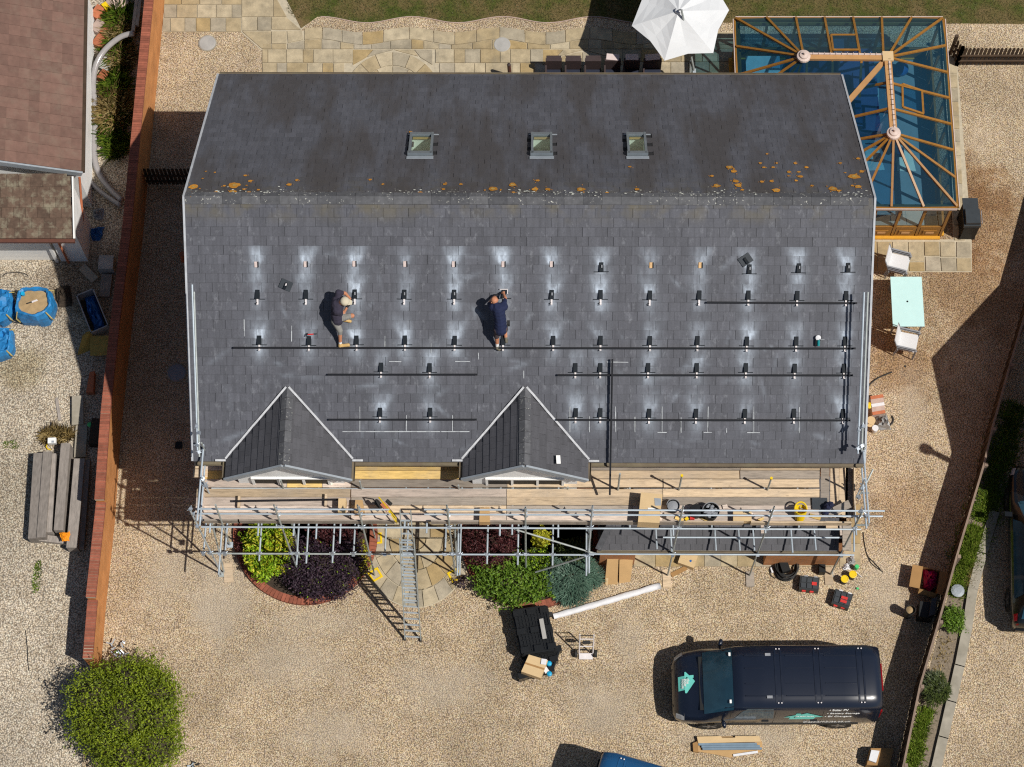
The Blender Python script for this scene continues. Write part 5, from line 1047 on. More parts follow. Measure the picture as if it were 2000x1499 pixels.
for i, (x, wd) in enumerate(((1081, 36), (1119, 36), (1157, 36), (1195, 36), (1232, 36), (1272, 40))):
    t = thing('rattan_chair', f'dark rattan garden chair, {ORD[i]} from the left in the row under the eaves', 'chair', P(x, 150), 'rattan chairs in a row'); c = P(x, 150, 0); w = wd / 73.0
    MB().box(V((c.x, c.y - .28, .36)), (w - .05, .56, .1)).build('seat_cushion', navyc, t); MB().box(V((c.x, c.y - .28, .16)), (w - .02, .6, .28)).build('base', rat, t); MB().box(V((c.x, c.y + .08, .52)), (w - .02, .1, .66)).build('backrest', rat, t); MB().box(V((c.x - w / 2 + .02, c.y - .25, .36)), (.05, .6, .5)).build('armrest', rat, t)
    if i >= 3: MB().box(V((c.x, c.y + .16, .80)), (w - .12, .2, .13), Matrix.Rotation(.1 * (i - 4), 3, 'Z')).build('rolled_cushion', cush, t)
    else: MB().box(V((c.x, c.y + .16, .66)), (w - .06, .16, .30)).build('storage_box', rat, t)
t = thing('timber_post_end', 'short dark brown bollard standing on the patio by the eaves', 'bollard', P(996, 150)); a = P(996, 150); MB().tube(a, P(994, 127, .85), .055, 10).build('post', pm('dark_red_wood', (.09, .03, .025), .7), t); MB().lathe([(.06, 0), (.05, .03), (.01, .05)], P(994, 127, .85), 10).build('cap', rat, t)
# glass-topped table and sling chairs
t = thing('garden_table', 'pale mint glass-topped garden table with a parasol hole', 'table', P(1772, 600)); mint = pm('frosted_mint_glass', (.50, .74, .73), .25, var=.04); ZTB = .73
q = [P(x, y, ZTB) for x, y in ((1739, 541), (1800, 541), (1806, 638), (1744, 638))]; MB().prism(q[::-1], .02).build('tabletop', mint, t); c = sum(q, V()) / 4; MB().lathe([(.028, 0), (.028, .003)], c + V((0, 0, .001)), 12).build('parasol_hole', M['black'], t)
for k in range(4): p = q[k] + (c - q[k]) * .12; MB().beam(V((p.x, p.y, .0)), V((p.x, p.y, ZTB - .02)), .045, .045, V((1, 0, 0))).build('leg', M['grey_p'], t)
for a, b_ in zip(q, q[1:] + q[:1]): MB().beam(a + (c - a) * .08 - V((0, 0, .045)), b_ + (c - b_) * .08 - V((0, 0, .045)), .03, .05).build('apron', M['grey_p'], t)
sling = pm('white_sling_fabric', (.62, .62, .63), .7, var=.05, scale=20)
def sling_chair(name, label, x, y, a, n=1):
    t = thing(name, label, 'chair', P(x, y), 'white sling garden chairs', rz=a)
    for k in range(n):
        z = k * .085; o = V((-.03 * k, 0, z)); L = lambda *p: V(p) + o
        MB().prism([L(-.24, -.25, .42), L(.24, -.25, .46), L(.24, .25, .46), L(-.24, .25, .42)], .02).build('seat', sling, t, o=V()); MB().prism([L(-.38, -.25, .88), L(-.24, -.25, .43), L(-.24, .25, .43), L(-.38, .25, .88)], V((-.02, 0, -.01))).build('backrest', sling, t, o=V())
        for s_ in (-.28, .28):
            MB().tube(L(.24, s_, .0), L(.24, s_, .62), .014, 6).build('leg', M['grey_p'], t, o=V()); MB().tube(L(-.30, s_, .0), L(-.25, s_, .45), .014, 6).build('leg', M['grey_p'], t, o=V()); MB().beam(L(-.30, s_, .63), L(.26, s_, .63), .04, .02).build('armrest', M['grey_p'], t, o=V()); MB().tube(L(-.25, s_, .43), L(-.39, s_, .90), .014, 6).build('back_post', M['grey_p'], t, o=V())
    return t
sling_chair('garden_chair_stack', 'stack of white sling garden chairs on the flags by the conservatory doors', 1752, 532, -.28, 3); sling_chair('garden_chair', 'single white sling chair pulled up to the mint glass table', 1769, 682, -.25, 2)
# gas barbecue
t = thing('barbecue', 'dark grey covered gas barbecue beside the conservatory corner', 'barbecue', P(1887, 468)); c = P(1887, 466); cov = pm('dark_grill_metal', (.035, .042, .048), .45, var=.15)
MB().box(V((c.x, c.y + .32, .45)), (.42, .75, .75)).build('cabinet', M['black'], t); MB().prism([V((c.x - .24, c.y - .05, .92)), V((c.x + .24, c.y - .05, .92)), V((c.x + .24, c.y + .45, .92)), V((c.x - .24, c.y + .45, .92))], .12).build('lower_lid', cov, t); MB().prism([V((c.x - .2, c.y - .02, 1.06)), V((c.x + .2, c.y - .02, 1.06)), V((c.x + .2, c.y + .42, 1.06)), V((c.x - .2, c.y + .42, 1.06))], .14).build('hood', cov, t); MB().box(V((c.x, c.y + .68, .86)), (.44, .34, .03)).build('side_shelf', cov, t); MB().tube(V((c.x + .26, c.y, .98)), V((c.x + .26, c.y + .4, .98)), .012, 6).build('handle', M['grey_p'], t)
for dx in (-.2, .2):
    for dy in (.0, .6): MB().tube(V((c.x + dx - .03, c.y + dy, .06)), V((c.x + dx + .03, c.y + dy, .06)), .06, 10).build('wheel', M['rubber'], t)
# picket fence by the conservatory
def pickets(name, label, a, b_, h, step=.115, wd=.085, lean=0):
    t = thing(name, label, 'fence', a); d = b_ - a; n = max(2, int(d.length / step)); dn = d.normalized()
    me = MB().prism([V((-wd / 2, .0, 0)), V((wd / 2, 0, 0)), V((wd / 2, 0, h - .06)), V((0, 0, h)), V((-wd / 2, 0, h - .06))], V((0, .022, 0))).mesh('picket', M['fence'])
    for k in range(n + 1): p = a + dn * (k * d.length / n); place(me, 'picket', t, frame(V((p.x, p.y, .03)), dn, V((0, 0, 1))))
    for z in (.3, h - .35): MB().beam(a + V((0, 0, z)) - V((0, .03, 0)), b_ + V((0, 0, z)) - V((0, .03, 0)), .04, .07).build('fence_rail', M['fence'], t)
    for p in (a, b_): MB().box(V((p.x, p.y, h / 2 + .05)), (.09, .09, h + .1)).build('post', M['fence'], t)
pickets('picket_fence', 'low dark picket fence to the right of the conservatory', P(1868, 128), P(2060, 128), .95); pickets('picket_fence', 'short dark picket return beside the conservatory corner', P(1856, 106), P(1868, 128), .95); pickets('picket_fence', 'dark picket fence in the shade between the brick wall and the house', P(285, 362), P(440, 362), 1.0)
# ---------------------------------------------------------------- right boundary fence, neighbours' side
FT = [(2082, 320), (2048, 450), (2015, 570), (1997, 632), (1973, 712), (1938, 837), (1922, 907), (1869, 1086), (1834, 1214), (1797, 1340), (1765, 1494), (1740, 1600)]; FH = 1.12
ft = thing('boundary_fence', 'long dark boarded boundary fence along the right of the drive', 'fence', P(1869, 1110)); fpnts = [P(x, y, FH) for x, y in FT]
tot = 0
for i, (a, b_) in enumerate(zip(fpnts, fpnts[1:])):
    d = b_ - a; L = d.length; dn = d.normalized(); n = max(1, round(L / .145)); nr = V((dn.y, -dn.x, 0))
    for k in range(n):
        p = a + dn * ((k + .5) * L / n); hh = FH - .05
        if i == 0 and k == 0: plank = MB().box((0, 0, 0), (.152, .02, FH - .07)).mesh('fence_board', M['fence'])
        place(plank, 'fence_board', ft, frame(V((p.x, p.y, FH / 2 - .005)) + nr * (.008 if k % 2 else -.006), dn, V((0, 0, 1))))
    MB().beam(a + V((0, 0, 0)), b_, .055, .035).build('capping', M['fencetop'], ft)
    for z in (.3, .85): MB().beam(V((a.x, a.y, z)) - nr * .035, V((b_.x, b_.y, z)) - nr * .035, .04, .06).build('fence_rail', M['fence'], ft)
    MB().box(V((b_.x, b_.y, FH / 2)) - nr * .06, (.09, .09, FH + .06)).build('post', M['fencetop'], ft)
# drive and planting strip beyond it
poly('verge_bed', [(1941, 837), (1895, 1000), (1872, 1086), (1768, 1494), (1740, 1600), (1820, 1600), (1846, 1420), (1905, 1150), (1935, 1020), (1985, 837)], M['gravel_grey'] if False else pm('stony_soil', (.20, .16, .115), .95, var=.5, scale=22, bump=.8), .006)
kb = thing('kerb', None, None, P(1860, 1300), kind='structure')
for (xa, ya), (xb, yb_) in zip([(1942, 1000), (1918, 1080), (1900, 1150), (1888, 1230), (1874, 1300), (1858, 1370), (1842, 1440), (1828, 1500)], [(1918, 1082), (1900, 1152), (1888, 1232), (1874, 1302), (1858, 1372), (1842, 1442), (1828, 1502), (1812, 1570)]):
    MB().beam(P(xa, ya, .05), P(xb, yb_, .05), .26, .10).build('kerb_stone', M['concrete'], kb)
# the neighbour's house out of frame to the right: its gable and chimney throw the big shadow
tip = P(1811, 716); cot = 1 / math.tan(SUN_EL); gN, gS = P(1950, 562), P(1872, 935); zeN = 3.0
zr = zeN + ((gN + gS) / 2 - tip).dot(SUN_H) / cot; eN, eS = gN + SUN_H * (zeN * cot), gS + SUN_H * (zeN * cot); mid = (eN + eS) / 2; ax = (eN - eS).normalized(); back = V((ax.y, -ax.x, 0)); back = back if back.x > 0 else -back; up = V((0, 0, 1))
nb = thing('neighbour_house', 'neighbouring house with a gabled roof and flue beyond the right fence', 'house', mid + back * 4)
q = [eS, eN, eN + back * 8, eS + back * 8]; MB().raw(q + [p + up * zeN for p in q] + [mid + up * zr, mid + back * 8 + up * zr], [(0, 4, 8, 5, 1), (1, 5, 6, 2), (2, 6, 9, 7, 3), (3, 7, 4, 0)]).build('wall', M['whitewall'], nb)
for e in (eN, eS): o = (e - mid) * .03; MB().prism([mid + up * (zr + .02), mid + back * 8 + up * (zr + .02), e + o + back * 8 + up * zeN, e + o + up * zeN], V((0, 0, -.12))).build('roof', M['slate_p'], nb)
cw_ = P(1806, 876) + SUN_H * ((zeN + 3.6) * cot); MB().tube(V((cw_.x, cw_.y, zeN - .2)), V((cw_.x, cw_.y, zeN + 3.5)), .085, 10).build('flue', M['steel_d'], nb); MB().lathe([(.10, 0), (.15, .04), (.15, .22), (.04, .3)], V((cw_.x, cw_.y, zeN + 3.4)), 12).build('cowl', M['steel_d'], nb)
# ---------------------------------------------------------------- neighbour's bungalow on the left
brown = pm('brown_concrete_tile', (.155, .088, .068), .85, var=.22, scale=5, isl=.14, dirt=((.21, .16, .12), .35)); brown2 = pm('lichened_brown_tile', (.105, .068, .048), .9, var=.4, scale=9, isl=.18, dirt=((.26, .24, .17), .7))
bg_ = thing('bungalow', 'white rendered bungalow with a brown tiled roof left of the wall', 'house', P(80, 300)); ZB = 2.45; ZBR = 4.3
e0, e1 = P(165, -60, ZB), P(158, 336, ZB); g1_ = P(0, 296, ZB + 1.0); dn = (e1 - e0).normalized(); out = V((-dn.y, dn.x, 0)); out = out if out.x > 0 else -out
pitch = math.radians(24); up_ = -out * math.cos(pitch) + V((0, 0, math.sin(pitch))); nrm = (up_.cross(dn)); nrm = nrm if nrm.z > 0 else -nrm; LR = (e1 - e0).length; WR = 3.6
MB().prism([e0, e1, e1 + up_ * WR, e0 + up_ * WR], V((0, 0, -.12))).build('roof_deck', M['deck'], bg_)
tile = MB().raw([V((-.163, 0, .03)), V((.163, 0, .03)), V((.163, .34, .012)), V((-.163, .34, .012)), V((-.163, 0, .0)), V((.163, 0, .0)), V((-.15, 0, .034)), V((-.15, .34, .016))], [(0, 1, 2, 3), (4, 5, 1, 0), (1, 5, 2), (0, 3, 4)]).mesh('roof_tile', brown)
n = int(LR / .332); m_ = int(WR / .30)
for j in range(m_):
    for k in range(n): p = e1 - dn * ((k + .5) * .332) + up_ * (j * .30) + nrm * .02; place(tile, 'roof_tile', bg_, frame(p, -dn, nrm) if (-dn).cross(up_).dot(nrm) > 0 else frame(p, dn, nrm))
MB().beam(e1 + up_ * -.02 + dn * .04 - V((0, 0, .05)), e1 + up_ * WR + dn * .04 - V((0, 0, .05)), .05, .2, nrm).build('bargeboard', M['fascia'], bg_)
MB().beam(e0 + out * .05 - V((0, 0, .03)), e1 + out * .05 - V((0, 0, .03)), .10, .09).build('gutter', M['fence'], bg_)
w0, w1 = e0 - out * .18, e1 - out * .18 - dn * .15; wq = MB(); wq.face([V((w0.x, w0.y, 0)), V((w1.x, w1.y, 0)), V((w1.x, w1.y, ZB)), V((w0.x, w0.y, ZB))]); w2 = w1 - out * 4; wq.face([V((w1.x, w1.y, 0)), V((w2.x, w2.y, 0)), V((w2.x, w2.y, ZB + 1.45)), V((w1.x, w1.y, ZB - .12))]); wq.build('wall', M['whitewall'], bg_)
# its garage
ZG = 2.3; gr0, gr1 = P(143, 345, ZG + .75), P(146, 466, ZG); gl0, gl1 = P(-30, 340, ZG + .75), P(-30, 466, ZG); ga = thing('garage', 'white garage with lichened brown tiles and a white door, left edge', 'garage', P(80, 500))
MB().prism([gl1, gr1, gr0, gl0], V((0, 0, -.1))).build('roof_deck', brown2, ga)
dnv = (gr1 - gr0); gL = dnv.length; dnv.normalize(); gx = (gr1 - gl1).normalized(); gn = gx.cross(-dnv); gn = gn if gn.z > 0 else -gn
gt2 = MB().raw([V((-.163, 0, .045)), V((.163, 0, .045)), V((.163, .36, .012)), V((-.163, .36, .012)), V((-.163, 0, .0)), V((.163, 0, .0))], [(0, 1, 2, 3), (4, 5, 1, 0)]).mesh('roof_tile', brown2)
nr_ = int(gL / .30) + 1
for j in range(nr_):
    k = 0; 
    while k * .332 < (gr1 - gl1).length - .1: p = gr1 - gx * ((k + .5) * .332 + (.166 if j % 2 else 0)) - dnv * (j * gL / nr_) + gn * .01; place(gt2, 'roof_tile', ga, frame(p, gx, gn)); k += 1
MB().beam(gr0 + gn * .04, gr1 + gn * .04, .04, .12, gn).build('verge_trim', M['white'], ga); MB().beam(gl1 + V((0, -.06, -.05)), gr1 + V((0, -.06, -.05)), .1, .09).build('gutter', pm('brown_plastic', (.12, .05, .035), .5), ga)
c1 = P(172, 511); gw = MB(); c0 = V((c1.x + .0, gr0.y - .02, 0))
gw.face([V((c1.x, c1.y, 0)), V((c0.x, c0.y, 0)), V((c0.x, c0.y, ZG + .62)), V((c1.x, c1.y, ZG - .12))][::-1]); fx = P(150, 513).x; gw.face([V((fx - .45, c1.y, 0)), V((c1.x, c1.y, 0)), V((c1.x, c1.y, ZG)), V((fx - .45, c1.y, ZG))]); gw.face([V((fx - 3.6, c1.y + .02, 1.95)), V((fx - .3, c1.y + .02, 1.95)), V((fx - .3, c1.y + .02, ZG)), V((fx - 3.6, c1.y + .02, ZG))]); gw.build('wall', M['whitewall'], ga)
gdp = MB()
for k in range(8): z = .02 + k * .245; gdp.box(V((fx - 2.11, c1.y + .05 - .004 * k, z + .12)), (2.98, .03, .236))
gdp.build('garage_door', M['white'], ga, kind='stuff'); MB().box(V((fx - .56, c1.y + .0, 1.0)), (.09, .09, 2.0)).build('door_frame', M['white'], ga); MB().tube(V((fx - .22, c1.y - .07, 0.05)), V((fx - .22, c1.y - .07, ZG)), .035, 8).build('downpipe', M['clay'], ga)
MB().tube(e1 + V((-.05, -.12, -.1)), V((c0.x - .03, c0.y - .35, .9)), .035, 8).build('downpipe', M['clay'], bg_)
# ---------------------------------------------------------------- neighbour's yard: things against the wall
def hose(name, label, pts, r, mat, z=None, cat='pipe', n=7, hl=None):
    ps = [P(x, y, r if len(q) < 1 else q[0]) for x, y, *q in pts]
    fine = []
    for i in range(len(ps) - 1):                          # Catmull-Rom
        p0, p1, p2, p3 = ps[max(i - 1, 0)], ps[i], ps[i + 1], ps[min(i + 2, len(ps) - 1)]
        for k in range(6):
            t = k / 6; fine.append(.5 * ((2 * p1) + (p2 - p0) * t + (2 * p0 - 5 * p1 + 4 * p2 - p3) * t * t + (3 * p1 - p0 - 3 * p2 + p3) * t ** 3))
    fine.append(ps[-1]); return MB().path(fine, r, n).single(name, M[mat] if isinstance(mat, str) else mat, label, cat, smooth=True)
pipe = pm('glossy_grey_pipe', (.30, .285, .285), .15, var=.1)
hose('plastic_pipe', 'long curved grey plastic pipe lying along the bungalow wall', [(262, 65, .75), (235, 73, .66), (205, 98, .56), (187, 130, .44), (182, 170, .28), (187, 220, .16), (184, 270, .12), (186, 315, .10), (197, 345, .1), (215, 370, .15), (238, 392, .3)], .09, pipe); hose('plastic_pipe', 'short grey plastic pipe leaning to the wall below the long one', [(178, 357, .1), (200, 378, .15), (236, 402, .35)], .075, pipe)
slr = random.Random(21)
for k, (x, y, w, l, a, mt, hh, lb) in enumerate(((190, 22, .28, .42, .5, 'clay', 0.25, 'stack of ribbed clay tiles against the bungalow, topmost in view'), (190, 50, .28, .40, .5, 'stone', 0.23, 'stack of weathered tiles second down the bungalow wall'), (207, 58, .26, .36, .45, 'clay', 0.20, 'stack of smooth red tiles beside the weathered stack'), (193, 78, .28, .40, .5, 'clay', 0.21, 'stack of red tiles third down the bungalow wall'), (205, 86, .26, .3, .5, 'clay', 0.18, 'small stack of red tiles inside the bend of the pipe'), (208, 122, .34, .5, .55, 'slab', .2, 'pale concrete slab lying inside the bend of the pipe'), (201, 146, .24, .34, .5, 'clay', .2, 'red tiles below the pale slab'))):
    t = thing('tile_stack', lb, 'tiles', P(x, y), 'stacks of salvaged tiles'); c = P(x, y, hh); n = max(2, int(hh / .045)) if mt != 'slab' else 2
    for j in range(n): MB().box(V((c.x, c.y, (j + .5) * hh / n)), (w, l, hh / n * .86), Matrix.Rotation(-a + slr.uniform(-.05, .05), 3, 'Z')).build('tile', M[mt], t)
def slabthing(name, lb, x, y, w, l, h, a, mt, z=0, tilt=0, cat='slab'):
    c = P(x, y, z + h / 2); return MB().box(V((c.x, c.y, z + h / 2)), (w, l, h), Matrix.Rotation(a, 3, 'Z') @ Matrix.Rotation(tilt, 3, 'X')).single(name, M[mt], lb, cat)
slabthing('timber_offcut', 'grey timber length standing beside the top of the brick wall', 264, 30, .10, 1.3, .12, -.03, 'oldwood', .3, cat='timber'); slabthing('timber_offcut', 'second grey timber length beside the top of the brick wall', 272, 20, .09, 1.1, .12, -.03, 'oldwood', .3, cat='timber')
slabthing('sandstone_block', 'pink sandstone block at the top of the neighbour strip', 237, 8, .42, .35, .25, .3, 'stone', cat='stone'); slabthing('sandstone_block', 'second sandstone block behind the weeds', 218, 10, .35, .28, .2, -.5, 'stone', cat='stone'); MB().box(P(207, 14, .2), (.16, .22, .2), Matrix.Rotation(.7, 3, 'Z')).single('yellow_bag', M['yellow'], 'crumpled yellow bag among the tiles at the top of the strip', 'bag')
slabthing('concrete_slab', 'square pale grey slab against the wall by the garage', 209, 517, .42, .42, .35, 0, 'slab'); slabthing('concrete_slab', 'narrow grey slab below the square one', 207, 559, .30, .70, .12, -.03, 'oldwood'); slabthing('concrete_slab', 'grey slab lying at an angle outside the garage corner', 173, 535, .24, .60, .08, .78, 'concrete')
# steel trough holding a blue tarpaulin
t = thing('planter_trough', 'long pale rectangular trough lying at an angle by the brick wall', 'trough', P(180, 612)); q = [P(x, y, .42) for x, y in ((148, 577), (182, 563), (212, 636), (177, 651))]; c = sum(q, V()) / 4; d = V((0, 0, -.4))
for a, b_ in zip(q, q[1:] + q[:1]):
    i = (c - (a + b_) / 2).normalized() * .03; MB().raw([a, b_, b_ + i, a + i, a + d, b_ + d, b_ + i + d, a + i + d], [(0, 1, 2, 3), (0, 4, 5, 1), (2, 6, 7, 3), (1, 5, 6, 2), (3, 7, 4, 0)]).build('trough_side', M['tank'], t)
MB().face([p + d * .95 for p in q]).build('trough_base', M['soil'], t)
def crumple(name, lb, pts, z, h, mat, cat, seed=1, n=9):
    r = random.Random(seed); q = [P(x, y, z + h * .5) for x, y in pts]; c = sum(q, V()) / len(q); vs = []; fs = []
    for j in range(n + 1):
        s_ = j / n
        for i, p in enumerate(q):
            for k in range(3):
                p2 = p + (q[(i + 1) % len(q)] - p) * k / 3; w = c + (p2 - c) * s_; vs.append(V((w.x + r.uniform(-.03, .03), w.y + r.uniform(-.03, .03), z + h * (1 - s_ ** 2.2) * r.uniform(.55, 1.15))))
    m_ = len(q) * 3
    for j in range(n):
        for i in range(m_): fs.append((j * m_ + i, j * m_ + (i + 1) % m_, (j + 1) * m_ + (i + 1) % m_, (j + 1) * m_ + i))
    return MB().raw(vs, fs).single(name, M[mat] if isinstance(mat, str) else mat, lb, cat)
crumple('blue_tarpaulin', 'crumpled blue tarpaulin stuffed in the pale trough', [(163, 577), (182, 571), (203, 634), (182, 642), (170, 610)], .05, .34, 'bluedk', 'tarpaulin', 3); crumple('blue_sheet', 'scrap of blue sheeting in the shade by the garage wall', [(176, 445), (202, 440), (196, 465), (180, 468)], .0, .25, 'bluedk', 'sheet', 4); crumple('grey_sheet', 'grey plastic scrap in the shade above the blue sheeting', [(180, 408), (202, 405), (200, 428), (182, 426)], .0, .18, 'grey_p', 'sheet', 6); crumple('rubble_pile', 'dark heap of broken slate beside the blue bulk bag', [(107, 560), (135, 553), (140, 595), (110, 598)], .0, .28, M['soil'], 'rubble', 5)
# insulation boards
t = thing('insulation_sheets', 'yellowed insulation sheets leaning by the brick wall', 'sheets', P(182, 675)); ins = pm('yellow_insulation', (.34, .25, .06), .8, var=.3, scale=6)
for k in range(4): a = P(152 + k * 5, 690 - k * 9, .35); MB().prism([P(151 + k * 5, 694 - k * 2, .02), P(161 + k * 5, 691 - k * 2, .02), P(174 + k * 1.5, 652 - k * 2, .42), P(161 + k * 2, 656 - k * 2, .42)][::1], V((.03, .02, -.01))).build('sheet', ins, t)
MB().prism([P(x, y, .30) for x, y in ((176, 656), (214, 656), (212, 693), (176, 694))][::-1], .05).build('sheet', ins, t)
# bulk bags
M['strap'] = pm('yellow_strap', (.50, .40, .14), .8)
def bulk_bag(lb, cx, cy, rx, ry, h, seed, sand=True):
    r = random.Random(seed); c = P(cx, cy, h); c = V((c.x, c.y, 0)); t = thing('bulk_bag', lb, 'bulk bag', c, 'blue bulk bags'); n = 28; m_ = MB(); prof = [(1.02, 0), (1.1, h * .35), (1.12, h * .7), (1.0, h * .97), (.93, h), (.84, h * .96), (.80, h * .86)]; vs = []
    for k, (s_, z) in enumerate(prof):
        for i in range(n):
            a = 2 * math.pi * i / n; sq = 1 / max(abs(math.cos(a)), abs(math.sin(a))) ** .45; w = 1 + .05 * math.sin(5 * a + seed + k * .4) + r.uniform(-.035, .035); vs.append(c + V((rx * s_ * sq * .88 * w * math.cos(a), ry * s_ * sq * .88 * w * math.sin(a), z * (1 + r.uniform(-.03, .03)))))
    fs = [(k * n + i, k * n + (i + 1) % n, (k + 1) * n + (i + 1) % n, (k + 1) * n + i) for k in range(len(prof) - 1) for i in range(n)]
    m_.raw(vs, fs).build('bag', M['blue'], t)
    if not sand:
        s2 = MB(); N_ = 7; g = [[c + V((rx * .86 * (2 * i / N_ - 1) * math.sqrt(max(0, 1 - .45 * (2 * j / N_ - 1) ** 2)), ry * .86 * (2 * j / N_ - 1) * math.sqrt(max(0, 1 - .45 * (2 * i / N_ - 1) ** 2)), h * r.uniform(.80, 1.12))) for i in range(N_ + 1)] for j in range(N_ + 1)]; s2.raw([p for q in g for p in q], [(j * (N_ + 1) + i, j * (N_ + 1) + i + 1, (j + 1) * (N_ + 1) + i + 1, (j + 1) * (N_ + 1) + i) for j in range(N_) for i in range(N_)]).build('folded_top', M['blue'], t)
    if sand:
        s2 = MB(); vs = [c + V((0, 0, h * .93))] + [c + V((rx * .82 * math.cos(2 * math.pi * i / 16), ry * .82 * math.sin(2 * math.pi * i / 16), h * .86 + r.uniform(-.02, .02))) for i in range(16)]; s2.raw(vs, [(0, 1 + i, 1 + (i + 1) % 16) for i in range(16)]).build('sand_fill', M['sand'], t)
    for a in (.7, 2.4, 3.9, 5.5): p = c + V((rx * 1.0 * math.cos(a), ry * math.sin(a), h)); q = c + V((rx * 1.16 * math.cos(a + .1), ry * 1.16 * math.sin(a + .1), h * .35)); MB().path([p, (p + q) / 2 + V((math.cos(a), math.sin(a), 0)) * .08, q], .018, 4).build('lifting_strap', M['strap'], t)
    return c
cbg = bulk_bag('blue bulk bag full of sand beside the garage', 64, 588, .56, .50, .78, 1); bulk_bag('blue bulk bag cut by the left edge next to the sand bag', -8, 592, .46, .50, .65, 2, False); bulk_bag('blue bulk bag at the left edge below the others', -8, 664, .46, .46, .6, 3, False)
t = thing('mug', 'small cyan beaker on the sand bag', 'mug', P(43, 575, .5)); MB().lathe([(.05, 0), (.06, .1), (.05, .1)], cbg + V((-.3, .22, .70)), 12).build('cup', M['cyan'], t); MB().path([cbg + V((-.36, .2, 0.73)), cbg + V((-.40, .2, 0.75)), cbg + V((-.36, .2, 0.78))], .01, 5).build('handle', M['cyan'], t)
t = thing('trowel', 'brick trowel lying on the sand in the bulk bag', 'trowel', cbg + V((.0, -.02, .74))); MB().prism([cbg + V((-.02, -.05, .755)), cbg + V((.14, .02, .755)), cbg + V((.10, .06, .755)), cbg + V((-.04, .0, .755))], .008).build('blade', M['alu'], t); MB().tube(cbg + V((-.04, -.03, .765)), cbg + V((-.15, -.08, .775)), .018, 6).build('handle', M['rubber'], t)
# timber sleepers
t0s = [(75, 885, 64, 1052), (93, 882, 80, 1050), (104, 886, 96, 1040), (128, 866, 114, 1036), (155, 896, 140, 1070)]; wds = [.27, .25, .15, .26, .30]; zz = [.42, .46, .40, .50, .46]
for k, ((x0, y0, x1, y1), w, z) in enumerate(zip(t0s, wds, zz)):
    a, b_ = P(x0, y0, z), P(x1, y1, z); MB().beam(a - V((0, 0, z / 2)), b_ - V((0, 0, z / 2)), w * .97, z).single('sleeper', M['oldwood'], f'weathered grey timber sleeper, {ORD[k]} from the left on the pile', 'sleeper', 'timber sleepers')
MB().beam(P(66, 1050, .15), P(165, 1062, .15), .18, .14).single('sleeper', M['oldwood'], 'grey sleeper laid crosswise under the bottom end of the pile', 'sleeper', 'timber sleepers'); MB().beam(P(172, 900, .3), P(160, 1074, .2), .14, .16).single('sleeper', M['oldwood'], 'thin grey beam between the sleeper pile and the brick wall', 'sleeper', 'timber sleepers')
crumple('orange_cloth', 'bright orange cloth on the end of the sleeper pile', [(116, 1042), (134, 1038), (136, 1056), (122, 1056)], .46, .1, 'orange', 'cloth', 8)
slabthing('board_sheet', 'pale stained board propped beside the wall above the sleepers', 152, 802, .32, .85, .06, .08, 'concrete', .1, cat='board'); slabthing('board_sheet', 'second pale board continuing down towards the sleepers', 158, 862, .32, .95, .06, .03, 'concrete', .06, cat='board'); slabthing('old_plank', 'short weathered plank lying on the neighbour gravel', 114, 800, .08, .70, .04, .22, 'oldwood', cat='plank')
MB().prism([P(x, y, .25) for x, y in ((175, 727), (184, 725), (182, 766), (168, 766))][::-1], .22).single('ridge_tile_pile', M['clay'], 'orange clay ridge tile leaning by the brick wall', 'tile'); slabthing('dark_crate', 'dark open crate against the wall beside the pale boards', 189, 846, .32, .75, .3, -.06, 'soil', cat='crate')
t = thing('meter_box', 'small white box with a yellow cable on the neighbour gravel', 'box', P(102, 865)); MB().box(P(102, 862, .3), (.22, .16, .12), Matrix.Rotation(.05, 3, 'Z')).build('case', M['white'], t); MB().path([P(94, 866, .2), P(90, 872, .1), P(93, 877, .05), P(99, 879, .03)], .018, 5).build('cable', M['yellow'], t); MB().box(P(103, 863, .36), (.07, .06, .01)).build('dial', M['fascia'], t)
for x, y in ((176, 831),): MB().lathe([(.06, 0), (.07, .06), (.04, .1)], P(x, y, .2), 12).single('green_bottle', M['green'], 'little green bottle standing by the wall', 'bottle')
MB().path([P(48 + 26 * math.cos(a) - 18, 542 + 10 * math.sin(a), .02) for a in [3.3 + k * .27 for k in range(11)]], .012, 5).single('wire_hoop', M['rubber'], 'thin dark wire hoop on the gravel above the sand bag', 'wire')
for pts, lb in ((((50, 1232), (53, 1262), (54, 1285), (56, 1310)), 'thin dark crack-like cable on the neighbour gravel'),): MB().path([P(x, y, .01) for x, y in pts], .014, 4).single('cable', M['rubber'], lb, 'cable')
# debris at the foot of the wall end
t = thing('scrap_metal', 'tangle of grey scrap brackets by the big bush', 'scrap', P(230, 1268)); r = random.Random(31)
for k in range(16): c = P(230 + r.uniform(-14, 14), 1268 + r.uniform(-14, 14), .06 + r.random() * .15); MB().beam(c, c + V((r.uniform(-.16, .16), r.uniform(-.14, .14), r.uniform(-.03, .05))), .03, .02).build('bracket', M['steel'] if r.random() < .6 else M['rubber'], t)
t = thing('scrap_metal', 'grey scrap pieces at the bottom edge below the big bush', 'scrap', P(378, 1492))
for k in range(8): c = P(378 + r.uniform(-8, 8), 1492 + r.uniform(-6, 6), .05); MB().beam(c, c + V((r.uniform(-.12, .12), r.uniform(-.1, .1), .02)), .03, .02).build('bracket', M['steel'] if r.random() < .5 else M['rubber'], t)
t = thing('chimney_terminal', 'small terracotta pipe end beside the left verge', 'pipe', P(358, 505)); a = P(357, 510, 1.2); MB().tube(a, P(356, 498, 1.75), .06, 12).build('pipe', M['clay'], t); MB().lathe([(.075, 0), (.08, .05), (.05, .05)], P(356, 498, 1.75), 12).build('rim', M['clay'], t)
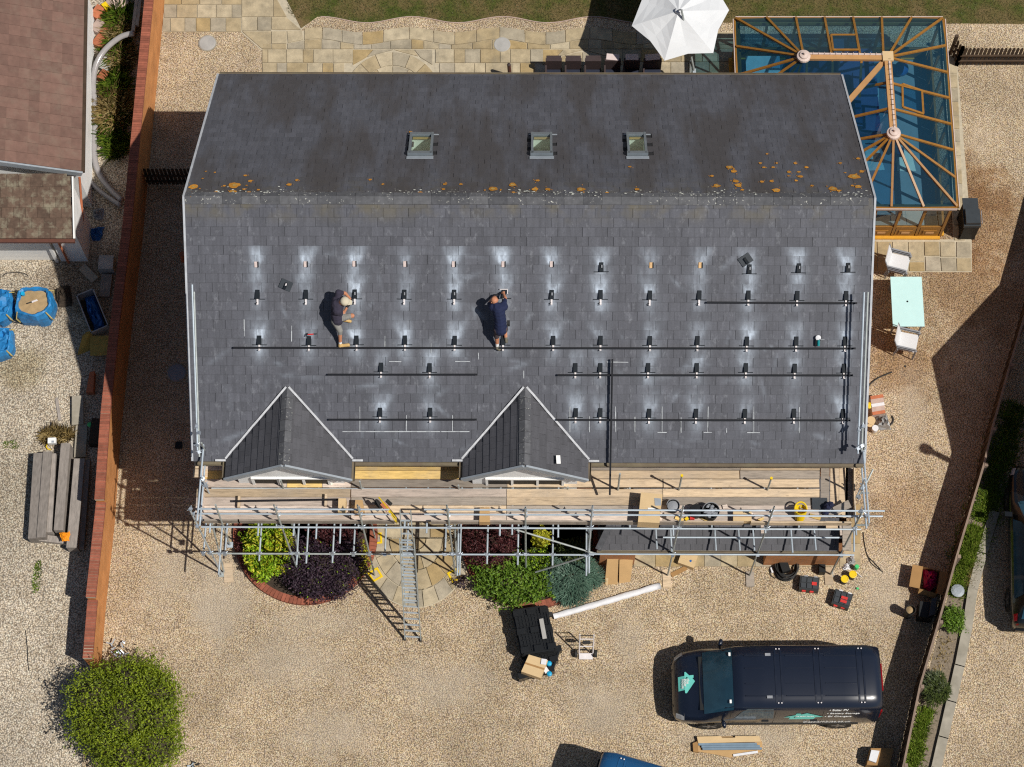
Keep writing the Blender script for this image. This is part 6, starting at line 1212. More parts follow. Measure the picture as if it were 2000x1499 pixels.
# ---------------------------------------------------------------- front of the house: packing, tools
def pallet(lb, pts, h, zb=0.0):
    q = [P(x, y, zb + h) for x, y in pts]; c = sum(q, V()) / 4; t = thing('plastic_pallet', lb, 'pallet', V((c.x, c.y, zb)), 'black plastic pallets'); ux, uy = (q[1] - q[0]), (q[3] - q[0]); at = lambda a, b_, z: V((q[0].x, q[0].y, zb)) + V((ux.x, ux.y, 0)) * a + V((uy.x, uy.y, 0)) * b_ + V((0, 0, z))
    MB().prism([at(0, 0, h * .55), at(0, 1, h * .55), at(1, 1, h * .55), at(1, 0, h * .55)], h * .12).build('deck', M['pallet'], t)
    for i in range(3):
        for j in range(3): a, b_ = .08 + i * .42, .08 + j * .42; c = at(a, b_, h * .75); MB().box(at(a, b_, h * .5), (.22, .16, h), frame(V(), ux, V((0, 0, 1))).to_3x3()).build('foot_block', M['pallet'], t)
    rb = MB()
    for k in range(9): rb.beam(at(.05, .1 + k * .1, h * .66), at(.95, .1 + k * .1, h * .66), .02, h * .16); rb.beam(at(.1 + k * .1, .05, h * .64), at(.1 + k * .1, .95, h * .64), .02, h * .14)
    rb.build('rib_grid', M['pallet'], t, kind='stuff')
    for a0, b0, a1, b1 in ((0, 0, 1, 0), (1, 0, 1, 1), (1, 1, 0, 1), (0, 1, 0, 0)): MB().beam(at(a0, b0, h * .5), at(a1, b1, h * .5), .05, h * .5).build('edge_rail', M['pallet'], t)
    return t, at
LWP = [(1031, 1277), (1095, 1262), (1080, 1338), (1014, 1325)]; UPP = [(1004, 1192), (1066, 1183), (1089, 1262), (1022, 1277)]
def shift(pts, z, dz): return [(lambda w: (CX + FPX * w.x / w.z, CY - FPX * w.y / w.z))(RC @ (P(x, y, z) - V((0, 0, dz)) - CAM)) for x, y in pts]
pallet('black plastic pallet on the ground under the one holding the carton', shift(LWP, .32, .16), .16); pallet('black plastic pallet holding a carton, beside the taller pallet stack', LWP, .16, .16)
for k, nm in enumerate(('lowest', 'second', 'third', 'topmost')): pallet(f'black plastic pallet, {nm} of the taller stack of four', shift([(x + jx, y) for x, y in UPP], .66, .165 * (3 - k)) if (jx := (0, 2, -2, 0)[k]) is not None else None, .16, .165 * k)
MB().beam(P(1057, 1209, .68), P(1064, 1248, .68), .11, .02).single('grey_strip', M['slab'], 'grey plastic strip lying on the upper black pallet', 'strip')
carton('cardboard_box', 'tan carton with tape on the lower black pallet', [(1033, 1279), (1070, 1290), (1056, 1325), (1018, 1312)], .26, .30, 'card2')
MB().box(P(1062, 1293, .58), (.14, .15, .03), Matrix.Rotation(-.15, 3, 'Z')).single('white_packet', M['polystyrene'], 'white packet at the corner of the pallet carton', 'packet'); MB().box(P(1066, 1309, .36), (.12, .16, .05), Matrix.Rotation(.6, 3, 'Z')).single('white_packet', M['polystyrene'], 'white packet beside the cyan rolls on the pallet', 'packet')
for x, y, lb in ((1072.5, 1297, 'small round cyan tape roll on the lower pallet'), (1073, 1317, 'crumpled cyan glove ball on the lower pallet')): MB().lathe([(.05, 0), (.075, .03), (.06, .08), (.02, .1)], P(x, y, .33), 10).single('cyan_roll', M['cyan'], lb, 'roll')
t = thing('sack_truck', 'silver folding sack trolley with black wheels beside the pallets', 'trolley', P(1144, 1268)); a = P(1131, 1277, .1); b_ = P(1158, 1277, .1); dt = V((0, .02, .95)) + V((0, .25, 0))
for p in (a, b_): MB().tube(p, p + dt, .018, 6).build('side_rail', M['alu'], t)
for k in range(6): MB().tube(a + dt * (k / 5.2), b_ + dt * (k / 5.2), .014, 6).build('cross_bar', M['alu'] if k % 2 == 0 else M['rubber'], t)
for p, s_ in ((a, -1), (b_, 1)): MB().tube(p + V((s_ * .04, 0, 0)), p + V((s_ * .11, 0, 0)), .10, 14).build('wheel', M['rubber'], t)
MB().box((a + b_) / 2 + V((0, -.06, -.07)), (.36, .16, .02)).build('toe_plate', M['alu'], t); MB().box((a + b_) / 2 + dt * .6, (.2, .06, .14)).build('folded_tray', M['rubber'], t)
# white foam wrapped length
a, b_ = P(1081, 1204, .08), P(1290, 1143, .08); d = (b_ - a).normalized(); s_ = V((-d.y, d.x, 0)); m_ = MB(); N = 22; r = random.Random(8); vs = []
for i in range(N + 1):
    c = a + (b_ - a) * i / N
    for (o, z) in ((-.075, .0), (-.09, .05), (-.055, .10), (0, .11), (.055, .10), (.085, .05), (.075, 0)): vs.append(V((c.x, c.y, 0)) + s_ * (o * (1 + r.uniform(-.15, .15))) + V((0, 0, max(0, z + r.uniform(-.012, .012)))))
m_.raw(vs, [(i * 7 + k, i * 7 + k + 1, (i + 1) * 7 + k + 1, (i + 1) * 7 + k) for i in range(N) for k in range(6)] + [tuple(range(7)), tuple(range(N * 7 + 6, N * 7 - 1, -1))]); m_.single('foam_wrapped_length', M['polystyrene'], 'long white foam-wrapped length lying diagonally on the gravel', 'package', smooth=True)
MB().box(P(1075, 1201, .08), (.1, .12, .12)).single('torn_end', M['rubber'], 'dark torn end beside the white foam length', 'scrap')
# cartons leaning by the brick pier
q = [P(1181, 1142, .02), P(1206, 1142, .02), P(1208, 1092, .55), P(1186, 1092, .55)]; MB().prism(q, V((0, .02, -.01))).single('flat_carton', M['card'], 'flattened brown carton leaning on the left brick pier', 'carton'); q = [P(1209, 1140, .02), P(1231, 1137, .02), P(1237, 1090, .52), P(1210, 1094, .52)]; MB().prism(q, V((0, .02, -.01))).single('flat_carton', M['card'], 'second flattened carton leaning beside the first', 'carton'); q = [P(1183, 1143, .02), P(1187, 1143, .02), P(1192, 1088, .56), P(1186, 1088, .56)]; MB().prism(q, V((0, .08, 0))).single('flat_carton', M['card2'], 'thin carton edge at the left of the leaning cartons', 'carton')
t, q = carton('cardboard_box', 'small tan carton with a blue mark beneath the lean-to', [(1331, 1079), (1363, 1086), (1355, 1110), (1324, 1099)], .22, 0, 'card2', tape=False); MB().box(P(1349, 1096, .228), (.06, .05, .004), Matrix.Rotation(.6, 3, 'Z')).build('blue_mark', M['bluedk'], t)
MB().beam(P(1311, 1124, .02), P(1341, 1109, .02), .12, .03).single('card_strip', M['card_d'], 'slotted brown card strip beside the small carton', 'card')
# coil of black conduit
cb = MB(); r = random.Random(12); c0 = P(1537, 1108, .1)
for k in range(9):
    ph = r.random() * 6; rx, ry = r.uniform(.23, .32), r.uniform(.28, .36); z0 = .03 + k * .022; ox, oy = r.uniform(-.04, .04), r.uniform(-.04, .04); cb.path([V((c0.x + ox + rx * math.cos(a + ph), c0.y + oy + ry * math.sin(a + ph), z0 + .02 * math.sin(2 * a + ph))) for a in [2 * math.pi * j / 24 for j in range(24)]], .018, 5, True)
cb.single('cable_coil', M['rubber'], 'big loose coil of black cable under the lean-to', 'cable coil'); cb2 = MB().box(P(1532, 1108, .18), (.22, .30, .22), Matrix.Rotation(.3, 3, 'Z')); cb2.single('black_bag', M['black'], 'black tool bag in the middle of the cable coil', 'bag')
MB().path([P(1508, 1104, .02), P(1503, 1112, .02), P(1505, 1124, .02), P(1513, 1130, .02), P(1520, 1126, .02)], .012, 5).single('thin_cable', M['rubber'], 'thin cable loop left of the big coil', 'cable'); MB().beam(P(1506, 1109, .03), P(1509, 1119, .03), .05, .03).single('white_tag', M['polystyrene'], 'white card tag beside the cable coil', 'tag')
# tool boxes
def toolbox(lb, pts, h, red):
    q = [P(x, y, h) for x, y in pts]; c = sum(q, V()) / 4; t = thing('tool_box', lb, 'tool box', V((c.x, c.y, 0)), 'black and red tool boxes'); tbm = pm('tool_box_black', (.022, .025, .028), .5); MB().prism(q[::-1], h).build('case', tbm, t); ux, uy = q[1] - q[0], q[3] - q[0]; at = lambda a, b_, z: q[0] + ux * a + uy * b_ + V((0, 0, z)); Mr = frame(V(), ux, V((0, 0, 1))).to_3x3()
    for i in range(3):
        for j in range(2): MB().box(at(.2 + .3 * i, .3 + .4 * j, .012), (ux.length * .26, uy.length * .34, .025), Mr).build('lid_panel', M['slatecover'], t)
    if red == 1: MB().box(at(.74, .52, .03), (.13, .09, .012), Mr).build('badge', M['red'], t)
    else:
        for i in range(2):
            for j in range(2): MB().box(at(.5 + .17 * i, .45 + .24 * j, .035), (.085, .075, .03), Mr).build('red_compartment', M['red'], t)
    for a in (.25, .65): MB().box(at(a, 1.03, -h * .35), (.1, .05, .08), Mr).build('latch', M['red'], t)
    for a in (.3, .8): MB().box(at(a, .02, .01), (.1, .03, .03), Mr).build('hinge', M['polystyrene'] if red == 2 else M['grey_p'], t)
toolbox('black tool box with a small red badge, nearer the cable coil', [(1563, 1124), (1601, 1128), (1599, 1155), (1561, 1151)], .26, 1); toolbox('black tool box with four red compartments in its lid', [(1632, 1150), (1667, 1161), (1657, 1190), (1624, 1178)], .24, 2)
for x, y, lb in ((1650, 1131, 'yellow bucket lid, lower of the pair by the tool boxes'), (1666, 1122, 'yellow bucket lid, upper of the pair by the tool boxes')):
    c = P(x, y, .28); t = thing('sealant_tub', lb, 'tub', V((c.x, c.y, 0)), 'yellow topped tubs'); MB().lathe([(.088, 0), (.095, .26)], V((c.x, c.y, 0)), 18).build('tub', M['black'], t); MB().lathe([(.105, .25), (.105, .28), (.085, .285), (.08, .275)], V((c.x, c.y, 0)), 20).build('lid', M['yellow'], t)
MB().lathe([(.06, 0), (.062, .16), (.05, .18)], P(1672, 1110, .1), 14).single('green_tub', M['green'], 'small green capped bottle above the yellow lids', 'bottle'); MB().box(P(1675, 1150, .03), (.06, .05, .04)).single('green_scrap', M['green'], 'tiny green scrap on the gravel beside the red tool box', 'scrap')
MB().path([P(1672, 1118, .05), P(1678, 1123, .04), P(1683, 1128, .02)], .01, 4).single('white_flex', M['polystyrene'], 'short white cord by the yellow lids', 'cord'); crumple('clear_wrap', 'crumpled clear plastic wrap at the corner of the lean-to', [(1650, 1090), (1668, 1083), (1674, 1100), (1656, 1108)], .0, .16, M['tank'], 'wrap', 12); crumple('clear_wrap', 'second piece of clear wrap beside the corner post', [(1646, 1102), (1660, 1099), (1662, 1112), (1648, 1114)], .0, .12, M['polystyrene'], 'wrap', 13)
MB().box(P(1605, 1113, .15), (.17, .22, .28)).single('black_case', M['black'], 'upright black case behind the right sole board', 'case'); hose('ground_cable', 'dark cable trailing over the gravel right of the scaffold', [(1686, 1040), (1688, 1060), (1694, 1085), (1706, 1098), (1720, 1113)], .013, 'rubber', cat='cable', n=5); hose('ground_cable', 'second dark cable end on the gravel right of the scaffold', [(1695, 1087), (1703, 1102), (1725, 1118)], .012, 'rubber', cat='cable', n=5)
# materials against the right gable
q = [P(x, y, .4) for x, y in ((1700, 776), (1725, 772), (1729, 806), (1704, 810))]; t = thing('wrapped_bricks', 'pink film-wrapped pack beside the right gable', 'pack', P(1713, 790)); MB().prism(q[::-1], .38).build('pack', M['stone'], t)
for k in range(3): p = q[0] + (q[3] - q[0]) * (k / 2.2 + .05); r_ = q[1] + (q[2] - q[1]) * (k / 2.2 + .05); MB().beam(p + V((0, 0, .01)), r_ + V((0, 0, .01)), .09, .02).build('wrap_band', M['polystyrene'] if k == 1 else M['clay'], t)
crumple('clear_bag', 'clear plastic bag beside the pink pack at the right gable', [(1705, 810), (1735, 806), (1742, 838), (1712, 834)], 0, .35, M['tank'], 'bag', 15); MB().lathe([(.12, 0), (.12, .02), (.03, .03), (.03, .2), (.12, .21), (.12, .23)], P(1699, 827, .2), 18).single('cable_drum', M['card2'], 'pale cable drum at the foot of the right gable', 'cable drum'); MB().lathe([(.085, 0), (.09, .15), (.05, .15)], P(1708, 840, .1), 16).single('white_tub', M['polystyrene'], 'white tub beside the pale cable drum', 'tub')
MB().lathe([(.07, 0), (.09, .03), (.09, .08), (.05, .1)], P(1697, 794, .3), 14).single('yellow_reel', M['yellow'], 'yellow reel at the edge of the right verge', 'reel'); hose('black_hose', 'black hose curving from the right gable on the gravel', [(1694, 757), (1702, 748), (1716, 738), (1742, 727)], .02, 'rubber', cat='hose', n=6); hose('black_hose', 'black hose loop around the clear bag', [(1718, 836), (1732, 835), (1744, 824), (1742, 812)], .022, 'rubber', cat='hose', n=6)
MB().lathe([(.03, 0), (.03, .02)], P(1768, 716, .0), 10).single('post_hole', M['rubber'], 'small dark parasol hole in a pale patch of gravel', 'hole')
# open box with magenta bag, buckets by the fence
t, q = carton('open_box', 'open brown cardboard box holding a magenta bag by the fence', [(1803, 1107), (1836, 1116), (1830, 1160), (1796, 1150)], .40, 0, 'card_d', flaps=((1, .22, .0), (3, .28, .0), (2, .10, -.12)))
crumple('magenta_bag', 'magenta plastic bag bulging out of the open box', [(1805, 1106), (1833, 1110), (1832, 1140), (1822, 1150), (1806, 1146)], .08, .42, 'magenta', 'bag', 17)
bucket('wicker_bucket', 'round dark pot with a tan inside standing by the fence', 1779, 1191, .13, .55, 0, 'rubber', 'pot', fill='sand', handle=False); MB().box(P(1806, 1196, .25), (.36, .42, .5), Matrix.Rotation(-.15, 3, 'Z')).single('black_crate', M['black'], 'black crate in the shade between the pot and the fence', 'crate'); MB().prism([P(x, y, .6) for x, y in ((1820, 1170), (1830, 1166), (1826, 1200), (1814, 1204))][::-1], .6).single('paving_offcut', M['slatecover'], 'dark grey panel leaning on the fence below the open box', 'panel')
t, q = carton('open_box', 'brown box with a white inner tray at the bottom right', [(1701, 1462), (1745, 1462), (1738, 1497), (1693, 1494)], .35, 0, 'card_d', tape=False); MB().prism([P(x, y, .45) for x, y in ((1702, 1465), (1718, 1467), (1711, 1490), (1697, 1485))][::-1], .08).build('white_tray', M['polystyrene'], t)
# flat pack of blue trunking on cardboard, bottom centre
t = thing('trunking_pack', 'open cardboard pack of grey-blue trunking below the van', 'pack', P(1424, 1460)); MB().prism([P(x, y, .04) for x, y in ((1361, 1440), (1482, 1438), (1489, 1452), (1489, 1468), (1425, 1480), (1398, 1474), (1362, 1468))][::-1], .03).build('card_tray', M['card'], t); MB().prism([P(x, y, .13) for x, y in ((1361, 1439), (1408, 1438), (1410, 1442), (1436, 1441), (1436, 1438), (1483, 1438), (1486, 1449), (1364, 1452))][::-1], .04).build('card_flap', M['card2'], t); tr = pm('blue_grey_trunking', (.16, .23, .30), .5)
for k, (x0, x1, y) in enumerate(((1364, 1478, 1454.5), (1370, 1484, 1459), (1372, 1488, 1463.5))): MB().beam(P(x0, y, .09), P(x1, y - 1, .09), .055, .05).build('trunking_length', tr, t)
MB().beam(P(1432, 1476, .06), P(1480, 1469, .06), .06, .03).build('white_length', M['polystyrene'], t)
t, q = carton('cardboard_scrap', 'torn brown carton end left of the trunking pack', [(1353, 1452), (1363, 1448), (1364, 1470), (1354, 1468)], .1, 0, 'card_d', tape=False)
# cables strung across the view
# ---------------------------------------------------------------- vehicles
M['carglass'] = pm('car_glass', (.020, .062, .095), .08, var=.3, scale=3, spec=.6); M['tyre'] = pm('tyre', (.015, .015, .015), .8); M['alloy'] = pm('alloy_wheel', (.20, .20, .21), .35, metal=.6, var=.1)
def paint(name, col): return pm(name, col, .28, var=.06, scale=2, spec=.5, coat=.5)
M['vanpaint'] = paint('dark_navy_paint', (.008, .012, .024)); M['bluepaint'] = paint('blue_paint', (.012, .075, .19)); M['carpaint'] = paint('black_car_paint', (.004, .005, .006)); M['mintd'] = pm('mint_vinyl', (.16, .62, .54), .5, var=.04); M['tail'] = pm('red_lamp', (.22, .004, .006), .2); M['lamp'] = pm('clear_lamp', (.45, .45, .45), .15)
def ringpts(st):
    x, yw, zb, zbelt, zt, ywt = st
    h = [(yw * .90, zb), (yw * .985, zb + .22), (yw, min(zb + .5, zbelt - .1)), (yw * .985, zbelt), (ywt * 1.03, zbelt + (zt - zbelt) * .72), (ywt * .95, zt - .05), (ywt * .60, zt), (0, zt + .015)]
    return [V((x, y, z)) for y, z in h]
def interp(ST, x):
    for a, b_ in zip(ST, ST[1:]):
        if a[0] <= x <= b_[0]: t = (x - a[0]) / (b_[0] - a[0]); return ringpts([p + (q - p) * t for p, q in zip(a, b_)])
    return ringpts(ST[-1] if x > ST[-1][0] else ST[0])
def surf(ST, x, t, side):
    r = interp(ST, x); i = min(int(t), len(r) - 2); p = r[i] + (r[i + 1] - r[i]) * (t - i); return V((p.x, p.y * side, p.z))
def nsurf(ST, x, t, side, lift):
    e = .02; p = surf(ST, x, t, side); dx = surf(ST, x + e, t, side) - surf(ST, x - e, t, side); dt = surf(ST, x, min(6.99, t + e), side) - surf(ST, x, max(0, t - e), side); n = dx.cross(dt) * side
    n = n.normalized() if n.length > 1e-9 else V((0, 0, 1))
    if n.dot(V((0, p.y, max(0, p.z - .9)))) < 0: n = -n
    return p + n * lift
def patch(ST, x0, x1, t0, t1, side, lift, nx=6, nt=3, x0b=None, x1b=None):
    m = MB(); g = []
    for j in range(nt + 1):
        f = j / nt; a = x0 + ((x0b if x0b is not None else x0) - x0) * f; b_ = x1 + ((x1b if x1b is not None else x1) - x1) * f
        g.append([nsurf(ST, a + (b_ - a) * i / nx, t0 + (t1 - t0) * f, side, lift) for i in range(nx + 1)])
    vs = [p for r in g for p in r]; fs = [(j * (nx + 1) + i, j * (nx + 1) + i + 1, (j + 1) * (nx + 1) + i + 1, (j + 1) * (nx + 1) + i) for j in range(nt) for i in range(nx)]
    return m.raw(vs, fs if side > 0 else [f[::-1] for f in fs])
def full_patch(ST, xa, xb, t0, lift, nx=5):              # across the car, both sides
    m = MB(); g = []
    for i in range(nx + 1):
        x = xa + (xb - xa) * i / nx; ts = [t0 + (7 - t0) * k / 5 for k in range(6)]; g.append([nsurf(ST, x, min(t, 6.99), -1, lift) for t in ts] + [nsurf(ST, x, min(t, 6.99), 1, lift) for t in ts[::-1]])
    w = len(g[0]); return m.raw([p for r in g for p in r], [(i * w + k, (i + 1) * w + k, (i + 1) * w + k + 1, i * w + k + 1) for i in range(nx) for k in range(w - 1)])
def body(ST, sub=4):
    xs = []
    for a, b_ in zip(ST, ST[1:]): n = max(1, min(sub, int((b_[0] - a[0]) / .12))); xs += [a[0] + (b_[0] - a[0]) * k / n for k in range(n)]
    xs.append(ST[-1][0]); vs = []; fs = []
    for x in xs: r = interp(ST, x); vs += r + [V((p.x, -p.y, p.z)) for p in r[-2::-1]]
    w = 15
    for i in range(len(xs) - 1):
        for k in range(w - 1): fs.append((i * w + k, i * w + k + 1, (i + 1) * w + k + 1, (i + 1) * w + k))
        fs.append((i * w + w - 1, i * w, (i + 1) * w, (i + 1) * w + w - 1))
    fs += [tuple(range(w - 1, -1, -1)), tuple((len(xs) - 1) * w + k for k in range(w))]
    return MB().raw(vs, fs)
VST = [(0.0, .86, .42, 1.0, 1.74, .72), (.05, .93, .34, 1.05, 1.86, .79), (.35, .95, .30, 1.08, 1.94, .83), (3.0, .95, .30, 1.10, 1.96, .83), (3.72, .95, .30, 1.10, 1.92, .81), (4.0, .95, .30, 1.10, 1.70, .80), (4.52, .95, .30, 1.06, 1.20, .80), (4.66, .94, .30, 1.0, 1.13, .79), (5.02, .90, .28, .86, 1.02, .74), (5.2, .80, .28, .70, .86, .64), (5.28, .66, .33, .55, .70, .52)]
def wheels(t, xs, r, yw):
    for x in xs:
        for s_ in (-1, 1):
            c = V((x, s_ * (yw - .1), r)); Mr = Matrix.Rotation(math.pi / 2, 3, 'X'); w = MB().lathe([(r * .62, -.10), (r * .95, -.11), (r, -.06), (r, .06), (r * .95, .11), (r * .62, .10)], c, 22, Mr).build('wheel', M['tyre'], t, o=V()); rim = MB().lathe([(r * .60, -.085), (r * .62, .085)], c, 18, Mr)
            for k in range(5): a = k * 2 * math.pi / 5; rim.box(c + V((math.cos(a) * r * .33, s_ * .09, math.sin(a) * r * .33)), (r * .5, .03, .06), Matrix.Rotation(-a, 3, 'Y'))
            rim.build('rim', M['alloy'], w, o=V())
def textmesh(s_, size, name):
    cu = bpy.data.curves.new(name, 'FONT'); cu.body = s_; cu.size = size; cu.extrude = .002; cu.offset = size * .018; ob = bpy.data.objects.new(name, cu); COL.objects.link(ob); dg = bpy.context.evaluated_depsgraph_get(); me = bpy.data.meshes.new_from_object(ob.evaluated_get(dg)); bpy.data.objects.remove(ob); bpy.data.curves.remove(cu); me.name = name; return me
def make_van(label, pm_, loc, rz, lettering):
    t = thing('van', label, 'van', loc, rz=rz); Z = V()
    body(VST).build('body', pm_, t, smooth=True, o=Z)
    ws = full_patch(VST, 3.80, 4.50, 4.35, .012).build('windscreen', M['carglass'], t, o=Z, smooth=True)
    for k, (x, y) in enumerate(((4.46, .15), (3.88, .62), (3.86, -.60))): MB().box(V((x, y, 1.98 - (x - 3.72) * .98 - abs(y) * .03)), (.05, .06 if k == 0 else .09, .02)).build('sticker', M['white'], ws, o=Z)
    MB().box(V((4.0, .08, 1.50)), (.20, .10, .03), Matrix.Rotation(.4, 3, 'Z')).build('dash_paper', M['fascia'], ws, o=Z)
    for s_ in (-1, 1):
        patch(VST, 2.75, 3.75, 3.15, 4.55, s_, .008, 5, 2, 2.8, 3.45).build('side_window', M['carglass'], t, o=Z); MB().lathe([(.02, -.10), (.075, -.085), (.09, 0), (.075, .085), (.02, .10)], V((4.02, s_ * 1.07, 1.16)), 10, Matrix.Rotation(.3 * s_, 3, 'Z') @ Matrix.Diagonal((.75, 1.25, 1))).tube(V((4.05, s_ * .9, 1.1)), V((4.03, s_ * 1.04, 1.12)), .03, 6).build('mirror', M['vanpaint'], t, o=Z, smooth=True)
        for x in (.12, 1.5, 2.72, 3.85): patch(VST, x, x + .012, .6, 4.6, s_, .004, 1, 6).build('door_seam', M['rubber'], t, o=Z)
        MB().beam(V((1.6, s_ * .957, .98)), V((1.78, s_ * .957, .98)), .03, .03).build('door_handle', M['black'], t, o=Z); MB().beam(V((2.85, s_ * .957, .98)), V((3.03, s_ * .957, .98)), .03, .03).build('door_handle', M['black'], t, o=Z)
        MB().beam(V((.5, s_ * .955, .62)), V((4.4, s_ * .955, .62)), .02, .10).build('rubbing_strip', M['black'], t, o=Z)
        patch(VST, 5.0, 5.2, 3.0, 4.2, s_, .01, 3, 2).build('headlight', M['lamp'], t, o=Z); MB().beam(V((.03, s_ * .84, .9)), V((.03, s_ * .80, 1.45)), .05, .09, V((1, 0, 0))).build('tail_light', M['tail'], t, o=Z)
    for x in (.45, .60, 1.55, 1.70, 2.55, 2.70): full_patch(VST, x, x + .045, 5.35, .012, 1).build('roof_rib', pm_, t, o=Z)
    for xa, xb in ((.62, 1.52), (1.72, 2.52), (2.72, 3.55)):
        for y in (-.52, -.2, .2, .52): MB().beam(V((xa + .05, y, 1.958)), V((xb - .05, y, 1.968)), .02, .014).build('roof_swage', pm_, t, o=Z)
    for x in (.5, 1.6, 2.6): 
        for s_ in (-1, 1):
            for d in (0, .08): MB().lathe([(.018, 0), (.018, .012)], V((x + d, s_ * .70, 1.945)), 8).build('roof_fixing', M['alu'], t, o=Z)
    for s_ in (-1, 1): MB().box(V((2.9, s_ * .55, 1.975)), (.14, .07, .02)).build('roof_light', M['grey_p'], t, o=Z)
    MB().beam(V((-.005, -.35, 1.72)), V((-.005, .35, 1.72)), .05, .05).build('brake_light', M['tail'], t, o=Z); MB().beam(V((.0, -.8, .45)), V((.0, .8, .45)), .14, .2).build('rear_bumper', M['black'], t, o=Z); MB().beam(V((5.24, -.5, .62)), V((5.24, .5, .62)), .06, .16).build('grille', M['black'], t, o=Z); MB().beam(V((4.56, -.7, 1.17)), V((4.56, .7, 1.17)), .10, .02).build('wiper_cowl', M['black'], t, o=Z)
    wheels(t, (.95, 4.30), .335, .95)
    if lettering:
        hp = [(340, 480), (620, 462), (620, 290), (665, 285), (830, 455), (1020, 450), (1020, 575), (965, 580), (1085, 735), (730, 1250), (655, 1240), (640, 1100), (370, 1125)]; inv = (Matrix.Translation(V(loc)) @ Matrix.Rotation(rz, 4, 'Z')).inverted()
        def hood(zx, zy, lift):
            p = inv @ P(1310 + zx / 23.07, 1300 + zy / 23.07, 1.10); r = interp(VST, min(p.x, 5.25)); yy = abs(p.y); z = r[7].z + (r[6].z - r[7].z) * min(1, yy / r[6].y) if yy <= r[6].y else r[6].z + (r[5].z - r[6].z) * min(1, (yy - r[6].y) / (r[5].y - r[6].y)); return V((p.x, p.y, z + lift))
        m = MB(); vs = [hood(x, y, .030) for x, y in hp]; m.face(vs[::-1]); lg = m.build('bonnet_logo', M['mintd'], t, o=Z)
        MB().face([hood(x, y, .036) for x, y in ((600, 540), (690, 575), (720, 520), (790, 575), (720, 575), (695, 620), (670, 575))]).build('lightning_bolt', M['black'], lg, o=Z)
        for k, (txt, zx) in enumerate((('the', 745), ('solar', 640), ('house', 535))):
            me = textmesh(txt, .105, 'logo_text'); me.materials.append(M['white']); o0 = hood(zx - 30, 600, .038); d = (hood(zx - 30, 950, .038) - o0).normalized(); up = (hood(zx + 60, 600, .038) - o0).normalized(); ob = bpy.data.objects.new('logo_text', me); COL.objects.link(ob); ob.parent = lg; n = d.cross(up); Mx = Matrix((d, n.cross(d), n)).transposed().to_4x4(); Mx.translation = o0; ob.matrix_local = Mx
        def side_text(txt, x, tt, size, name, mat, par, dx=0):
            me = textmesh(txt, size, name); me.materials.append(mat); p = nsurf(VST, x, tt, 1, .012); d = V((-1, 0, 0)); up = (nsurf(VST, x, tt + .1, 1, .012) - p).normalized(); n = d.cross(up); Mx = Matrix((d, n.cross(d), n)).transposed().to_4x4(); Mx.translation = p; ob = bpy.data.objects.new(name, me); COL.objects.link(ob); ob.parent = par; ob.matrix_local = Mx; return ob
        for k, s_ in enumerate(('\u2022 Solar PV', '\u2022 Battery Storage', '\u2022 EV Chargers')): side_text(s_, 1.38 + .035 * k, 4.02 - .36 * k, .12, 'side_lettering', M['white'], t)
        side_text('thesolarhouse.co.uk', 1.95, 2.05, .15, 'web_address', M['white'], t)
        hs = [(a * 1.02, b_ * 1.05) for a, b_ in [(0, .0), (.62, .0), (.66, .13), (.86, .16), (.42, .42), (.28, .33), (.26, .40), (.16, .40), (.14, .28), (-.14, .14), (.03, .12)]]; base = nsurf(VST, 2.35, 3.05, 1, .010); up = (nsurf(VST, 2.35, 3.9, 1, .010) - base).normalized(); sh = MB().face([base + V((-1, 0, 0)) * a + up * b_ for a, b_ in hs]).build('side_logo', M['mintd'], t, o=Z)
        tx = side_text('the solar house', 2.2, 3.35, .075, 'side_logo_text', M['white'], sh); sp_ = [(.12, .17), (.17, .22), (.19, .17), (.15, .16), (.14, .11)]; MB().face([base + up * b_ + V((-1, 0, 0)) * a + V((0, .006, .002)) for a, b_ in sp_]).build('side_bolt', M['black'], sh, o=Z)
    return t
vc = P(1505, 1354); vrz = math.pi + .012
make_van('dark navy panel van with mint house logos parked on the gravel', M['vanpaint'], (vc.x + 2.64 * math.cos(vrz + math.pi), vc.y + 2.64 * math.sin(vrz + math.pi), 0), vrz, True)
ph = math.radians(-16.5); cor = P(1181, 1467, 1.86); make_van('blue panel van with only its roof corner showing at the bottom', M['bluepaint'], (cor.x - (.05 * math.cos(ph) - .78 * math.sin(ph)), cor.y - (.05 * math.sin(ph) + .78 * math.cos(ph)), 0), ph, False)
CST = [(0.0, .74, .40, .78, .96, .62), (.08, .86, .32, .90, 1.05, .70), (.55, .90, .28, .92, 1.38, .62), (1.0, .91, .26, .92, 1.45, .62), (2.4, .91, .26, .92, 1.46, .62), (2.75, .91, .26, .92, 1.42, .62), (3.45, .91, .26, .90, .98, .74), (4.2, .88, .26, .78, .86, .72), (4.48, .78, .28, .62, .72, .6), (4.55, .66, .34, .5, .58, .5)]
cr = P(1966, 1243); ct = thing('car', 'black estate car at the right edge of the neighbouring drive', 'car', (cr.x + .86, cr.y, 0), rz=math.radians(86)); Z = V()
body(CST).build('body', M['carpaint'], ct, smooth=True, o=Z); full_patch(CST, 2.85, 3.42, 4.3, .01).build('windscreen', M['carglass'], ct, o=Z); full_patch(CST, .15, .5, 4.3, .01).build('rear_window', M['carglass'], ct, o=Z)
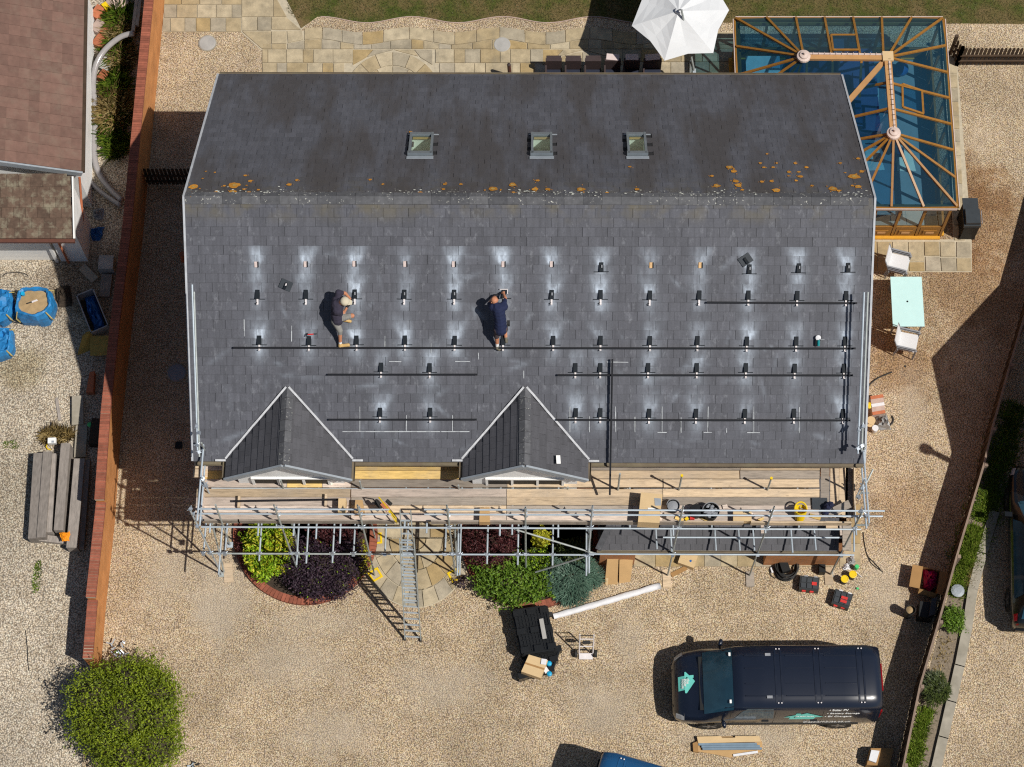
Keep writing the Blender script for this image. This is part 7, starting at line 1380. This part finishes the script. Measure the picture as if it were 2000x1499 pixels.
for s_ in (-1, 1): patch(CST, .7, 2.9, 3.15, 4.5, s_, .008, 6, 2, .8, 2.6).build('side_window', M['carglass'], ct, o=Z); MB().box(V((3.0, s_ * 1.0, 1.0)), (.13, .2, .13)).build('mirror', M['carpaint'], ct, o=Z); patch(CST, .03, .30, 2.6, 3.5, s_, .012, 3, 2).build('tail_light', M['tail'], ct, o=Z); patch(CST, 4.2, 4.45, 2.6, 3.6, s_, .01, 3, 2).build('headlight', M['lamp'], ct, o=Z)
wheels(ct, (.85, 3.65), .32, .9); MB().beam(V((.0, -.75, .5)), V((.0, .75, .5)), .1, .16).build('rear_bumper', M['carpaint'], ct, o=Z)
# ---------------------------------------------------------------- people on the roof
def J(x, y, h): return RS(x, y, h)
SKIN = pm('skin', (.46, .20, .11), .6, var=.1); HAIR = pm('short_hair', (.10, .05, .03), .8); 
def person(label, prims, mats, seed=0):
    m = MB(); prs = []
    for a, b_, ra, rb, mi in prims:
        a, b_ = V(a), V(b_); prs.append((a, b_, ra, rb, mi)); n = max(1, int((b_ - a).length / (min(ra, rb) * .5 + .004)))
        for k in range(n + 1):
            t = k / n; r = ra + (rb - ra) * t; c = a + (b_ - a) * t; m.lathe([(r * math.sin(math.pi * j / 6), -r * math.cos(math.pi * j / 6)) for j in range(1, 6)], c, 9)
    me = m.mesh('tmp', mats[0]); ob = bpy.data.objects.new('tmp', me); COL.objects.link(ob); md = ob.modifiers.new('r', 'REMESH'); md.mode = 'VOXEL'; md.voxel_size = .0125; md2 = ob.modifiers.new('s', 'SMOOTH'); md2.factor = .5; md2.iterations = 5
    dg = bpy.context.evaluated_depsgraph_get(); out = bpy.data.meshes.new_from_object(ob.evaluated_get(dg)); bpy.data.objects.remove(ob); bpy.data.meshes.remove(me); out.name = 'body'
    c = sum((V(p[0]) for p in prs), V()) / len(prs); base = V((c.x, c.y, roofz(c.y))); out.materials.clear()
    for k in mats: out.materials.append(k)
    mi = []
    for p in out.polygons:
        q = p.center; best = (9, 0)
        for a, b_, ra, rb, k in prs:
            ab = b_ - a; L2 = ab.length_squared; t = max(0, min(1, (q - a).dot(ab) / L2)) if L2 > 1e-9 else 0; d = (q - a - ab * t).length - (ra + (rb - ra) * t)
            if d < best[0]: best = (d, k)
        mi.append(best[1])
    out.polygons.foreach_set('material_index', mi); out.polygons.foreach_set('use_smooth', [True] * len(mi)); out.transform(Matrix.Translation(-base)); t = thing('person', label, 'person', base); bo = bpy.data.objects.new('body', out); COL.objects.link(bo); bo.parent = t; OFF[bo.name] = base
    return t
def hand(c, d, up, mi, pr, s_=1.0):                        # palm and five curled fingers
    d = d.normalized(); up = (up - d * up.dot(d)).normalized(); sd = d.cross(up)
    pr.append((c, c + d * .06, .034, .034, mi))
    for k, (o, L) in enumerate(((-.030, .062), (-.010, .072), (.010, .068), (.028, .055))):
        k0 = c + d * .075 + sd * o; k1 = k0 + d * L * .55 - up * .010; pr.append((k0, k1, .0105, .010, mi)); pr.append((k1, k1 + d * L * .35 - up * .03, .010, .009, mi))
    t0 = c + d * .02 + sd * -.035; pr.append((t0, t0 + d * .035 - sd * .022 - up * .01, .013, .012, mi)); pr.append((t0 + d * .035 - sd * .022 - up * .01, t0 + d * .06 - sd * .018 - up * .03, .012, .010, mi))
UPV = V((0, 0, 1))
# worker one: charcoal shirt, grey shorts, tan boots, pale cap, crouched with one leg braced on the rail
tee1 = pm('charcoal_tshirt', (.030, .026, .044), .9, var=.15, scale=14); sh1 = pm('grey_shorts', (.22, .215, .20), .9, var=.2, scale=16); boot1 = pm('tan_boot', (.50, .33, .13), .8, var=.15); sock = pm('white_sock', (.72, .72, .72), .9); glove = pm('dark_glove', (.015, .015, .02), .8); cap1 = pm('pale_cap', (.50, .45, .34), .9, var=.12, scale=20)
p = []; T, S, H, K, B, W, G = 0, 1, 2, 3, 4, 5, 6
hipL, hipR = J(655, 628, .44), J(664, 622, .46); kneeL, ankL = J(664, 646, .40), J(664.5, 671, .13); kneeR, ankR = J(688, 617, .50), J(672, 625, .10)
p += [(hipL, kneeL, .105, .075, H), (kneeL, kneeL + (ankL - kneeL) * .2, .074, .062, H), (kneeL + (ankL - kneeL) * .15, ankL, .058, .042, S), (ankL + (kneeL - ankL) * .12, ankL, .047, .047, K)]
p += [(J(664, 676.5, .10), J(680, 674, .09), .048, .044, B), (ankL, J(664, 676, .11), .048, .05, B), (J(664, 677.5, .075), J(681, 675, .07), .042, .04, B)]
p += [(hipR, hipR + (kneeR - hipR) * .8, .10, .078, H), (kneeR + (hipR - kneeR) * .3, kneeR, .068, .062, S), (kneeR, ankR, .055, .04, S), (ankR, J(684, 628, .06), .047, .042, B)]
neck = J(664, 588, .74); chest = J(659, 596, .66); belly = J(657, 614, .52)
p += [((hipL + hipR) / 2, belly, .15, .15, T), (belly, chest, .15, .165, T), (chest + V((-.02, .12, 0)), chest + V((.0, -.14, -.02)), .13, .13, T), (chest, neck, .13, .075, T), ((hipL + hipR) / 2, hipL, .13, .11, H), ((hipL + hipR) / 2, hipR, .13, .11, H)]
head = J(672, 590, .80); p += [(neck, head, .055, .06, S), (head + V((-.02, 0, .01)), head + V((.03, 0, -.02)), .098, .088, S), (head + V((-.075, 0, -.01)), head + V((-.06, 0, -.05)), .06, .055, W)]
p += [(head + V((.10, 0, -.035)), head + V((.115, 0, -.05)), .014, .012, S), (head + V((.0, .085, -.03)), head + V((-.01, .09, -.01)), .02, .018, S), (head + V((.0, -.085, -.03)), head + V((-.01, -.09, -.01)), .02, .018, S)]
shA, elA, wrA = J(661, 572, .62), J(674, 573, .46), J(684, 584, .30); p += [(chest + V((0, .12, .0)), shA, .10, .085, T), (shA, shA + (elA - shA) * .45, .078, .066, T), (shA + (elA - shA) * .4, elA, .05, .046, S), (elA, wrA, .046, .034, S)]; hand(wrA, J(692, 586, .12) - wrA, UPV, G, p)
shB, elB, wrB = J(663, 612, .60), J(667, 618, .42), J(677, 602, .50); p += [(chest + V((0, -.14, .0)), shB, .10, .085, T), (shB, elB, .075, .055, T), (elB, wrB, .048, .034, S)]; hand(wrB, J(684, 592, .36) - wrB, UPV, G, p)
w1 = person('worker in charcoal shirt, grey shorts and pale cap crouching over a roof hook', p, [tee1, SKIN, sh1, sock, boot1, HAIR, glove])
cpm = MB().lathe([(.112, -.02), (.116, .02), (.105, .065), (.07, .098), (.02, .11)], head + V((.015, 0, .025)), 16, Matrix.Rotation(.45, 3, 'Y')); cpm.face([head + V((.10, .085, .0)), head + V((.10, -.085, .0)), head + V((.19, -.05, -.045)), head + V((.19, .05, -.045))]); cpm.build('cap', cap1, w1, smooth=True)
# worker two: navy polo, dark shorts, kneeling and reaching up the slope
tee2 = pm('navy_tshirt', (.008, .014, .050), .85, var=.2, scale=10); sh2 = pm('dark_shorts', (.06, .045, .05), .9, var=.2, scale=16); boot2 = pm('grey_shoe', (.13, .12, .09), .8, var=.2)
p = []; hl, hr = J(973, 645, .52), J(983, 643, .52); kl, al = J(970, 657, .37), J(971, 675.5, .13); kr, ar = J(986, 640, .10), J(988, 660, .09)
p += [(hl, kl, .105, .074, H), (kl + (hl - kl) * .1, al, .062, .042, S), (al + (kl - al) * .25, al, .048, .047, K), (J(971, 680, .10), J(975, 683, .08), .05, .044, B), (al, J(972, 681, .08), .046, .045, B), (hr, kr, .105, .07, H), (kr, ar, .06, .042, S), (ar, J(989, 668, .07), .045, .042, B)]
ch, be = J(973, 604, .72), J(977, 624, .62); nk = J(968, 594, .74); hd = J(965.5, 586.5, .74)
p += [((hl + hr) / 2, be, .165, .155, T), (be, ch, .155, .165, T), (ch + V((-.12, .04, 0)), ch + V((.13, .06, 0)), .115, .115, T), (ch, nk, .12, .07, T), (hl, hr, .125, .125, H)]
p += [(nk, hd, .055, .058, S), (hd, hd + V((.0, .05, -.05)), .092, .082, S), (hd + V((0, .12, -.05)), hd + V((0, .13, -.07)), .014, .012, S), (hd + V((.088, .02, -.02)), hd + V((.09, .0, -.01)), .02, .018, S), (hd + V((-.088, .02, -.02)), hd + V((-.09, .0, -.01)), .02, .018, S)]
sr, er, wr = J(984, 594, .66), J(987, 583, .46), J(984, 575, .28); p += [(ch + V((.12, .05, 0)), sr, .10, .08, T), (sr, sr + (er - sr) * .55, .075, .065, T), (sr + (er - sr) * .5, er, .052, .047, S), (er, wr, .046, .034, S)]; hand(wr, J(983, 566, .12) - wr, UPV, S, p)
sl_, el_, wl_ = J(960, 600, .62), J(955, 594, .38), J(966, 580, .25); p += [(ch + V((-.12, .05, 0)), sl_, .10, .08, T), (sl_, el_, .072, .05, T), (el_, wl_, .047, .034, S)]; hand(wl_, J(974, 573, .12) - wl_, UPV, G, p)
w2 = person('worker in a navy shirt kneeling on the slates and reaching up to a hook', p, [tee2, SKIN, sh2, sock, boot2, HAIR, glove])
bl = MB().path([J(968, 644, .60), J(976, 648, .66), J(986, 646, .62), J(992, 634, .52)], .022, 6); bl.build('tool_belt', M['rubber'], w2); MB().box(J(993, 632, .48), (.07, .11, .12)).build('tool_pouch', M['rubber'], w2)
t = thing('silver_bracket', 'white-edged silver bracket held by the worker in navy', 'bracket', J(986, 569, .1)); o = RS(984, 569, .06); MB().box(lp(o, .0, .05, .02), (.20, .016, .03), Rl).build('top_edge', M['alu'], t); MB().box(lp(o, .09, .0, .02), (.016, .12, .03), Rl).build('side_edge', M['alu'], t)
# ---------------------------------------------------------------- plants
def leaf_mat(name, c1, c2, c3=None):
    t = NT(name); i = t.island(); st = [(0.0, c1), (.55, c2), (1.0, c3 or c2)]; c = t.ramp(i, st); c = t.mix(1.0, c, t.ramp(t.noise(t.pos(), 2.6, 5, .7), [(.28, .55), (.5, .95), (.72, 1.3)]), 'MULTIPLY'); return t.set(c, .55, 0.0, .3)
LF = {'bush': leaf_mat('bush_leaf', (.075, .108, .003), (.145, .195, .007), (.24, .29, .014)), 'lime': leaf_mat('lime_leaf', (.10, .19, .005), (.20, .34, .010), (.34, .46, .02)), 'yel': leaf_mat('yellow_leaf', (.26, .25, .01), (.42, .42, .02), (.52, .48, .05)), 'purple': leaf_mat('purple_leaf', (.016, .009, .017), (.036, .020, .034), (.065, .036, .052)), 'red': leaf_mat('dark_red_leaf', (.035, .009, .011), (.075, .020, .022), (.12, .035, .035)), 'green': leaf_mat('mid_green_leaf', (.045, .10, .006), (.095, .18, .012), (.17, .26, .03)), 'blue': leaf_mat('juniper_spray', (.04, .085, .06), (.075, .14, .10), (.12, .19, .14)), 'grass': leaf_mat('grass_blade', (.05, .10, .008), (.10, .17, .015), (.20, .24, .03)), 'straw': leaf_mat('dry_grass', (.22, .15, .05), (.34, .25, .10), (.46, .36, .18)), 'dk': leaf_mat('dark_shrub_leaf', (.02, .035, .006), (.045, .065, .012), (.08, .10, .02))}
M['bark'] = pm('bark', (.10, .06, .035), .9, var=.3)
def leaf(m, p, s_, r, asp=.5, flat=.0):
    n = V((r.gauss(0, 1), r.gauss(0, 1), abs(r.gauss(0, 1)) + .35 + flat)).normalized(); a = n.orthogonal().normalized(); a = Matrix.Rotation(r.random() * 6.28, 3, n) @ a; b_ = n.cross(a); L = s_ * r.uniform(.7, 1.35); w = L * asp
    m.face([p - a * L * .5, p + b_ * w * .5 - n * w * .1, p + a * L * .5, p - b_ * w * .5 - n * w * .1])
def shrub(name, label, x, y, rx, ry, h, n, size, mat, seed, asp=.5, lobes=7, cat='shrub', group=None, core=.0, spray=False, extra=None):
    r = random.Random(seed); c = P(x, y, h * .55); c = V((c.x, c.y, 0)); t = thing(name, label, cat, c, group); m = MB(); L = [(V((c.x, c.y, h * .5)), rx * .78, ry * .78, h * .5)]
    for k in range(lobes): a = k * 6.283 / lobes + r.uniform(-.4, .4); d = r.uniform(.42, .66); s_ = r.uniform(.34, .52); L.append((V((c.x + rx * d * math.cos(a), c.y + ry * d * math.sin(a), h * r.uniform(.35, .62))), rx * s_, ry * s_, h * r.uniform(.30, .44)))
    vol = [a[1] * a[2] for a in L]; tot = sum(vol)
    for k in range(n):
        q = r.random() * tot; i = 0
        while q > vol[i]: q -= vol[i]; i += 1
        o, ax, ay, az = L[i]; d = V((r.gauss(0, 1), r.gauss(0, 1), r.gauss(0, 1) * .9 + .35)).normalized(); rr = r.uniform(.55, 1.06) if r.random() < .8 else r.uniform(.9, 1.22); p_ = o + V((d.x * ax * rr, d.y * ay * rr, d.z * az * rr))
        if p_.z < .02: p_.z = .02 + r.random() * .1
        if spray:
            dr = V((d.x + r.uniform(-.3, .3), d.y + r.uniform(-.3, .3), .25)).normalized(); w = V((-dr.y, dr.x, 0)) * size * .13; m.face([p_ - w, p_ + dr * size, p_ + w]); continue
        leaf(m, p_, size, r, asp)
    for k in range(n // 160 if not spray else 0):          # ragged shoots beyond the outline
        o, ax, ay, az = L[r.randrange(len(L))]; d = V((r.gauss(0, 1), r.gauss(0, 1), abs(r.gauss(0, .8)))).normalized(); b0 = o + V((d.x * ax, d.y * ay, d.z * az)); ln = r.uniform(.10, .30) * min(1.3, rx + .3)
        for j in range(r.randint(8, 18)): q_ = b0 + d * ln * r.random() + V((r.gauss(0, .03), r.gauss(0, .03), r.gauss(0, .03))); leaf(m, V((q_.x, q_.y, max(.03, q_.z))), size, r, asp)
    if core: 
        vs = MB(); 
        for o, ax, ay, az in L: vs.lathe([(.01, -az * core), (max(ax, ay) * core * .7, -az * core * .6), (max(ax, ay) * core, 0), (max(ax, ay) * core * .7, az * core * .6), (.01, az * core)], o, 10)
        vs.build('shaded_twig_core', pm('shaded_twig_core', (.045, .036, .020), .95), t, kind='stuff')  # solid lumps for the twigs, the crown's inner shade put into their colour
    m.build('foliage', LF[mat], t, kind='stuff')
    if extra:
        e = MB()
        for k in range(extra[1]): d = V((r.gauss(0, 1), r.gauss(0, 1), abs(r.gauss(0, 1)) + .4)).normalized(); leaf(e, V((c.x, c.y, h * .5)) + V((d.x * rx, d.y * ry, d.z * h * .5)), size, r, asp)
        e.build('other_leaves', LF[extra[0]], t, kind='stuff')
    for k in range(4): a = r.random() * 6.28; MB().tube(V((c.x, c.y, 0)), V((c.x + rx * .5 * math.cos(a), c.y + ry * .5 * math.sin(a), h * .6)), .022, 5, .008).build('stem', M['bark'], t)
    return t
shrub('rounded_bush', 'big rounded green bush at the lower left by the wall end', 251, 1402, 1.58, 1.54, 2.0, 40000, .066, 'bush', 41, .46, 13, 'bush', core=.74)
# brick-edged planting beds
hb = MB().box((0, 0, .05), (.098, .215, .12)).mesh('edging_brick', M['redbrick'])
def bed(name, label, cx, cy, rx, ry, a0, a1, n):
    t = thing(name, label, 'flower bed', P(cx, cy)); c = P(cx, cy); pts = [P(cx + rx * math.cos(a0 + (a1 - a0) * k / 40), cy + ry * math.sin(a0 + (a1 - a0) * k / 40), .02) for k in range(41)]
    MB().face([V((p_.x, p_.y, .038)) for p_ in pts][::-1] + [P(cx - rx + 4, 985, .038), P(cx + rx - 4, 985, .038)] if False else [V((p_.x, p_.y, .038)) for p_ in pts[::-1]] + ([] if a1 - a0 > 5 else [V((pts[0].x, .4, .038)), V((pts[-1].x, .4, .038))][::-1])).build('soil', M['soil'], t)
    for k in range(n):
        a = a0 + (a1 - a0) * (k + .5) / n; q = P(cx + (rx - 8) * math.cos(a), cy + (ry - 7.5) * math.sin(a)); q2 = P(cx + (rx - 8) * math.cos(a + .02), cy + (ry - 7.5) * math.sin(a + .02)); place(hb, 'edging_brick', t, frame(V((q.x, q.y, rnd.uniform(-.004, .006))), q2 - q, V((0, 0, 1))))
bed('flower_bed', 'round brick-edged bed of purple and lime shrubs left of the ladder', 597, 1046, 141, 137, -.35, math.pi + .35, 66); bed('flower_bed', 'brick-edged bed with juniper and green shrubs right of the ladder', 1036, 1046, 138, 146, -.12, math.pi + .3, 66)
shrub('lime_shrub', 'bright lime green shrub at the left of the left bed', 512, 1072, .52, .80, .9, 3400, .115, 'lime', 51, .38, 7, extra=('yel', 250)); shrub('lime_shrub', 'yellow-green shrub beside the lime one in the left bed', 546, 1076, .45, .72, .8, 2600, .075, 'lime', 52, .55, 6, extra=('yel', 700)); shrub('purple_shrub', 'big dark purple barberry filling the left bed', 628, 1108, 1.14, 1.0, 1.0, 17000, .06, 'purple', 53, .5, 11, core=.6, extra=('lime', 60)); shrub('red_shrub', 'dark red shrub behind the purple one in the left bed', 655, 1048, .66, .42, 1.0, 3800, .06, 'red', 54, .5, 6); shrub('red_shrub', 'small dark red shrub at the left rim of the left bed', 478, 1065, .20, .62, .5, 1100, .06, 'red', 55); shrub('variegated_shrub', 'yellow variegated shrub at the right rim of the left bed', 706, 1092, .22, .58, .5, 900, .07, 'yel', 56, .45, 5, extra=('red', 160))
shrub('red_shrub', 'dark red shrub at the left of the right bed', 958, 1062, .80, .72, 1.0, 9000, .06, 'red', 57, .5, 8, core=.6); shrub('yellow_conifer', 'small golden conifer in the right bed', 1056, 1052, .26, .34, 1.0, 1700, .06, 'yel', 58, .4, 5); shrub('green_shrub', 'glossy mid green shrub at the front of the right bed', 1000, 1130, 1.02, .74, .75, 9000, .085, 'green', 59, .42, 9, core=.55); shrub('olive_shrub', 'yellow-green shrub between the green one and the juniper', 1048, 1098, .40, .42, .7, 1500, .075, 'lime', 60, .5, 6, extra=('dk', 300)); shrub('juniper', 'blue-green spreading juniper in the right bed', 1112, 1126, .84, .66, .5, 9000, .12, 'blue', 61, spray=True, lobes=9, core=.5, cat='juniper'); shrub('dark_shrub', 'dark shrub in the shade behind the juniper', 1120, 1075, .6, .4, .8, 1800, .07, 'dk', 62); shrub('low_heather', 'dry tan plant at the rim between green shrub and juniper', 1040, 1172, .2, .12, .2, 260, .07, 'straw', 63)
MB().box(P(1067, 1095, .3), (.16, .22, .2), Matrix.Rotation(.3, 3, 'Z')).single('bed_stone', M['slab'], 'pale grey stone among the shrubs of the right bed', 'stone')
# grass tufts and weeds
def tuft(name, label, x, y, rx, ry, h, n, mat, seed, cat='grass tuft', wd=.014):
    r = random.Random(seed); c = P(x, y, 0); m = MB()
    for k in range(n):
        a = r.random() * 6.28; d = math.sqrt(r.random()); b0 = V((c.x + rx * d * math.cos(a), c.y + ry * d * math.sin(a), .0)); l = V((r.gauss(0, .5) + math.cos(a) * d * .5, r.gauss(0, .5) + math.sin(a) * d * .5, 1)).normalized() * h * r.uniform(.5, 1.2); w = V((-l.y, l.x, 0)); w = (w.normalized() if w.length > .01 else V((1, 0, 0))) * wd; m.face([b0 - w, b0 + w, b0 + l * .6 + w * .6, b0 + l + V((l.x * .3, l.y * .3, -h * .15)), b0 + l * .6 - w * .6])
    o = m.single(name, LF[mat], label, cat); return o
for k, a in enumerate((('grass_tuft', 'thick green grass clump at the top of the neighbour strip', 236, 38, .26, .30, .5, 550, 'grass'), ('grass_tuft', 'pale seeding grass under the end of the pipe', 238, 68, .3, .22, .45, 600, 'straw'), ('grass_tuft', 'green grass right of the pipe bend', 230, 100, .22, .35, .5, 350, 'grass'), ('dry_grass', 'dry straw clump between the slab and the brick wall', 240, 118, .22, .3, .45, 700, 'straw'), ('grass_tuft', 'green clump beside the red tiles by the wall', 230, 168, .26, .36, .5, 450, 'grass'), ('weed_patch', 'tangled dry weeds and green stems along the pipe', 225, 220, .42, .5, .5, 1300, 'straw'), ('weed_patch', 'green leafy weeds along the long pipe', 222, 248, .34, .55, .45, 450, 'grass'), ('weed_patch', 'weeds near the lower end of the long pipe', 228, 288, .28, .35, .4, 500, 'grass'), ('dry_grass', 'reddish dry plant above the sleeper pile', 112, 852, .42, .16, .3, 500, 'straw'), ('weed_patch', 'small green weed streak on the neighbour gravel', 73, 1128, .10, .45, .08, 220, 'grass'), ('weed_patch', 'low weeds on the gravel left of the sleepers', 20, 870, .25, .12, .06, 120, 'grass'))): tuft(*a, seed=70 + k)
def strip(label, pts, hw, h, n, mat, seed):
    r = random.Random(seed); m = MB(); ps = [P(x, y) for x, y in pts]
    for k in range(n):
        i = r.randrange(len(ps) - 1); c = ps[i] + (ps[i + 1] - ps[i]) * r.random(); d = (ps[i + 1] - ps[i]).normalized(); b0 = c + V((-d.y, d.x, 0)) * hw * r.gauss(0, .5); l = V((r.gauss(0, .6), r.gauss(0, .6), 1)).normalized() * h * r.uniform(.4, 1.2); w = V((-l.y, l.x, 0)); w = (w.normalized() if w.length > .01 else V((1, 0, 0))) * .011
        m.face([b0 - w, b0 + w, b0 + l * .6 + w * .6, b0 + l, b0 + l * .6 - w * .6])
    m.single('verge_grass', LF[mat], label, 'grass')
LF['bright'] = leaf_mat('bright_grass_blade', (.07, .12, .008), (.12, .19, .015), (.22, .26, .04))
strip('dark grass behind the fence in the neighbour shade', [(1985, 790), (1962, 880), (1935, 960), (1915, 1020)], .42, .22, 4200, 'grass', 90); strip('long bright grass behind the fence at the top of the lit strip', [(1905, 1030), (1893, 1070), (1880, 1105)], .34, .26, 3200, 'bright', 91); strip('green grass beside the open box behind the fence', [(1884, 1100), (1872, 1140), (1862, 1165)], .24, .2, 1700, 'bright', 92); strip('dry pale grass next to the kerb', [(1910, 1085), (1900, 1120), (1893, 1150)], .14, .16, 700, 'straw', 93)
strip('grass strip behind the fence near the bottom edge', [(1812, 1385), (1800, 1420), (1793, 1445)], .18, .2, 1500, 'bright', 94); strip('grass behind the fence at the bottom corner', [(1793, 1450), (1782, 1490), (1772, 1530)], .22, .2, 1600, 'bright', 95); strip('sparse weeds in the gravelly strip behind the fence', [(1850, 1245), (1838, 1290), (1820, 1370)], .22, .1, 300, 'straw', 96)
shrub('clipped_shrub', 'small round green shrub behind the fence beside the black pot', 1862, 1210, .34, .42, .55, 2600, .05, 'green', 81, .5, 7); shrub('grey_shrub', 'grey-green wispy shrub behind the fence near the van', 1826, 1345, .40, .48, .5, 1800, .10, 'dk', 82, spray=True); shrub('small_weed_shrub', 'small dark weed beside the front paving and right bed', 898, 1135, .3, .22, .2, 220, .06, 'purple', 83)
MB().lathe([(.16, 0), (.18, .05), (.1, .07)], P(1870, 1155, .1), 12).single('bed_cover', M['fascia'], 'pale blue-grey round lid in the strip behind the fence', 'lid')
# lawn blades
r = random.Random(77); lm = MB()
for k in range(16000):
    x, y = r.uniform(560, 2000), r.uniform(-6, 46)
    if x < 1440 and y > wav(x, 37, 6, 805) or (x < 640 and y > (x - 535) * .9): continue
    if 1430 < x < 1850 and y > 34: continue
    b0 = P(x, y, .016); l = V((r.gauss(0, .5), r.gauss(0, .5), 1)).normalized() * r.uniform(.03, .08); w = V((.009, r.uniform(-.006, .006), 0)); lm.face([b0 - w, b0 + w, b0 + l])
lb = lm.build('lawn_grass', leaf_mat('lawn_blade', (.10, .085, .03), (.08, .10, .038), (.16, .13, .05))); setp(lb, 'short patchy grass of the rear lawn', 'grass', None, 'stuff')
